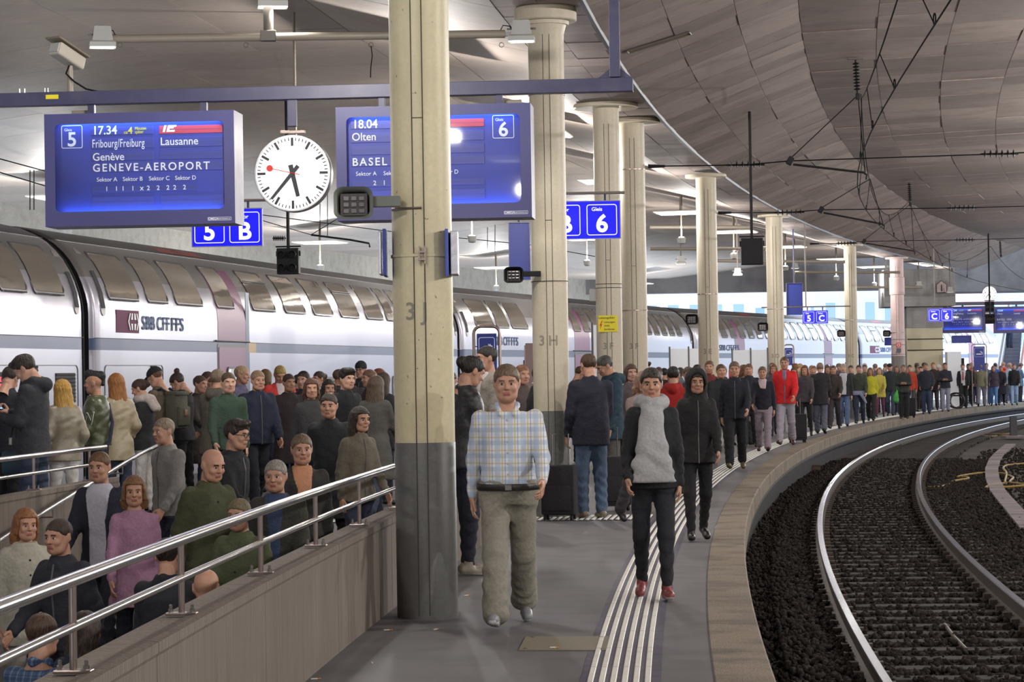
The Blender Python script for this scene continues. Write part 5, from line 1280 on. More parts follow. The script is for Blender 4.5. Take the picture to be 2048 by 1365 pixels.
def np_mesh(name, parts, nmat):
    """parts = [(V, Q, material index array or int)]"""
    Vs, Qs, Ms = [], [], []; k = 0
    for V, Q, mi in parts:
        Vs.append(V); Qs.append(Q + k); k += len(V); Ms.append(np.full(len(Q), mi, np.int32) if np.isscalar(mi) else mi)
    V = np.concatenate(Vs); Q = np.concatenate(Qs); M_ = np.concatenate(Ms)
    me = bpy.data.meshes.new(name); me.vertices.add(len(V)); me.vertices.foreach_set('co', V.astype(np.float32).ravel())
    me.loops.add(Q.size); me.loops.foreach_set('vertex_index', Q.astype(np.int32).ravel())
    me.polygons.add(len(Q)); me.polygons.foreach_set('loop_start', np.arange(0, Q.size, 4, dtype=np.int32))
    me.polygons.foreach_set('material_index', M_); me.polygons.foreach_set('use_smooth', np.ones(len(Q), bool))
    for _ in range(nmat): me.materials.append(None)
    me.update(calc_edges=True); return me
def rx(a): a = R2(a); return np.array([[1, 0, 0], [0, math.cos(a), -math.sin(a)], [0, math.sin(a), math.cos(a)]])
def rz_(a): a = R2(a); return np.array([[math.cos(a), -math.sin(a), 0], [math.sin(a), math.cos(a), 0], [0, 0, 1]])
def ry(a): a = R2(a); return np.array([[math.cos(a), 0, math.sin(a)], [0, 1, 0], [-math.sin(a), 0, math.cos(a)]])

_T = {}
def head_tpl(h, fem=False):
    if ('head', h, fem) in _T: return _T[('head', h, fem)]
    f = Fld((-.12, -.15, -.24), (.12, .14, .14), h); k = .02; j = .92 if fem else 1.0
    f.ell((0, .012, .032), (.077, .096, .087), k).ell((0, -.028, -.03), (.061 * j, .062, .082), .03)
    f.cap((-.03 * j, -.045, -.083), (.03 * j, -.045, -.083), .026, .026, .03).cap((0, -.06, -.095), (0, -.066, -.09), .02, .02, .02)
    f.cap((-.052 * j, .0, -.03), (-.045 * j, -.03, -.075), .022, .018, .03).cap((.052 * j, .0, -.03), (.045 * j, -.03, -.075), .022, .018, .03)
    f.cap((-.036, -.075, .03), (.036, -.075, .03), .013, .013, .02)
    for s in (-1, 1):
        f.ell((s * .031, -.097, .006), (.015, .014, .009), .012, 's')
        f.ell((s * .042, -.068, -.026), (.02, .016, .018), .02)
        f.ell((s * .079, .014, -.004), (.011, .021, .032), .008)
        f.cap((s * .079, .03, -.02), (s * .084, .022, .02), .006, .007, .006)
    f.cap((0, -.086, .016), (0, -.108, -.02), .0075, .0115, .01).cap((-.011, -.098, -.024), (.011, -.098, -.024), .008, .008, .006)
    f.cap((-.018, -.087, -.052), (.018, -.087, -.052), .0068, .0068, .006).cap((-.016, -.086, -.063), (.016, -.086, -.063), .0075, .0075, .006)
    f.cap((0, .022, -.07), (0, .036, -.235), .052 * (j if fem else 1), .06 * j, .03)
    V, Q = f.mesh(); c = V[Q].mean(1); mi = np.zeros(len(Q), np.int32)
    mi[(np.abs(c[:, 0]) < .021) & (c[:, 1] < -.08) & (c[:, 2] > -.07) & (c[:, 2] < -.046)] = 3
    mi[(np.abs(c[:, 0]) > .014) & (np.abs(c[:, 0]) < .05) & (c[:, 1] < -.062) & (c[:, 2] > .023) & (c[:, 2] < .034)] = 4
    parts = [(V, Q, mi)]
    if h < .009:
        for s in (-1, 1):
            e = Fld((s * .031 - .02, -.105, -.014), (s * .031 + .02, -.06, .026), .0035); e.ell((s * .031, -.0785, .004), (.0122, .012, .0082), .002); v, q = e.mesh()
            cc = v[q].mean(1); m2 = np.where((np.hypot(cc[:, 0] - s * .031, cc[:, 2] - .006) < .0078) & (cc[:, 1] < -.08), 2, 1).astype(np.int32); parts.append((v, q, m2))
    _T[('head', h, fem)] = parts; return parts
def hair_tpl(kind, h):
    if ('hair', kind, h) in _T: return _T[('hair', kind, h)]
    f = Fld((-.16, -.17, -.36), (.16, .22, .2), h); wob = lambda x, y, z: .0035 * np.sin(70 * x + 40 * z) * np.sin(50 * y - 30 * z) + .0025 * np.sin(160 * x + 60 * y) * np.sin(120 * y + 20 * z)
    def skull(r=1.0, up=0.): f.ell((0, .016, .036 + up), (.085 * r, .105 * r, .092 * r), .01)
    if kind in ('short', 'thick', 'crop', 'grey'):
        skull({'short': 1.0, 'thick': 1.07, 'crop': .955, 'grey': 1.02}[kind], .006 if kind == 'thick' else 0)
        if kind == 'thick':
            for i in range(9): a = i * .7; f.ell((.05 * math.cos(a), -.02 + .06 * math.sin(a), .105 + .01 * math.sin(3 * a)), (.035, .035, .025), .02)
        f.plane(lambda x, y, z: -(z - (.058 - .80 * (y + .085)) ) * .78, 'i', .012)
        f.put(lambda x, y, z: np.maximum(np.abs(x) * 0 + (z - .045), y + .052), (-.2, -.2, -.3), (.2, -.03, .06), .01, 's')
    elif kind == 'undercut':
        f.ell((0, .02, .075), (.062, .095, .058), .02); f.cap((0, -.06, .11), (0, .09, .09), .04, .045, .03)
        f.cap((0, .085, .08), (0, .10, -.01), .04, .026, .03); f.cap((0, -.085, .105), (0, -.04, .125), .028, .034, .03)
    elif kind in ('bun', 'pony', 'tied'):
        skull(1.0); f.plane(lambda x, y, z: -(z - (.052 - .70 * (y + .085))) * .8, 'i', .012)
        f.put(lambda x, y, z: np.maximum(z - .05, y + .05), (-.2, -.2, -.3), (.2, -.03, .06), .01, 's')
        if kind == 'bun': f.ell((0, .09, .125), (.04, .04, .038), .012)
        if kind == 'tied': f.ell((0, .12, .03), (.045, .05, .05), .02)
        if kind == 'pony': f.cap((0, .11, .05), (0, .15, -.08), .03, .035, .02).cap((0, .15, -.08), (0, .12, -.2), .035, .012, .02)
    elif kind in ('long', 'bob'):
        skull(1.06); zb = -.30 if kind == 'long' else -.15
        f.loft([(zb, .105, .055, 0, .06), (zb + .08, .118, .075, 0, .05), (-.08, .11, .085, 0, .04), (.02, .096, .095, 0, .03), (.06, .08, .08, 0, .02)], .03)
        f.put(lambda x, y, z: np.maximum(np.maximum(y + .015 - .35 * np.abs(x) * 0 , z - .055), np.abs(x) - .066), (-.09, -.2, -.4), (.09, -.0, .07), .015, 's')
        f.put(lambda x, y, z: np.maximum(y + .06, z - .062), (-.2, -.2, -.4), (.2, -.04, .07), .01, 's')
    elif kind == 'hood':
        f.ell((0, .03, .02), (.118, .135, .135), .02); f.cap((0, .05, -.1), (0, .05, -.2), .11, .13, .05)
        f.put(lambda x, y, z: np.maximum((((x / .078) ** 2 + ((z + .012) / .108) ** 2) ** .5 - 1) * .078, y - .0), (-.1, -.25, -.2), (.1, .02, .12), .012, 's')
    elif kind == 'cap':
        f.ell((0, .014, .05), (.09, .108, .088), .01); f.plane(lambda x, y, z: -(z - .035), 'i', .006)
        f.put(lambda x, y, z: np.maximum(np.maximum(np.sqrt(x ** 2 / .07 ** 2 + (y + .07) ** 2 / .105 ** 2) * .07 - .07, np.abs(z - .043 - .15 * (y + .09)) - .006), y + .05), (-.09, -.19, .0), (.09, -.04, .08), .006)
    elif kind == 'beanie':
        f.ell((0, .014, .055), (.093, .11, .1), .01); f.plane(lambda x, y, z: -(z - .02), 'i', .006)
    f.plane(lambda x, y, z: f.F + wob(x, y, z), 'i', .001)
    V, Q = f.mesh(); _T[('hair', kind, h)] = (V, Q); return V, Q
def hand_tpl(kind, h):
    """a left hand hanging along -Z from the wrist at the origin; palm faces -X, the thumb is to the front (-Y)"""
    if ('hand', kind, h) in _T: return _T[('hand', kind, h)]
    f = Fld((-.12, -.09, -.21), (.07, .07, .04), h)
    f.cap((0, 0, .03), (0, 0, -.01), .026, .025, .015)
    for y in (-.027, -.009, .009, .026): f.cap((0, y * .55, -.01), (0, y, -.085), .014, .0115, .016)
    curl = {'relaxed': (14, 26, 20), 'hold': (48, 62, 35), 'fist': (75, 80, 50)}[kind]
    for y, L in ((-.029, .072), (-.0095, .082), (.0105, .076), (.028, .060)):
        p = np.array([0, y, -.086]); ang = 0
        for i, fr in enumerate((.45, .31, .24)):
            ang += curl[i]; q = p + L * fr * np.array([-math.sin(R2(ang)), 0, -math.cos(R2(ang))])
            f.cap(p, q, .0098 - .0012 * i, .009 - .0012 * i, .004); p = q
    t = {'relaxed': ((-.012, -.05, -.058), (-.022, -.058, -.09)), 'hold': ((-.03, -.045, -.055), (-.052, -.035, -.075)), 'fist': ((-.03, -.04, -.06), (-.045, -.015, -.078))}[kind]
    f.cap((-.004, -.02, -.02), t[0], .014, .0115, .01).cap(t[0], t[1], .011, .009, .004)
    _T[('hand', kind, h)] = f.mesh(); return _T[('hand', kind, h)]

POSES = {
    'stand': dict(lL=3, kL=2, lR=-3, kR=2, aL=4, cL=9, eL=14, wL=.1, aR=2, cR=9, eR=18, wR=.1),
    'pocket': dict(lL=4, kL=6, lR=-3, kR=2, aL=-14, cL=16, eL=55, wL=.25, aR=-12, cR=16, eR=52, wR=.25),
    'phone': dict(lL=3, kL=3, lR=-3, kR=2, aL=14, cL=8, eL=88, wL=.35, aR=16, cR=8, eR=92, wR=.35, hp=32, handL='hold', handR='hold'),
    'phone1': dict(lL=5, kL=6, lR=-2, kR=2, aL=3, cL=9, eL=16, wL=.1, aR=16, cR=8, eR=98, wR=.4, hp=28, handR='hold'),
    'walkA': dict(lL=23, kL=4, lR=-17, kR=18, aL=-22, cL=9, eL=16, wL=.05, aR=20, cR=9, eR=28, wR=.12, lean=4),
    'walkB': dict(lL=-17, kL=18, lR=23, kR=4, aL=20, cL=9, eL=28, wL=.12, aR=-22, cR=9, eR=16, wR=.05, lean=4),
    'walkC': dict(lL=12, kL=2, lR=-8, kR=22, aL=-10, cL=9, eL=14, wL=.05, aR=10, cR=9, eR=22, wR=.1, lean=3),
    'walkD': dict(lL=-8, kL=22, lR=12, kR=2, aL=10, cL=9, eL=22, wL=.1, aR=-10, cR=9, eR=14, wR=.05, lean=3),
    'front': dict(lL=3, kL=3, lR=-3, kR=2, aL=12, cL=10, eL=78, wL=.75, aR=12, cR=10, eR=78, wR=.75, handL='hold', handR='hold'),
    'raise': dict(lL=3, kL=2, lR=-3, kR=2, aL=62, cL=22, eL=112, wL=.5, aR=62, cR=22, eR=112, wR=.5, handL='hold', handR='hold'),
    'bag': dict(lL=12, kL=2, lR=-8, kR=16, aL=4, cL=11, eL=8, wL=.0, aR=8, cR=12, eR=70, wR=.5, handL='fist', handR='hold', lean=3),
}
def skeleton(po):
    J = {}; hz = .93; lean = po.get('lean', 0)
    for s, sd in ((1, 'L'), (-1, 'R')):
        a, b = R2(po['l' + sd]), R2(po['k' + sd]); hip = np.array([s * .085, 0, hz - .02])
        kn = hip + .43 * np.array([s * .02, -math.sin(a), -math.cos(a)]); an = kn + .405 * np.array([0, -math.sin(a - b), -math.cos(a - b)])
        ph = -(a - b) * .6; ft = np.array([s * .12, -math.cos(ph), -math.sin(ph)])
        J['hip' + sd], J['knee' + sd], J['ankle' + sd] = hip, kn, an; J['foot' + sd] = ft
        up = np.array([0, -math.sin(ph), math.cos(ph)]); J['heel' + sd] = an - ft * .045 - up * .045; J['toe' + sd] = an + ft * .165 - up * .052; J['up' + sd] = up
    mz = min(J['heel' + s][2] - .034 for s in 'LR'); mz = min(mz, min(J['toe' + s][2] - .028 for s in 'LR'))
    for k in list(J):
        if k[:2] not in ('fo', 'up'): J[k] = J[k] - np.array([0, 0, mz])
    J['dz'] = -mz; dz = -mz; J['tl'] = math.tan(R2(lean)); cy = lambda z: -J['tl'] * max(0, z - .92)
    J['cy'] = cy
    for s, sd in ((1, 'L'), (-1, 'R')):
        sh = np.array([s * po.get('sw', .160), cy(1.42) + .01, 1.395 + dz]); a, c, e, wv = R2(po['a' + sd] + lean), R2(po['c' + sd]), R2(po['e' + sd]), po['w' + sd]
        ud = np.array([s * math.sin(c), -math.sin(a) * math.cos(c), -math.cos(a) * math.cos(c)]); el = sh + .285 * ud
        fd = np.array([s * math.sin(c) * .6 - s * wv, -math.sin(a + e), -math.cos(a + e)]); fd /= np.linalg.norm(fd)
        wr = el + .235 * fd
        J['sh' + sd], J['el' + sd], J['wr' + sd], J['fd' + sd], J['ud' + sd] = sh, el, wr, fd, ud
    J['neck'] = np.array([0, cy(1.5) + .012, 1.49 + dz])
    J['Rh'] = rz_(po.get('hy', 0)) @ rx(po.get('hp', 4) + lean * .5)
    # the head turns about the base of the skull
    J['head'] = np.array([0, cy(1.6) - .004, 1.535 + dz]) + J['Rh'] @ np.array([0, -.02, .092])
    return J
def torso_prof(zh, th, fat=0., dz=0., cy=None, fem=False, flare=0., zn=9):
    base = [(.50, .20, .15), (.70, .185, .135), (.84, .172, .122), (.95, .158 if not fem else .165, .112), (1.08, .148 if not fem else .13, .105 if not fem else .095), (1.22, .152 if not fem else .136, .110), (1.34, .160 if not fem else .142, .106), (1.40, .142 if not fem else .126, .088), (1.44, .098, .076), (1.475, .066, .066), (1.495, .055, .060)]
    rows = []; zs = [zh] + [b[0] for b in base if zh + .02 < b[0] < zn]
    B_ = np.array(base)
    for z in zs:
        w_ = np.interp(z, B_[:, 0], B_[:, 1]); d = np.interp(z, B_[:, 0], B_[:, 2]); g = math.exp(-((z - 1.02) / .16) ** 2) * fat
        fl = flare * max(0, .95 - z)
        rows.append((z + dz, w_ + th + g * .8 + fl, d + th + g + fl * .7, 0, cy(z) - g * .45))
    return rows
_PM = {}
def garment(kind, po_key, po, opt, h):
    """mesh (cached) of one piece of clothing or of the body for one pose"""
    key = (kind, po_key, tuple(sorted(opt.items())), h)
    if key in _PM: return _PM[key]
    J = skeleton(po); dz, cy = J['dz'], J['cy']; fem = opt.get('fem', False); fat = opt.get('fat', 0.)
    lo, hi = (-.62, -.62, -.03), (.62, .55, 1.95)
    pts = np.array([J[k] for k in J if isinstance(J[k], np.ndarray) and J[k].shape == (3,) and k[:2] not in ('fo', 'up', 'fd', 'ud')])
    lo = pts.min(0) - .22; hi = pts.max(0) + .2; lo[0] = min(lo[0], -.32); hi[0] = max(hi[0], .32); lo[1] = min(lo[1], -.34); hi[1] = max(hi[1], .34)
    if kind == 'top':
        lo[2] = opt['hem'] + dz - .04; lo[2] = min(lo[2], min(J['wrL'][2], J['wrR'][2]) - .08); hi[2] = 1.62 + dz; hi[2] = max(hi[2], max(J['elL'][2], J['elR'][2], J['wrL'][2], J['wrR'][2]) + .1)
        f = Fld(lo, hi, h); th = opt['th']; fo = opt.get('fold', .004)
        f.loft(torso_prof(opt['hem'], th, fat, dz, cy, fem, opt.get('flare', 0), opt.get('zn', 9)), .03, fo, 2.3, opt.get('ring', 0.))
        for s in 'LR':
            ra = (.052 if not fem else .044) + th * .75; sl = opt.get('sleeve', 1.0)
            f.cap(J['sh' + s], J['el' + s], ra, ra * .86, .05, 'u', fo * .8, 55)
            if sl > .5:
                e = J['el' + s] + (J['wr' + s] - J['el' + s]) * sl; f.cap(J['el' + s], e, ra * .86, ra * .66, .02, 'u', fo * 1.3, 75)
        if opt.get('hood'):
            for x in (-.075, .075): f.cap((x, .045 + cy(1.5), 1.485 + dz), (0, .125 + cy(1.5), 1.455 + dz), .05, .062, .03)
            f.cap((-.075, .03 + cy(1.5), 1.49 + dz), (-.06, -.06 + cy(1.5), 1.46 + dz), .035, .022, .02).cap((.075, .03 + cy(1.5), 1.49 + dz), (.06, -.06 + cy(1.5), 1.46 + dz), .035, .022, .02)
        if opt.get('collar'):
            for s in (-1, 1): f.cap((0, .062 + cy(1.5), 1.485 + dz), (s * .062, -.005 + cy(1.5), 1.48 + dz), .026, .024, .02).cap((s * .062, -.005 + cy(1.5), 1.48 + dz), (s * .045, -.095 + cy(1.45), 1.42 + dz), .02, .012, .015)
        parts = [f.mesh() + (0,)]
    elif kind == 'bottom':
        lo[2] = -.02; hi[2] = 1.12 + dz; th = opt['th']; f = Fld(lo, hi, h); fo = opt.get('fold', .004)
        f.loft([(.83 + dz, .155 + th, .105 + th, 0, 0), (.92 + dz, .162 + th + fat * .5, .11 + th + fat * .6, 0, -fat * .3), (1.0 + dz, .15 + th + fat * .6, .1 + th + fat * .8, 0, -fat * .45)], .04)
        for s in 'LR':
            f.cap(J['hip' + s] + [0, .005, -.03], J['knee' + s], .084 + th, .060 + th * 1.1, .05, 'u', fo * .7, 45)
            e = J['ankle' + s] + (J['knee' + s] - J['ankle' + s]) * opt.get('crop', .02)
            f.cap(J['knee' + s], e, .060 + th * 1.1, opt.get('cuff', .047) + th, .03, 'u', fo * 1.2, 60)
        parts = [f.mesh() + (0,)]
    elif kind == 'skirt':
        lo[2] = opt['hem'] + dz - .05; hi[2] = 1.1 + dz; f = Fld(lo, hi, h)
        f.loft([(opt['hem'] + dz, .22, .19, 0, -.01), (.8 + dz, .19, .14, 0, 0), (1.02 + dz, .14, .1, 0, 0)], .03, .008); parts = [f.mesh() + (0,)]
    elif kind == 'shoe':
        s = opt['side']; c = J['ankle' + s]; f = Fld(c - [.12, .32, .14], c + [.12, .22, .16], h); up = J['up' + s]; ft = J['foot' + s]
        f.cap(J['heel' + s] + up * .004, J['toe' + s] - ft * .02, .037, .033, .02); f.cap(c - up * .02, c + up * opt.get('high', .02), .04, .04, .03)
        f.cap(J['toe' + s] - ft * .06 + up * .005, J['toe' + s] - ft * .005, .038, .031, .02)
        g0 = (J['heel' + s] + J['toe' + s]) / 2 - up * .034
        f.plane(lambda x, y, z: -((x - g0[0]) * up[0] + (y - g0[1]) * up[1] + (z - g0[2]) * up[2]), 'i', .004)
        V, Q = f.mesh(); cc = V[Q].mean(1); sole = ((cc - g0) @ up) < .021
        parts = [(V, Q, sole.astype(np.int32))]
    elif kind == 'body':
        f = Fld(lo - [0, 0, .02], np.array([hi[0], hi[1], 1.6 + dz]) if max(J['elL'][2], J['elR'][2]) < 1.5 else hi, max(h * 1.6, .016))
        f.loft(torso_prof(.86, -.012, fat, dz, cy, fem), .03)
        for s in 'LR':
            f.cap(J['hip' + s], J['knee' + s], .078, .05, .05).cap(J['knee' + s], J['ankle' + s], .048, .034, .02).cap(J['heel' + s], J['toe' + s] - J['foot' + s] * .03, .026, .022, .02)
            f.cap(J['sh' + s], J['el' + s], .05, .04, .04).cap(J['el' + s], J['wr' + s], .037, .026, .02)
        f.cap(J['neck'] - [0, 0, .06], J['neck'] + [0, -.012, .06], .058, .055, .03)
        parts = [f.mesh() + (0,)]
        hh = .0055 if h < .014 else .011
        for V, Q, mi in head_tpl(hh, fem): parts.append((V @ J['Rh'].T * (.97 if fem else 1.0) + J['head'], Q, mi))
        for s, sg in (('L', 1), ('R', -1)):
            V, Q = hand_tpl(po.get('hand' + s, 'relaxed'), .0045 if h < .014 else .009); V = V.copy()
            if sg < 0: V[:, 0] *= -1; Q = Q[:, ::-1]
            z = -J['fd' + s]; u = J['ud' + s]; x = np.array([sg, 0, 0.]) - z * z[0] * sg
            if po.get('hand' + s) == 'hold': x = np.array([sg * .25, 0, -1.0]); x = x - z * (x @ z); x *= 1
            x /= np.linalg.norm(x); xs = x * sg; y = np.cross(z, xs)
            Rm = np.stack([xs, y, z], 1); parts.append((V * (.93 if fem else 1.02) @ Rm.T + J['wr' + s] + J['fd' + s] * .012, Q, 0))
    elif kind == 'hair':
        V, Q = hair_tpl(opt['style'], .0065 if h < .014 else .011); parts = [(V @ J['Rh'].T + J['head'], Q, 0)]
    elif kind == 'inner':      # shirt front showing in an open jacket
        f = Fld((-.2, -.36, .6 + dz), (.2, .1, 1.56 + dz), h); th = opt['th']
        f.loft(torso_prof(opt['hem'], th + .004, fat, dz, cy, fem), .03)
        wz = opt['w']
        f.plane(lambda x, y, z: np.maximum(np.abs(x) - (wz + .035 * np.clip((z - dz - 1.2) / .25, 0, 1)), y + .03 + x * 0), 'i', .006)
        parts = [f.mesh() + (0,)]
    elif kind == 'scarf':
        n = J['neck']; f = Fld(n - [.24, .3, .75], n + [.24, .25, .14], h); r = opt.get('r', .04)
        ring = [(.085 * math.cos(t), .01 + .085 * math.sin(t) - .012, -.0 + .012 * math.sin(2 * t)) for t in np.linspace(0, 2 * math.pi, 11)]
        for a, b in zip(ring[:-1], ring[1:]): f.cap(n + np.array(a), n + np.array(b), r, r, .02, 'u', .004, 90)
        if opt.get('tail'):
            L = opt['tail']; f.loft([(n[2] - L, .165, .03, 0, n[1] - .185), (n[2] - L * .85, .15, .04, 0, n[1] - .18), (n[2] - L * .5, .115, .045, 0, n[1] - .17), (n[2] - .02, .075, .05, 0, n[1] - .10)], .03, .006)
        if opt.get('drape'): f.cap(n + [-.06, .07, 0], n + [-.05, .15, -.12], .05, .05, .03).cap(n + [.06, .07, 0], n + [.05, .15, -.12], .05, .05, .03)
        parts = [f.mesh() + (0,)]
    me = np_mesh(kind, parts, {'body': 5, 'shoe': 2}.get(kind, 1)); _PM[key] = me; return me
def cloth(hexc, kind='plain'):
    if hexc == 'PLAID': return checks('plaid_cloth', ('#dfe2ea', '#a4b8d2', '#c4b26a', '#5f7cae'), .085)
    if hexc == 'CHECK': return checks('blue_check_cloth', ('#5f7896', '#2c3f66', '#26304a', '#8aa0b8'), .05)
    nm = 'cloth_' + hexc.strip('#') + ('' if kind == 'plain' else '_' + kind)
    if nm in _M: return _M[nm]
    c = lin(hexc)
    if max(c) - min(c) < .3: g = sum(c) / 3; c = tuple((.72 * x + .28 * g) * .88 for x in c)
    hexc = c
    if kind == 'denim': return mat(nm, hexc, .85, bump=.25, scale=90, var=.18, stretch=(1, 1, .4))
    if kind == 'leather': return mat(nm, hexc, .42, bump=.3, scale=24, var=.08)
    if kind == 'satin': return mat(nm, hexc, .38, bump=.25, scale=16, var=.1)
    return mat(nm, hexc, .85, bump=.35, scale=42, var=.10)
def skin(i): return mat('skin_%d' % i, [(.50, .27, .185), (.42, .22, .145), (.56, .33, .24), (.30, .16, .10)][i], .5, bump=.08, scale=60, var=.06)
def hairm(hexc): return mat('hair_' + hexc.strip('#'), hexc, .5, bump=.8, scale=30, stretch=(3, 3, .6), var=.35)
M_EYEW = mat('eye_white', (.7, .68, .66), .3); M_IRIS = mat('dark_iris', (.03, .02, .015), .2); M_LIP = mat('lip', (.36, .13, .11), .5)
def checks(name, cols, pitch):
    if name in _M: return _M[name]
    m = mat(name, cols[0], .85); t = m.node_tree; b = t.nodes['Principled BSDF']; tc = t.nodes.new('ShaderNodeTexCoord'); sp = t.nodes.new('ShaderNodeSeparateXYZ'); t.links.new(tc.outputs['Object'], sp.inputs[0])
    cur = None
    def M2(op, a, bv=None):
        n = t.nodes.new('ShaderNodeMath'); n.operation = op
        for i, v in enumerate((a, bv)):
            if v is None: continue
            if isinstance(v, float): n.inputs[i].default_value = v
            else: t.links.new(v, n.inputs[i])
        return n.outputs[0]
    col = None
    for axis, ci, ph, wd in (('X', 1, .0, .42), ('Z', 1, .0, .35), ('X', 2, .5, .13), ('Z', 2, .45, .10), ('X', 3, .25, .07)):
        fr = M2('FRACT', M2('ADD', M2('MULTIPLY', sp.outputs[axis], 1 / pitch), ph + 20)); k = M2('LESS_THAN', fr, wd); k = M2('MULTIPLY', k, .6)
        mx = t.nodes.new('ShaderNodeMix'); mx.data_type = 'RGBA'; t.links.new(k, mx.inputs[0])
        if col is None: mx.inputs[6].default_value = (*lin(cols[0]), 1)
        else: t.links.new(col, mx.inputs[6])
        mx.inputs[7].default_value = (*lin(cols[ci]), 1); col = mx.outputs[2]
    t.links.new(col, b.inputs['Base Color']); return m
def setm(o, ms):
    for i, m in enumerate(ms): o.material_slots[i].link = 'OBJECT'; o.material_slots[i].material = m
TOPS = {'jacket': dict(hem=.84, th=.020, collar=True), 'coat': dict(hem=.52, th=.024, flare=.04, collar=True), 'longjacket': dict(hem=.72, th=.022, collar=True), 'shirt': dict(hem=.93, th=.008, fold=.003, zn=1.46, collar=True), 'longshirt': dict(hem=.70, th=.012, flare=.1, zn=1.48), 'sweater': dict(hem=.88, th=.014, zn=1.48),
        'puffer': dict(hem=.84, th=.030, ring=.010), 'blazer': dict(hem=.77, th=.022, collar=True, fold=.003), 'bomber': dict(hem=.93, th=.036), 'hoodie': dict(hem=.80, th=.024, hood=True), 'parka': dict(hem=.74, th=.030, hood=True)}
people = {}
def person(px, Y, H, yaw, pose, top, bottom, hair, label, shoe=('#222222', '#111111'), near=False, sk=0, fem=False, fat=0., pp=None, inner=None, scarf=None, group=None, z=None, kind_top='plain', xo=0., px_y=800, high=.02):
    p = onY(px, px_y, Y); o, s = os_of(p)
    if z is None: z = ramp_z(s) if (2.72 < o < 6.32 and s < S_TOP) else 0.
    po = dict(POSES[pose]); po_key = pose
    if pp: po.update(pp); po_key = pose + repr(sorted(pp.items()))
    if fem: po['sw'] = .142
    if fat: po['sw'] = .163 + fat * .6
    h = .0115 if near else .021
    r = thing('person', label, 'person', (p.x, p.y, z), R2(yaw), group); sc = H / 1.75; r.scale = (sc, sc, sc); r['facing'] = yaw
    base = dict(fem=fem, fat=fat)
    hs = hairm(hair[1]) if hair[1] else None
    b = link('body', garment('body', po_key, po, base, h), None, r); setm(b, [skin(sk), M_EYEW, M_IRIS, M_LIP, hs if hair[0] not in ('cap', 'hood', 'beanie') and hs else M_IRIS])
    if hair[0] != 'bald':
        nm = {'cap': 'cap', 'hood': 'hood', 'beanie': 'beanie'}.get(hair[0], 'hair')
        q = link(nm, garment('hair', po_key, po, dict(style=hair[0], fem=fem), h), None, r); setm(q, [hs if nm == 'hair' else cloth(hair[1])])
        if len(hair) > 2: q = link('hair', garment('hair', po_key, po, dict(style=hair[2], fem=fem), h), None, r); setm(q, [hairm(hair[3])])
    o_ = dict(TOPS[top[0]]); o_.update(base)
    if inner: o_['collar'] = False
    if len(top) > 2: o_.update(top[2])
    q = link(top[0] if top[0] not in ('longshirt', 'longjacket') else top[0][4:], garment('top', po_key, po, o_, h), None, r); setm(q, [cloth(top[1], kind_top) if isinstance(top[1], str) else top[1]]); r['top'] = q.name
    if inner: q = link('shirt_front', garment('inner', po_key, po, dict(base, hem=inner[1], th=o_['th'], w=inner[2] if len(inner) > 2 else .05), h), None, r); setm(q, [cloth(inner[0])])
    if near and not inner and not scarf and top[0] in ('jacket', 'puffer', 'bomber', 'hoodie', 'parka', 'coat', 'longjacket', 'shirt') and abs(yaw) < 130:
        J0 = skeleton(po); zz = [(a, -d + c) for a, _, d, _, c in torso_prof(o_['hem'], o_['th'] + o_.get('ring', 0) * .6, fat, J0['dz'], J0['cy'], fem, o_.get('flare', 0)) if a < 1.46 + J0['dz']]
        if top[0] in ('coat', 'shirt', 'longjacket'):
            for i in range(6):
                z = zz[0][0] + .08 + i * (zz[-1][0] - zz[0][0] - .1) / 5.5; y = np.interp(z, [a for a, _ in zz], [b_ for _, b_ in zz])
                MB().lathe([(.0085, 0), (.0085, .005), (.006, .006)], (0, y + .002, z), 10, Matrix.Rotation(math.pi / 2, 3, 'X')).build('button', mat('pale_button', (.5, .48, .44), .4) if top[0] == 'shirt' else M_BLACK, r)
        else: MB().tube([(0, y - .001, z) for z, y in zz], .0065, 5).build('zip', M_FRAME, r)
    if bottom[0] == 'skirt':
        q = link('skirt', garment('skirt', po_key, po, dict(base, hem=.5), h), None, r); setm(q, [cloth(bottom[1])])
    else:
        q = link('trousers' if bottom[0] != 'jeans' else 'jeans', garment('bottom', po_key, po, dict(base, th={'slim': .002, 'jeans': .010, 'trousers': .012, 'wide': .018}[bottom[0]], cuff={'slim': .04, 'jeans': .052, 'trousers': .055, 'wide': .07}[bottom[0]]), h), None, r)
        setm(q, [cloth(bottom[1], 'denim' if bottom[0] == 'jeans' else 'plain') if isinstance(bottom[1], str) else bottom[1]])
    for sd in 'LR':
        q = link('shoe', garment('shoe', po_key, po, dict(side=sd, high=high), min(h, .012) if near else .016), None, r); setm(q, [cloth(shoe[0], 'leather'), cloth(shoe[1])])
    if scarf: q = link('scarf', garment('scarf', po_key, po, dict(scarf[1]), h), None, r); setm(q, [cloth(scarf[0])])
    J = skeleton(po); r['_'] = 0; del r['_']
    people[label] = (r, J, sc)
    return r
def on_person(label, local):
    r, J, sc = people[label]; v = Vector(local) * sc; return r.location + Matrix.Rotation(r.rotation_euler.z, 3, 'Z') @ v

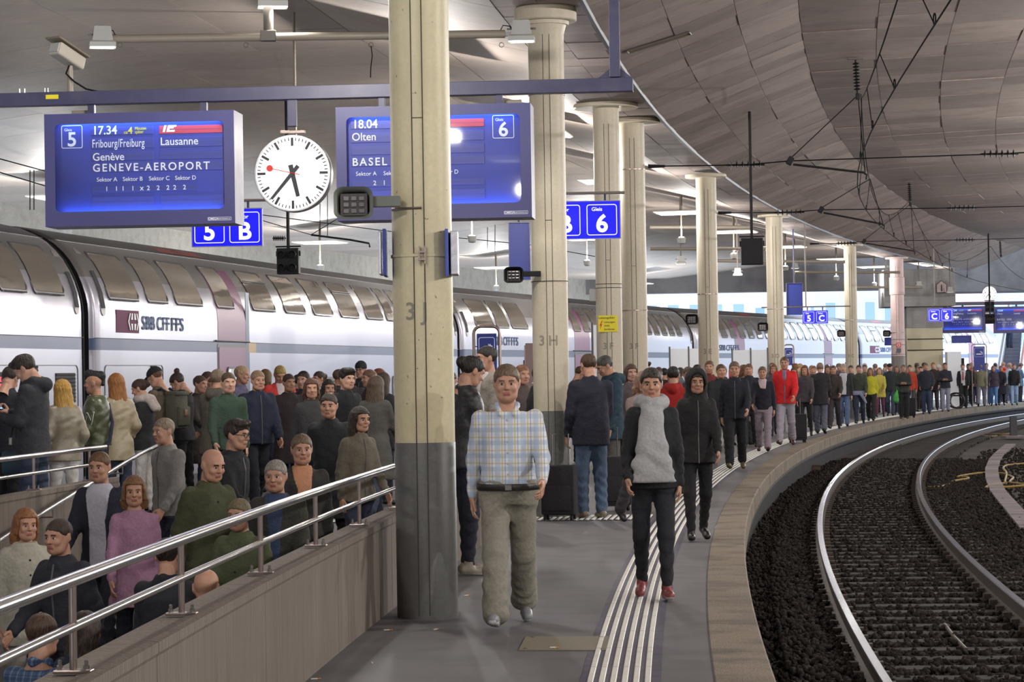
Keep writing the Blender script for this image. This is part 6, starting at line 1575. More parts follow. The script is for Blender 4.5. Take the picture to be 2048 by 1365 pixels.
# ------------------------------------------------------------------ the queue behind the far ramp wall
NE = dict(near=True)
person(66, 25.0, 1.90, -104, 'phone', ('hoodie', '#2f3139'), ('jeans', '#2f405e'), ('thick', '#2a1d14'), 'person in a charcoal hoodie and jeans bent over a phone, tallest of the queue', **NE, pp=dict(hp=36))
person(14, 26.2, 1.80, 165, 'stand', ('jacket', '#1d222e'), ('trousers', '#1a1c22'), ('short', '#2a2018'), 'person in a dark navy jacket at the left edge, half hidden by the charcoal hoodie', **NE, pp=dict(hp=38))
person(126, 26.0, 1.63, -148, 'pocket', ('jacket', '#8d8168', dict(th=.03)), ('slim', '#cfc8c4'), ('long', '#b48a3c'), 'person with blond waves in a beige jacket and white trousers', **NE, fem=True, kind_top='satin')
person(193, 27.2, 1.70, -98, 'front', ('bomber', '#49502a'), ('slim', '#17181c'), ('undercut', '#14141a'), 'person with an undercut in an olive bomber jacket bearing a white W', **NE, sk=1, kind_top='satin', pp=dict(hp=2))
person(234, 28.6, 1.69, -142, 'pocket', ('longjacket', '#a8966f', dict(th=.028)), ('jeans', '#2a3550'), ('long', '#8f5a26'), 'person with long ginger hair in a pale trench coat', **NE, fem=True, kind_top='satin')
person(287, 29.6, 1.63, -102, 'front', ('jacket', '#24282c'), ('slim', '#d6d0cc'), ('tied', '#3a2418'), 'person with tied brown hair and a pale pink scarf over a charcoal jacket', **NE, fem=True, scarf=('#c8b6b2', dict(r=.052, drape=1)), pp=dict(hp=20))
person(320, 31.0, 1.78, -116, 'phone1', ('jacket', '#6b5b43'), ('jeans', '#2b3448'), ('cap', '#1c282c', 'crop', '#5a3c26'), 'person in a dark cap and brown jacket carrying an olive backpack', **NE)
person(366, 32.0, 1.72, -108, 'phone', ('jacket', '#1b1b20', dict(collar=True)), ('slim', '#15151a'), ('bun', '#33201a'), 'person with a bun in a black jacket looking down at a phone', **NE, fem=True, pp=dict(hp=38))

# ------------------------------------------------------------------ people between the ramp and the train
person(414, 37.5, 1.72, 60, 'stand', ('jacket', '#a23c22'), ('jeans', '#2a3350'), ('short', '#4a3020'), 'person in a rust red jacket by the purple coach door')
person(476, 35.0, 1.80, 72, 'walkC', ('jacket', '#6a6288'), ('trousers', '#2a2a33'), ('grey', '#b89a78'), 'person with sandy grey hair in a lilac jacket before the purple coach door', **NE)
person(512, 30.5, 1.72, 30, 'walkD', ('jacket', '#18223f', dict(th=.035)), ('trousers', '#181b28'), ('grey', '#8a6f58'), 'person in a wide navy jacket walking towards the ramp', **NE, fat=.02)
person(531, 38.5, 1.74, 160, 'stand', ('jacket', '#4a4466'), ('jeans', '#27304a'), ('bob', '#5a4420'), 'person with a round brown bob seen from behind beside the coral jacket', **NE, fem=True)
person(559, 36.0, 1.80, 18, 'phone1', ('jacket', '#cf4540', dict(th=.03)), ('jeans', '#2c3654'), ('short', '#9a8446'), 'person in a coral red jacket holding papers in front of the coaches', **NE, inner=('#e0d0cc', .9, .03))
person(596, 41.0, 1.66, 100, 'stand', ('coat', '#2a2c30'), ('slim', '#17171b'), ('short', '#231812'), 'person with black hair in a dark coat under the first coach window')
person(641, 39.0, 1.70, -52, 'stand', ('coat', '#24262b', dict(collar=True)), ('slim', '#1b1d22'), ('tied', '#36231a'), 'person with pinned-up hair and glasses in a dark coat over a white shirt', **NE, fem=True, inner=('#c9c9d2', .8, .05))
person(655, 31.5, 1.62, 20, 'walkA', ('puffer', '#22242b'), ('trousers', '#191a1f'), ('long', '#1c1614'), 'person with long black hair in a dark padded jacket near the head of the ramp', **NE, fem=True)
person(698, 34.5, 1.78, 172, 'walkB', ('jacket', '#3c3842', dict(th=.036)), ('trousers', '#22232b'), ('short', '#6a5038'), 'person seen from behind in a wide grey-violet jacket', **NE, fat=.02)
person(724, 41.5, 1.84, -22, 'stand', ('jacket', '#2b2d34'), ('jeans', '#27304a'), ('beanie', '#22242a', 'crop', '#2a2018'), 'person in a dark beanie standing tallest before the coaches, left of the nearest column', **NE)
person(757, 37.0, 1.72, 125, 'stand', ('jacket', '#3a2638'), ('jeans', '#27304a'), ('bob', '#6a3320'), 'person with reddish hair in a plum jacket just left of the nearest column', fem=True)
person(765, 31.5, 1.66, 150, 'stand', ('longjacket', '#2a2c34'), ('jeans', '#27304a'), ('long', '#3a2a1e'), 'person with long dark hair half hidden by the nearest column', fem=True)

# ------------------------------------------------------------------ people on the ramp
person(204, 20.3, 1.76, -12, 'walkA', ('blazer', '#20253a', dict(collar=False)), ('trousers', '#1d2233'), ('short', '#6a4a30'), 'person in a navy blazer and white open shirt going down the ramp', **NE, inner=('#c8c8da', .82, .075))
person(266, 19.3, 1.68, 8, 'walkC', ('longshirt', '#b478a2'), ('slim', '#22263c'), ('bob', '#7a5838'), 'person in a long pink blouse going down the ramp', **NE, fem=True)
person(338, 22.6, 1.70, -48, 'walkD', ('jacket', '#8f8b88'), ('jeans', '#39435a'), ('short', '#8a7a68'), 'person in a light grey jacket on the ramp by the slanting handrail', **NE)
person(409, 19.8, 1.84, 42, 'walkB', ('coat', '#4d5330'), ('trousers', '#3a3a33'), ('bald', None), 'bald person in an olive green coat on the ramp', **NE, pp=dict(hp=14))
person(456, 21.6, 1.82, 66, 'walkA', ('jacket', '#23252c'), ('jeans', '#2c3654'), ('thick', '#2a1d14'), 'person with dark brown hair behind the bald head on the ramp', **NE)
person(482, 18.2, 1.66, -20, 'walkC', ('coat', '#56603a'), ('trousers', '#3f4434'), ('grey', '#6e6248'), 'person in a long moss green coat in the middle of the ramp', **NE)
person(553, 19.4, 1.76, -8, 'walkD', ('coat', '#38372e'), ('jeans', '#2e3f6a'), ('grey', '#8f8a82'), 'grey-haired person in a dark olive coat coming along the near side of the ramp', **NE, inner=('#2c4470', .75, .05))
person(600, 20.7, 1.78, 12, 'walkC', ('jacket', '#2f2e2b'), ('trousers', '#26262b'), ('grey', '#6e5a48'), 'person with greying brown hair directly behind the grey-haired one', **NE, inner=('#c08a6a', 1.25, .05))
person(712, 23.2, 1.68, 40, 'walkD', ('jacket', '#6f6652'), ('jeans', '#2b3350'), ('long', '#2c2018'), 'person with long dark hair in a khaki jacket on the ramp beside the near railing', **NE, fem=True)
person(660, 24.2, 1.72, -5, 'walkB', ('coat', '#1e2027'), ('trousers', '#1a1c22'), ('short', '#33241a'), 'person in a black coat at the top of the ramp', **NE)
person(44, 18.0, 1.66, 28, 'walkD', ('longjacket', '#b9b4a0', dict(th=.03)), ('trousers', '#8f8a7c'), ('bob', '#8a5a34'), 'person with ginger hair in a cream jacket low on the ramp', **NE, fem=True)
person(128, 17.2, 1.74, -30, 'walkA', ('jacket', '#272a38'), ('trousers', '#1f222c'), ('short', '#3a2a20'), 'person in a dark blue jacket on the ramp behind the cream jacket', **NE)
person(63, 14.0, 1.74, 158, 'walkB', ('shirt', 'CHECK'), ('jeans', '#2a3350'), ('short', '#4a3526'), 'person in a blue checked shirt lowest on the ramp, in the bottom left corner', **NE)
person(150, 14.6, 1.62, 150, 'walkA', ('puffer', '#22344f'), ('trousers', '#1c2434'), ('long', '#33241a'), 'person in a ribbed blue padded jacket low on the ramp', **NE, fem=True)
person(325, 16.4, 1.70, 165, 'walkD', ('jacket', '#20222e'), ('trousers', '#1c1e28'), ('short', '#2c2018'), 'person with dark hair in a dark jacket, back turned, below the pink blouse', **NE)
person(402, 15.3, 1.70, 170, 'walkC', ('shirt', '#94685c'), ('jeans', '#3a4560'), ('bald', None), 'bald person in a brownish pink shirt just behind the near railing', **NE)
# ------------------------------------------------------------------ people in the middle of the picture
person(932, 20.3, 1.78, 118, 'phone1', ('jacket', '#2b2b30'), ('slim', '#1d2338'), ('tied', '#1a1310'), 'person in a dark leather jacket leaning on the wall right behind the nearest column', **NE, fem=True, kind_top='leather', shoe=('#9a8f7c', '#c8c0b0'), pp=dict(hp=26))
person(1014, 16.2, 1.72, 0, 'walkB', ('shirt', 'PLAID', dict(hem=.95)), ('wide', '#958f7e'), ('grey', '#6a5646'), 'person in a pale blue and yellow plaid shirt and khaki trousers walking towards the camera', **NE, fat=.03, shoe=('#8f9298', '#d8d8d8'))
person(979, 27.2, 1.92, -70, 'stand', ('jacket', '#9a8f80'), ('trousers', '#4a463f'), ('short', '#221a14'), 'person with dark hair and a white collar behind the plaid shirt', **NE, inner=('#d8c8c8', 1.0, .05))
person(1181, 27.9, 1.83, -158, 'phone1', ('blazer', '#1d1e36'), ('jeans', '#4a668c'), ('short', '#4a3322'), 'stout person in a navy blazer and blue jeans standing with the back turned', **NE, fat=.045, shoe=('#8a7a5c', '#b0a48c'), pp=dict(hp=14))
person(1221, 31.2, 1.84, -72, 'phone1', ('parka', '#1b4156'), ('trousers', '#57544f'), ('grey', '#4a4642'), 'grey-haired person in a teal anorak looking down beside the navy blazer', **NE, pp=dict(hp=30))
person(1303, 17.9, 1.66, -3, 'walkC', ('jacket', '#1d1f25'), ('slim', '#20222c'), ('tied', '#2a1d16'), 'person with a long silver-grey scarf and red shoes walking on the white ribs', **NE, fem=True, shoe=('#9a2a2e', '#c8b8b8'), scarf=('#b4b5b9', dict(r=.05, tail=.6)))
person(1392, 24.0, 1.64, 4, 'walkD', ('hoodie', '#17181b'), ('slim', '#14151a'), ('hood', '#15171a', 'short', '#2a1c14'), 'person in a black hooded jacket with the hood up', **NE, fem=True, sk=1)
person(1281, 27.0, 1.66, 25, 'walkA', ('longjacket', '#8f7570'), ('trousers', '#4a4248'), ('bob', '#8a6a54'), 'person in a dusty pink jacket behind the silver-grey scarf', fem=True)
person(1347, 32.5, 1.72, 175, 'walkB', ('hoodie', '#9e1f1c'), ('jeans', '#22283a'), ('short', '#1d1412'), 'person in a red hooded top between the scarf and the black hood', **NE)
person(1420, 46.5, 1.80, -10, 'raise', ('jacket', '#8e2428'), ('jeans', '#22283a'), ('short', '#6a4a38'), 'person in red sleeves raising both hands to the face before the column stencilled 3E')
person(1470, 41.0, 1.80, -6, 'walkB', ('jacket', '#1c2131'), ('trousers', '#15161d'), ('grey', '#6f5646'), 'person in a dark navy jacket and black trousers with ochre shoes on the white ribs', **NE, shoe=('#6a5a28', '#4a4020'))
person(1441, 43.5, 1.74, 10, 'walkC', ('jacket', '#24262e'), ('trousers', '#3c382f'), ('short', '#5a4030'), 'person in a dark jacket and olive brown trousers left of the navy jacket')
person(1526, 49.5, 1.72, -8, 'walkA', ('sweater', '#1b1b2c'), ('trousers', '#9a8796'), ('short', '#6a4c3c'), 'person in a dark navy pullover and mauve trousers with a pink collar', **NE, inner=('#d6b9c0', 1.3, .05), shoe=('#4a1f20', '#2a1a18'))
person(1571, 53.5, 1.93, -12, 'walkB', ('jacket', '#cf2023', dict(th=.032)), ('trousers', '#a9a0b2'), ('short', '#5f432e'), 'tall person in a bright red jacket and pale trousers', **NE, shoe=('#5a2420', '#2a1a18'))
person(1641, 62.5, 1.78, 170, 'walkC', ('longjacket', '#26262b', dict(th=.034)), ('trousers', '#5c6076'), ('grey', '#8a7060'), 'person in a dark jacket and grey trousers walking away on the white ribs', **NE)
person(1611, 60.5, 1.72, -15, 'walkD', ('jacket', '#4a4048'), ('slim', '#201d20'), ('bob', '#7a4a2a'), 'person with auburn hair right beside the tall red jacket', fem=True)

# ------------------------------------------------------------------ the farther crowd, each with its own clothes
WALK = ['walkA', 'walkB', 'walkC', 'walkD']
def crowd(rows, grp):
    for i, (px, Y, H, top, tc, bot, bc, hk, hc, lab, fem, yaw, pose) in enumerate(rows):
        person(px, Y, H, yaw, pose or WALK[i % 4], (top, tc), (bot, bc), (hk, hc), lab, fem=fem, sk=i % 3, group=grp)
F, Mm = True, False
crowd([
 (1500, 60, 1.72, 'jacket', '#1f2430', 'jeans', '#26304a', 'grey', '#8a7566', 'person in a black-blue jacket left of the mauve trousers', Mm, -10, None),
 (1668, 67, 1.74, 'jacket', '#3a2e2a', 'trousers', '#3a3036', 'short', '#5a3a26', 'person in a chestnut brown jacket between the dark jacket and the open white shirt', Mm, -12, None),
 (1688, 70, 1.76, 'jacket', '#25262d', 'jeans', '#4a6a9a', 'grey', '#a08a78', 'person in an open dark jacket over a white shirt and light jeans', Mm, -12, None),
 (1719, 73, 1.72, 'jacket', '#3a4234', 'jeans', '#22304e', 'short', '#3a2620', 'person in a dark green jacket with a garment tied round the waist', Mm, -10, None),
 (1742, 76, 1.66, 'sweater', '#b8b42a', 'trousers', '#1c1c20', 'bob', '#7a5a3c', 'person in a bright yellow pullover and black trousers', F, -14, None),
 (1760, 82, 1.66, 'longjacket', '#c2b650', 'slim', '#7a2a52', 'bob', '#8a6a4a', 'person in a pale yellow jacket and magenta leggings', F, -12, None),
 (1781, 84, 1.76, 'jacket', '#2a3238', 'jeans', '#3a4a66', 'cap', '#2a201c', 'person in a dark cap and slate jacket carrying a green bag', Mm, -14, None),
 (1808, 79, 1.70, 'jacket', '#2c3230', 'trousers', '#1b1c20', 'short', '#6a5444', 'person in a charcoal jacket with pale gloves right of the pinkish column', Mm, -10, 'front'),
 (1821, 89, 1.74, 'jacket', '#b8402a', 'trousers', '#4a4044', 'short', '#4a3020', 'person in an orange-red jacket in front of the beige pier', Mm, -14, None),
 (1838, 92, 1.68, 'jacket', '#8a6a70', 'trousers', '#5a4c55', 'bob', '#8a6a50', 'person in an old rose jacket right of the orange-red one', F, -14, None),
 (1853, 86, 1.74, 'puffer', '#22283c', 'jeans', '#2a3c62', 'short', '#5f4a30', 'person in a navy padded jacket before the beige pier', Mm, -12, 'pocket'),
 (1868, 93, 1.80, 'longjacket', '#3a3030', 'trousers', '#4a4040', 'short', '#8a6a44', 'taller person in a brown coat behind the navy padded jacket', Mm, -14, None),
 (1879, 95, 1.72, 'jacket', '#2a2c36', 'slim', '#1c1e28', 'beanie', '#cfc8c0', 'person in a white woolly hat and dark jacket', F, -14, None),
 (1891, 90, 1.76, 'jacket', '#23253a', 'jeans', '#8d90ac', 'short', '#4a332a', 'person in a dark blue jacket and pale jeans with hands joined', Mm, -10, 'front'),
 (1927, 97, 1.72, 'jacket', '#202028', 'trousers', '#1c1c22', 'short', '#3a2a22', 'person in a black suit with a white shirt and red tie', Mm, -12, 'stand'),
 (1938, 101, 1.74, 'jacket', '#2a2834', 'trousers', '#23242c', 'short', '#33262a', 'person in a black jacket close behind the red tie', Mm, -14, None),
 (1950, 104, 1.64, 'jacket', '#6a4a5c', 'slim', '#2a3c6a', 'bob', '#a07a80', 'person in a mauve jacket beneath the bright smoking sign', F, -12, None),
 (1963, 100, 1.74, 'jacket', '#8a8468', 'trousers', '#8a8494', 'short', '#8a7a60', 'person in a khaki jacket and light trousers, back turned', Mm, 165, None),
 (1974, 105, 1.76, 'jacket', '#5a6a80', 'jeans', '#2a5a9a', 'short', '#3a2c28', 'person in a steel blue jacket and blue jeans near the escalator', Mm, -12, None),
 (1991, 107, 1.76, 'jacket', '#2a5aa8', 'trousers', '#2a3450', 'short', '#3a2a2a', 'person in a bright blue jacket at the foot of the escalator', Mm, 150, None),
 (1988, 101, 1.66, 'jacket', '#4a3a54', 'jeans', '#5a86c0', 'bob', '#8a6068', 'person in a violet jacket and light blue jeans', F, -12, None),
 (2003, 102, 1.66, 'coat', '#23243a', 'slim', '#15161f', 'short', '#7a4a48', 'person in a short midnight blue coat and black leggings', F, -12, None),
 (2018, 108, 1.74, 'jacket', '#a8c0d2', 'trousers', '#4a5a78', 'grey', '#b08a80', 'person in a pale ice blue jacket by the escalator', Mm, 100, None),
 (2029, 102, 1.70, 'jacket', '#23262f', 'jeans', '#9ab8de', 'short', '#6a4c48', 'person in a short black jacket and very pale jeans at the right edge', Mm, -10, None),
], 'walkers on the far platform')
# heads further back, between the columns and the train
back = [
 (905, 34, 1.70, '#7a6a58', '#5a4632', 'camel'), (1046, 37, 1.74, '#6a5a4c', '#6a4a34', 'taupe'), (1062, 34, 1.68, '#8a6a4a', '#7a5238', 'tan'), (935, 40, 1.66, '#4a3c34', '#6a5038', 'umber'), (1005, 41, 1.70, '#b09a84', '#8a6a4a', 'sand'), (1085, 43, 1.72, '#5a6a3a', '#5a3a28', 'grass green'),
 (1155, 45, 1.74, '#3a3a44', '#4a3020', 'graphite'), (1206, 48, 1.68, '#a88a7a', '#8a6448', 'peach'), (1252, 40, 1.68, '#30343c', '#2a1c18', 'gunmetal'), (1283, 44, 1.80, '#2a2624', '#1f1614', 'sooty'), (1306, 55, 1.70, '#7a4a3a', '#8a5236', 'brick'), (1318, 60, 1.72, '#5a3430', '#6a3c2a', 'maroon'), (1330, 52, 1.68, '#22242c', '#1f1714', 'ink black'),
 (1358, 57, 1.72, '#6a7484', '#3a2c26', 'blue-grey'), (1381, 50, 1.62, '#3a4a44', '#3c2a20', 'bottle green'), (1447, 56, 1.76, '#51413a', '#8a6c54', 'cocoa'), (1484, 54, 1.74, '#8a7a70', '#6a4430', 'mushroom'), (1512, 66, 1.80, '#6a3a34', '#5a4034', 'wine red'), (1545, 62, 1.78, '#5c5468', '#7a5a48', 'heather'),
 (1592, 70, 1.76, '#7a5a3a', '#8a5a32', 'caramel'), (1598, 78, 1.80, '#96886a', '#a08a5c', 'straw'), (1625, 75, 1.76, '#6a4a3c', '#8a6240', 'copper'), (1655, 80, 1.78, '#8a5a34', '#7a4a2c', 'amber'), (1676, 84, 1.80, '#5a4a5a', '#7a6a60', 'aubergine'), (1702, 86, 1.84, '#1f2a3a', '#241a18', 'petrol'), (1730, 88, 1.78, '#c8bfa8', '#cfc6b0', 'ivory'), (1752, 90, 1.76, '#6a5a74', '#8a7268', 'lavender'), (1770, 92, 1.78, '#8a94a8', '#6a5a50', 'silver-blue'),
 (1796, 94, 1.76, '#3f5a4a', '#6a5040', 'pine green'), (1835, 95, 1.80, '#9a8a78', '#5a4034', 'biscuit'), (1847, 95.5, 1.80, '#5a4a44', '#33241f', 'coffee'), (1912, 104, 1.74, '#44506a', '#3c3034', 'dusk blue'), (1944, 108, 1.78, '#b04a3c', '#b06a50', 'tomato'), (2008, 112, 1.78, '#c84a3a', '#b87a60', 'vermilion'), (2040, 110, 1.72, '#5a78a0', '#5a4448', 'denim blue'),
]
for i, (px, Y, H, tc, hc, nm) in enumerate(back):
    kind = ['jacket', 'coat', 'puffer', 'hoodie', 'longjacket'][i % 5]; fem = i % 3 == 1
    where = 'before the coaches between columns 3J and 3H' if px < 1090 else 'before the coaches near the columns 3F' if px < 1300 else 'before the white sheet panels' if px < 1560 else 'in the crowd left of the pinkish column' if px < 1800 else 'among the people by the concrete pier' if px < 1920 else 'near the escalator'
    person(px, Y, H, [-15, 170, 60, -70, 20, -160, 120][i % 7], (WALK + ['stand', 'pocket', 'phone1'])[i % 7], (kind, tc), (['jeans', 'trousers', 'slim'][i % 3], ['#2a3450', '#2a2a30', '#1c1d24'][i % 3]), (['short', 'bob', 'grey', 'long', 'thick'][i % 5] if fem or i % 5 not in (1, 3) else 'short', hc), 'person in %s %s clothes %s' % ('an' if nm[0] in 'aeiou' else 'a' if False else 'the', nm, where) if False else 'person wearing a %s %s %s' % (nm, {'longjacket': 'long jacket', 'puffer': 'padded jacket', 'hoodie': 'hooded top'}.get(kind, kind), where), fem=fem, sk=i % 3, group='people standing along the coaches')

person(2021, 119.2, 1.76, 160, 'stand', ('jacket', '#5a7a9a'), ('jeans', '#2a3a5c'), ('short', '#4a3a34'), 'person in a grey-blue jacket riding up the escalator', z=2.47, group='walkers on the far platform')
fill = [  # px, distance, height, facing, jacket, its colour word, hair, colour of hair, place
 (392, 34, 1.70, 60, 'coat', '#3a3430', 'umber brown', 'short', '#4a3424', 'left of the rust red jacket'),
 (441, 33, 1.68, -70, 'jacket', '#565a4a', 'sage', 'bob', '#6a4c34', 'between the rust red jacket and the lilac one'),
 (455, 28.6, 1.70, 20, 'jacket', '#33503c', 'fern green', 'short', '#4a3626', 'just above the end of the slanting handrail'),
 (431, 29.5, 1.74, 150, 'parka', '#5f564a', 'dust brown', 'grey', '#7a6a58', 'behind the slanting handrail'),
 (577, 32.5, 1.66, 30, 'coat', '#3a2a30', 'dark plum', 'short', '#3a2820', 'below the coral red jacket'),
 (612, 33.5, 1.74, -20, 'jacket', '#2d3240', 'slate', 'short', '#2a1e18', 'in front of the black-haired dark coat'),
 (622, 28.4, 1.64, 10, 'longjacket', '#3c3a3e', 'iron grey', 'bob', '#5a3a2a', 'behind the greying brown head'),
 (672, 37.5, 1.74, 100, 'jacket', '#32363e', 'steel', 'short', '#54402e', 'beside the glasses and the white shirt'),
 (688, 29.2, 1.72, 40, 'jacket', '#23252c', 'coal', 'thick', '#231a16', 'under the grey-violet jacket'),
 (742, 33.2, 1.70, -60, 'jacket', '#40313a', 'mulberry', 'grey', '#7a5c48', 'left of the plum jacket'),
 (748, 28.0, 1.66, 160, 'coat', '#4c4a44', 'stone grey', 'long', '#4a3828', 'close to the nearest column, behind the railing'),
 (948, 29.0, 1.72, -20, 'jacket', '#a68e7a', 'buff', 'short', '#4a3424', 'right of the dark leather jacket'),
 (1040, 30.5, 1.74, 30, 'jacket', '#5a4a48', 'reddish grey', 'short', '#8a5c40', 'behind the plaid shirt'),
 (1072, 29.5, 1.72, 100, 'coat', '#2a2730', 'black-violet', 'short', '#5a3c2c', 'at the left of the column stencilled 3H'),
 (1262, 34.5, 1.72, 15, 'jacket', '#6a5a60', 'ash rose', 'bob', '#5a4436', 'right of the teal anorak'),
 (1318, 37.5, 1.70, -20, 'jacket', '#2b2d35', 'lead grey', 'short', '#2c201a', 'left of the red hooded top'),
 (1376, 39.0, 1.72, 5, 'coat', '#2e3a3a', 'sea green', 'grey', '#5c4c40', 'between the red hooded top and the black hood'),
 (1396, 44.0, 1.74, -10, 'jacket', '#39302e', 'bark brown', 'short', '#3c2c22', 'behind the black hood'),
 (1499, 52.5, 1.76, -10, 'jacket', '#23283a', 'indigo', 'short', '#6a4c38', 'right of the ochre shoes'),
 (1548, 58.5, 1.74, -10, 'jacket', '#4a4a58', 'pewter', 'bob', '#7a5236', 'between the mauve trousers and the tall red jacket'),
 (1590, 63.5, 1.70, -14, 'coat', '#33282a', 'dark sienna', 'long', '#6a4426', 'behind the tall red jacket'),
 (1629, 68.0, 1.74, -14, 'jacket', '#54443a', 'hazel', 'short', '#7a5a40', 'left of the person walking away'),
 (1657, 73.0, 1.72, -14, 'coat', '#2c2e38', 'midnight grey', 'bob', '#5a4030', 'right of the person walking away'),
 (1703, 76.0, 1.72, -14, 'jacket', '#3e3a40', 'smoke grey', 'short', '#4a3a30', 'before the column stencilled 3C'),
 (1731, 80.0, 1.72, -14, 'jacket', '#5c5a4a', 'khaki drab', 'short', '#5a4634', 'left of the bright yellow pullover'),
 (1795, 85.0, 1.72, -14, 'coat', '#2a3436', 'dark teal', 'bob', '#6a5040', 'left of the pale gloves'),
 (1843, 90.0, 1.68, -14, 'jacket', '#2b2930', 'soot grey', 'short', '#3a2a24', 'between the old rose and the navy padded jackets')]
for i, (px, Y, H, yw, tp, tc, nm, hk, hc, where) in enumerate(fill):
    person(px, Y, H, yw, (WALK + ['stand'])[i % 5], (tp, tc), (['trousers', 'jeans', 'slim'][i % 3], ['#25262d', '#27324c', '#17181d'][i % 3]), (hk, hc), 'person in %s %s %s' % ('an' if nm[0] in 'aeiou' else 'a', nm + ' ' + {'longjacket': 'long jacket', 'parka': 'anorak'}.get(tp, tp), where), fem=hk in ('bob', 'long'), sk=i % 3, group='people standing along the coaches' if px < 1280 else 'walkers on the far platform')

# ------------------------------------------------------------------ things people carry
def box_bag(name, label, cat, p, rz, dims, m, parts, bev=.04):
    t = thing(name, label, cat, p, rz); MB().box((0, 0, dims[2] / 2), dims, None, bev).build('bag_body', m, t, True)
    for nm, c, d, m2, b2 in parts: MB().box(c, d, None, b2).build(nm, m2, t, True)
    return t
def lab(s): return next(k for k in people if s in k)
ol = cloth('#565543'); nv = cloth('#1a2342'); bl = cloth('#15161a'); lt = cloth('#8a5a24', 'leather')
r, J, sc = people[lab('olive backpack')]
p = on_person(lab('olive backpack'), (0, .24, .98 + J['dz'])); rz = r.rotation_euler.z
bp = box_bag('backpack', 'olive backpack with a tan leather tab on the back of the person in the cap', 'backpack', p, rz, (.29, .17, .46), ol, [('front_pocket', (0, .10, .16), (.24, .06, .24), ol, .02), ('pack_flap', (0, .01, .44), (.30, .19, .06), ol, .025), ('leather_tab', (.0, .137, .2), (.06, .01, .08), lt, .004)])
for x in (-.09, .09): MB().tube([(x, -.07, .45), (x * 1.1, -.16, .50), (x * 1.25, -.30, .44), (x * 1.3, -.37, .28), (x * 1.3, -.28, .1), (x, -.08, .04)], .017, 8).build('shoulder_strap', nv, bp, True)
r, J, sc = people[lab('bearing a white W')]
jb = r
# white outlined W on the sleeve of the bomber jacket
a = Vector(J['shL']); e = Vector(J['elL']); mid = a * .40 + e * .60
text('sleeve_letter', 'W', mat('white_felt', (.75, .75, .72), .8), .20, (mid.x + .076, mid.y - .075, mid.z - .07), rotm((0, 1, .1), (-.04, -.1, 1)), jb, .004, .014, sx=.8)
text('sleeve_letter', 'W', mat('dark_green_felt', (.03, .05, .02), .8), .20, (mid.x + .082, mid.y - .075, mid.z - .07), rotm((0, 1, .1), (-.04, -.1, 1)), jb, .004, -.012, sx=.8)
t = thing('shoulder_strap', 'navy strap running across the back of the olive bomber jacket', 'strap', r.location, r.rotation_euler.z); t.scale = r.scale
MB().tube([(-.13, -.14, 1.16), (-.15, -.02, 1.44), (-.13, .10, 1.40), (-.02, .175, 1.2), (.10, .18, 1.0), (.19, .1, .86)], .02, 8).build('strap_band', nv, t, True)
r, J, sc = people[lab('charcoal hoodie')]
t = thing('shoulder_bag', 'teal shoulder bag hanging at the hip of the charcoal hoodie', 'bag', on_person(lab('charcoal hoodie'), (-.12, -.24, .62 + J['dz'])), r.rotation_euler.z)
MB().box((0, 0, .12), (.1, .28, .24), None, .03).build('bag_body', mat('teal_nylon', (.015, .05, .07), .4), t, True)
MB().tube([(0, -.08, .24), (.0, -.02, .5), (.05, .10, .95), (.11, .2, 1.06)], .012, 6).build('bag_strap', cloth('#4a4438'), t, True); MB().box((0, -.05, .34), (.03, .03, .08), None, .008).build('bag_buckle', M_STEEL, t)
def phone(who, label, side='R'):
    r, J, sc = people[lab(who)]; w_ = J['wr' + side] + J['fd' + side] * .1
    t = thing('mobile_phone', label, 'phone', on_person(lab(who), (w_[0] * .75, w_[1] - .03, w_[2] + .045)), r.rotation_euler.z)
    t.rotation_euler.x = R2(-35)
    MB().box((0, 0, 0), (.07, .145, .009), None, .003).build('phone_case', M_BLACK, t); MB().box((0, 0, .0055), (.063, .13, .001)).build('phone_screen', mat('lit_phone_screen', (.2, .4, .7), .2, emit=(.35, .6, 1), estr=1.2), t)
phone('charcoal hoodie', 'mobile phone in the hands of the person in the charcoal hoodie')
phone('with a bun', 'mobile phone held by the person with the bun')
phone('leaning on the wall', 'glowing mobile phone held by the person in the dark leather jacket')
r, J, sc = people[lab('leaning on the wall')]
t = thing('shoulder_strap', 'brown strap over the shoulder of the dark leather jacket', 'strap', r.location, r.rotation_euler.z); t.scale = r.scale
MB().tube([(.12, -.15, 1.1), (.13, -.06, 1.43), (.12, .07, 1.44), (.12, .155, 1.2), (.16, .16, .95)], .02, 8).build('strap_band', cloth('#8a4a20', 'leather'), t, True)
# suitcases
def suitcase(label, p, rz, m, hgt=.58):
    t = thing('suitcase', label, 'suitcase', p, rz)
    MB().box((0, 0, hgt / 2 + .06), (.38, .22, hgt), None, .03).build('case_body', m, t, True)
    MB().box((0, -.115, hgt * .45), (.3, .03, hgt * .5), None, .012).build('case_pocket', m, t, True)
    for x in (-.15, .15):
        MB().lathe([(.03, -.012), (.032, 0), (.03, .012)], (x, -.07, .032), 12, Matrix.Rotation(math.pi / 2, 3, 'Y')).build('case_wheel', M_BLACK, t, True); MB().lathe([(.03, -.012), (.032, 0), (.03, .012)], (x, .07, .032), 12, Matrix.Rotation(math.pi / 2, 3, 'Y')).build('case_wheel', M_BLACK, t, True)
    MB().tube([(-.09, .08, hgt + .05), (-.09, .08, hgt + .40), (.09, .08, hgt + .40), (.09, .08, hgt + .05)], .008, 8).build('pull_handle', M_STEEL, t, True)
    return t
def floor_at(px, Y): q = onY(px, 800, Y); return (q.x, q.y, 0)
suitcase('black wheeled suitcase standing beside the blue jeans of the navy blazer', floor_at(1224, 29.3), R2(20), cloth('#17181c'))
suitcase('dark suitcase with a tall handle at the foot of the column stencilled 3H', floor_at(1116, 27.6), R2(-15), cloth('#211b26'), .55)
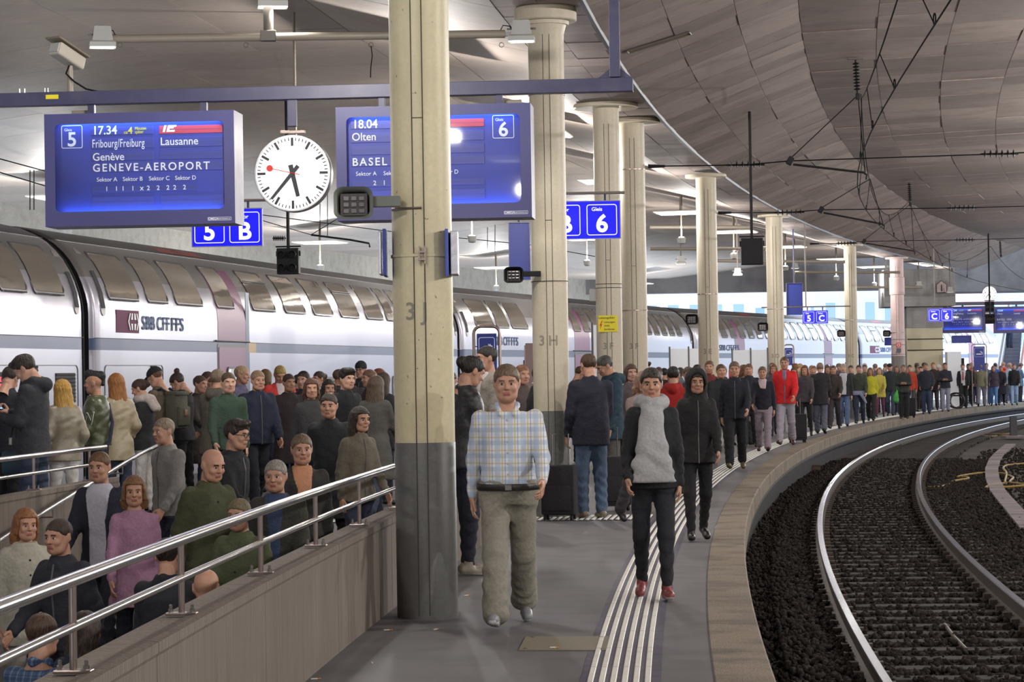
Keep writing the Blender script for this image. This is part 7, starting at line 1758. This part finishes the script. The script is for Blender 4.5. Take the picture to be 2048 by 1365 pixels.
suitcase('black suitcase behind the tall red jacket', floor_at(1594, 55), R2(10), cloth('#1b1c22'))
suitcase('black suitcase by the charcoal jacket with pale gloves', floor_at(1818, 80.5), R2(5), cloth('#17181b'))
r, J, sc = people[lab('green bag')]
q = on_person(lab('green bag'), (.24, -.05, .42))
t = thing('carrier_bag', 'green carrier bag hanging from a hand in the farther crowd', 'bag', q)
b_ = MB(); b_.lathe([(.08, 0), (.16, .06), (.17, .22), (.09, .36), (.03, .44)], n=14); b_.build('bag_body', mat('green_plastic', (.06, .42, .07), .4), t, True); MB().tube([(-.03, 0, .42), (-.04, 0, .55), (.04, 0, .55), (.03, 0, .42)], .008, 6).build('bag_handles', mat('green_plastic', (0, 0, 0)), t, True)
# glasses, belt, tie, garment tied at the waist
def head_item(who, name, build):
    r, J, sc = people[lab(who)]; m, mm = build(); o = m.build(name, mm, r, True)
    M4 = Matrix.Translation(Vector(J['head'])) @ Matrix(J['Rh'].tolist()).to_4x4(); o.data.transform(M4)
def glasses():
    m = MB()
    for s in (-1, 1):
        m.tube([(s * .031 + .024 * math.cos(R2(a)), -.104, .006 + .019 * math.sin(R2(a))) for a in range(0, 361, 30)], .0022, 5, False); m.tube([(s * .055, -.104, .01), (s * .075, -.06, .012), (s * .085, .0, .008)], .0022, 5)
    m.tube([(-.008, -.106, .008), (.008, -.106, .008)], .0022, 5); return m, M_BLACK
for who in ('pinned-up hair', 'dark beanie', 'behind the bald head'): head_item(who, 'glasses', glasses)
r, J, sc = people[lab('plaid shirt and khaki')]
bt = MB(); bt.lathe([(1, .0), (1.02, .008), (1.02, .036), (1, .042)], n=32)
bt.v = [(x * .206, y * .168 - .012, z + .925 + J['dz']) for x, y, z in bt.v]; bt.build('belt', cloth('#1c1712', 'leather'), r, True); MB().box((0, -.184, .945 + J['dz']), (.045, .012, .036), None, .003).build('belt_buckle', M_STEEL, r)
r, J, sc = people[lab('red tie')]
m = MB(); z0 = J['dz']; q = [(-.018, 1.44), (.018, 1.44), (.03, 1.12), (0, 1.07), (-.03, 1.12)]
m.add([(x, -.157 - (1.44 - z) * .02, z + z0) for x, z in q], [(0, 1, 2, 3, 4)]); m.build('tie', cloth('#a8404a'), r)
for who, cl, w_ in (('red tie', '#d8d0dc', .085), ('open dark jacket', '#c4c6d2', .085), ('tall person in a bright red', '#8a78a8', .018)):
    r, J, sc = people[lab(who)]; key = [k for k in _PM if k[0] == 'top']
    po_key = 'stand' if who == 'red tie' else ('walkC' if who == 'open dark jacket' else 'walkB')
    q = link('shirt_front', garment('inner', po_key, POSES[po_key], dict(fem=False, fat=0., hem=.88, th=.021 if who[0] != 't' else .033, w=w_), .021), None, r); setm(q, [cloth(cl)])
r, J, sc = people[lab('tied round the waist')]
m = MB(); m.lathe([(1, 0), (1.08, .05), (1.0, .12)], n=24); m.v = [(x * .2, y * .16, z + .86 + J['dz']) for x, y, z in m.v]
m.tube([(.04, -.17, .9 + J['dz']), (.14, -.2, .75 + J['dz']), (.2, -.14, .62 + J['dz'])], [.05, .045, .03], 8); m.build('tied_garment', cloth('#8f9ac0'), r, True)
q = on_person(lab('open white shirt') if False else lab('red tie'), (-.42, .05, 0))
t = thing('wheelchair', 'wheelchair wheel and frame just left of the black suit', 'wheelchair', floor_at(1913, 96.5))
for y in (-.25, .25):
    MB().tube([(.3 * math.cos(R2(a)), y, .31 + .3 * math.sin(R2(a))) for a in range(0, 361, 20)], .022, 6, False).build('big_wheel', M_BLACK, t, True)
    MB().tube([(.27 * math.cos(R2(a)), y * 1.15, .31 + .27 * math.sin(R2(a))) for a in range(0, 361, 20)], .012, 6, False).build('hand_rim', M_STEEL, t, True)
MB().box((0, 0, .5), (.42, .44, .05), None, .015).build('seat', M_BLACK, t); MB().box((.2, 0, .75), (.04, .44, .45), None, .012).build('backrest', M_BLACK, t); MB().tube([(-.2, -.2, .5), (-.35, -.2, .12), (-.45, -.2, .1)], .014, 8).build('foot_rest', M_STEEL, t)
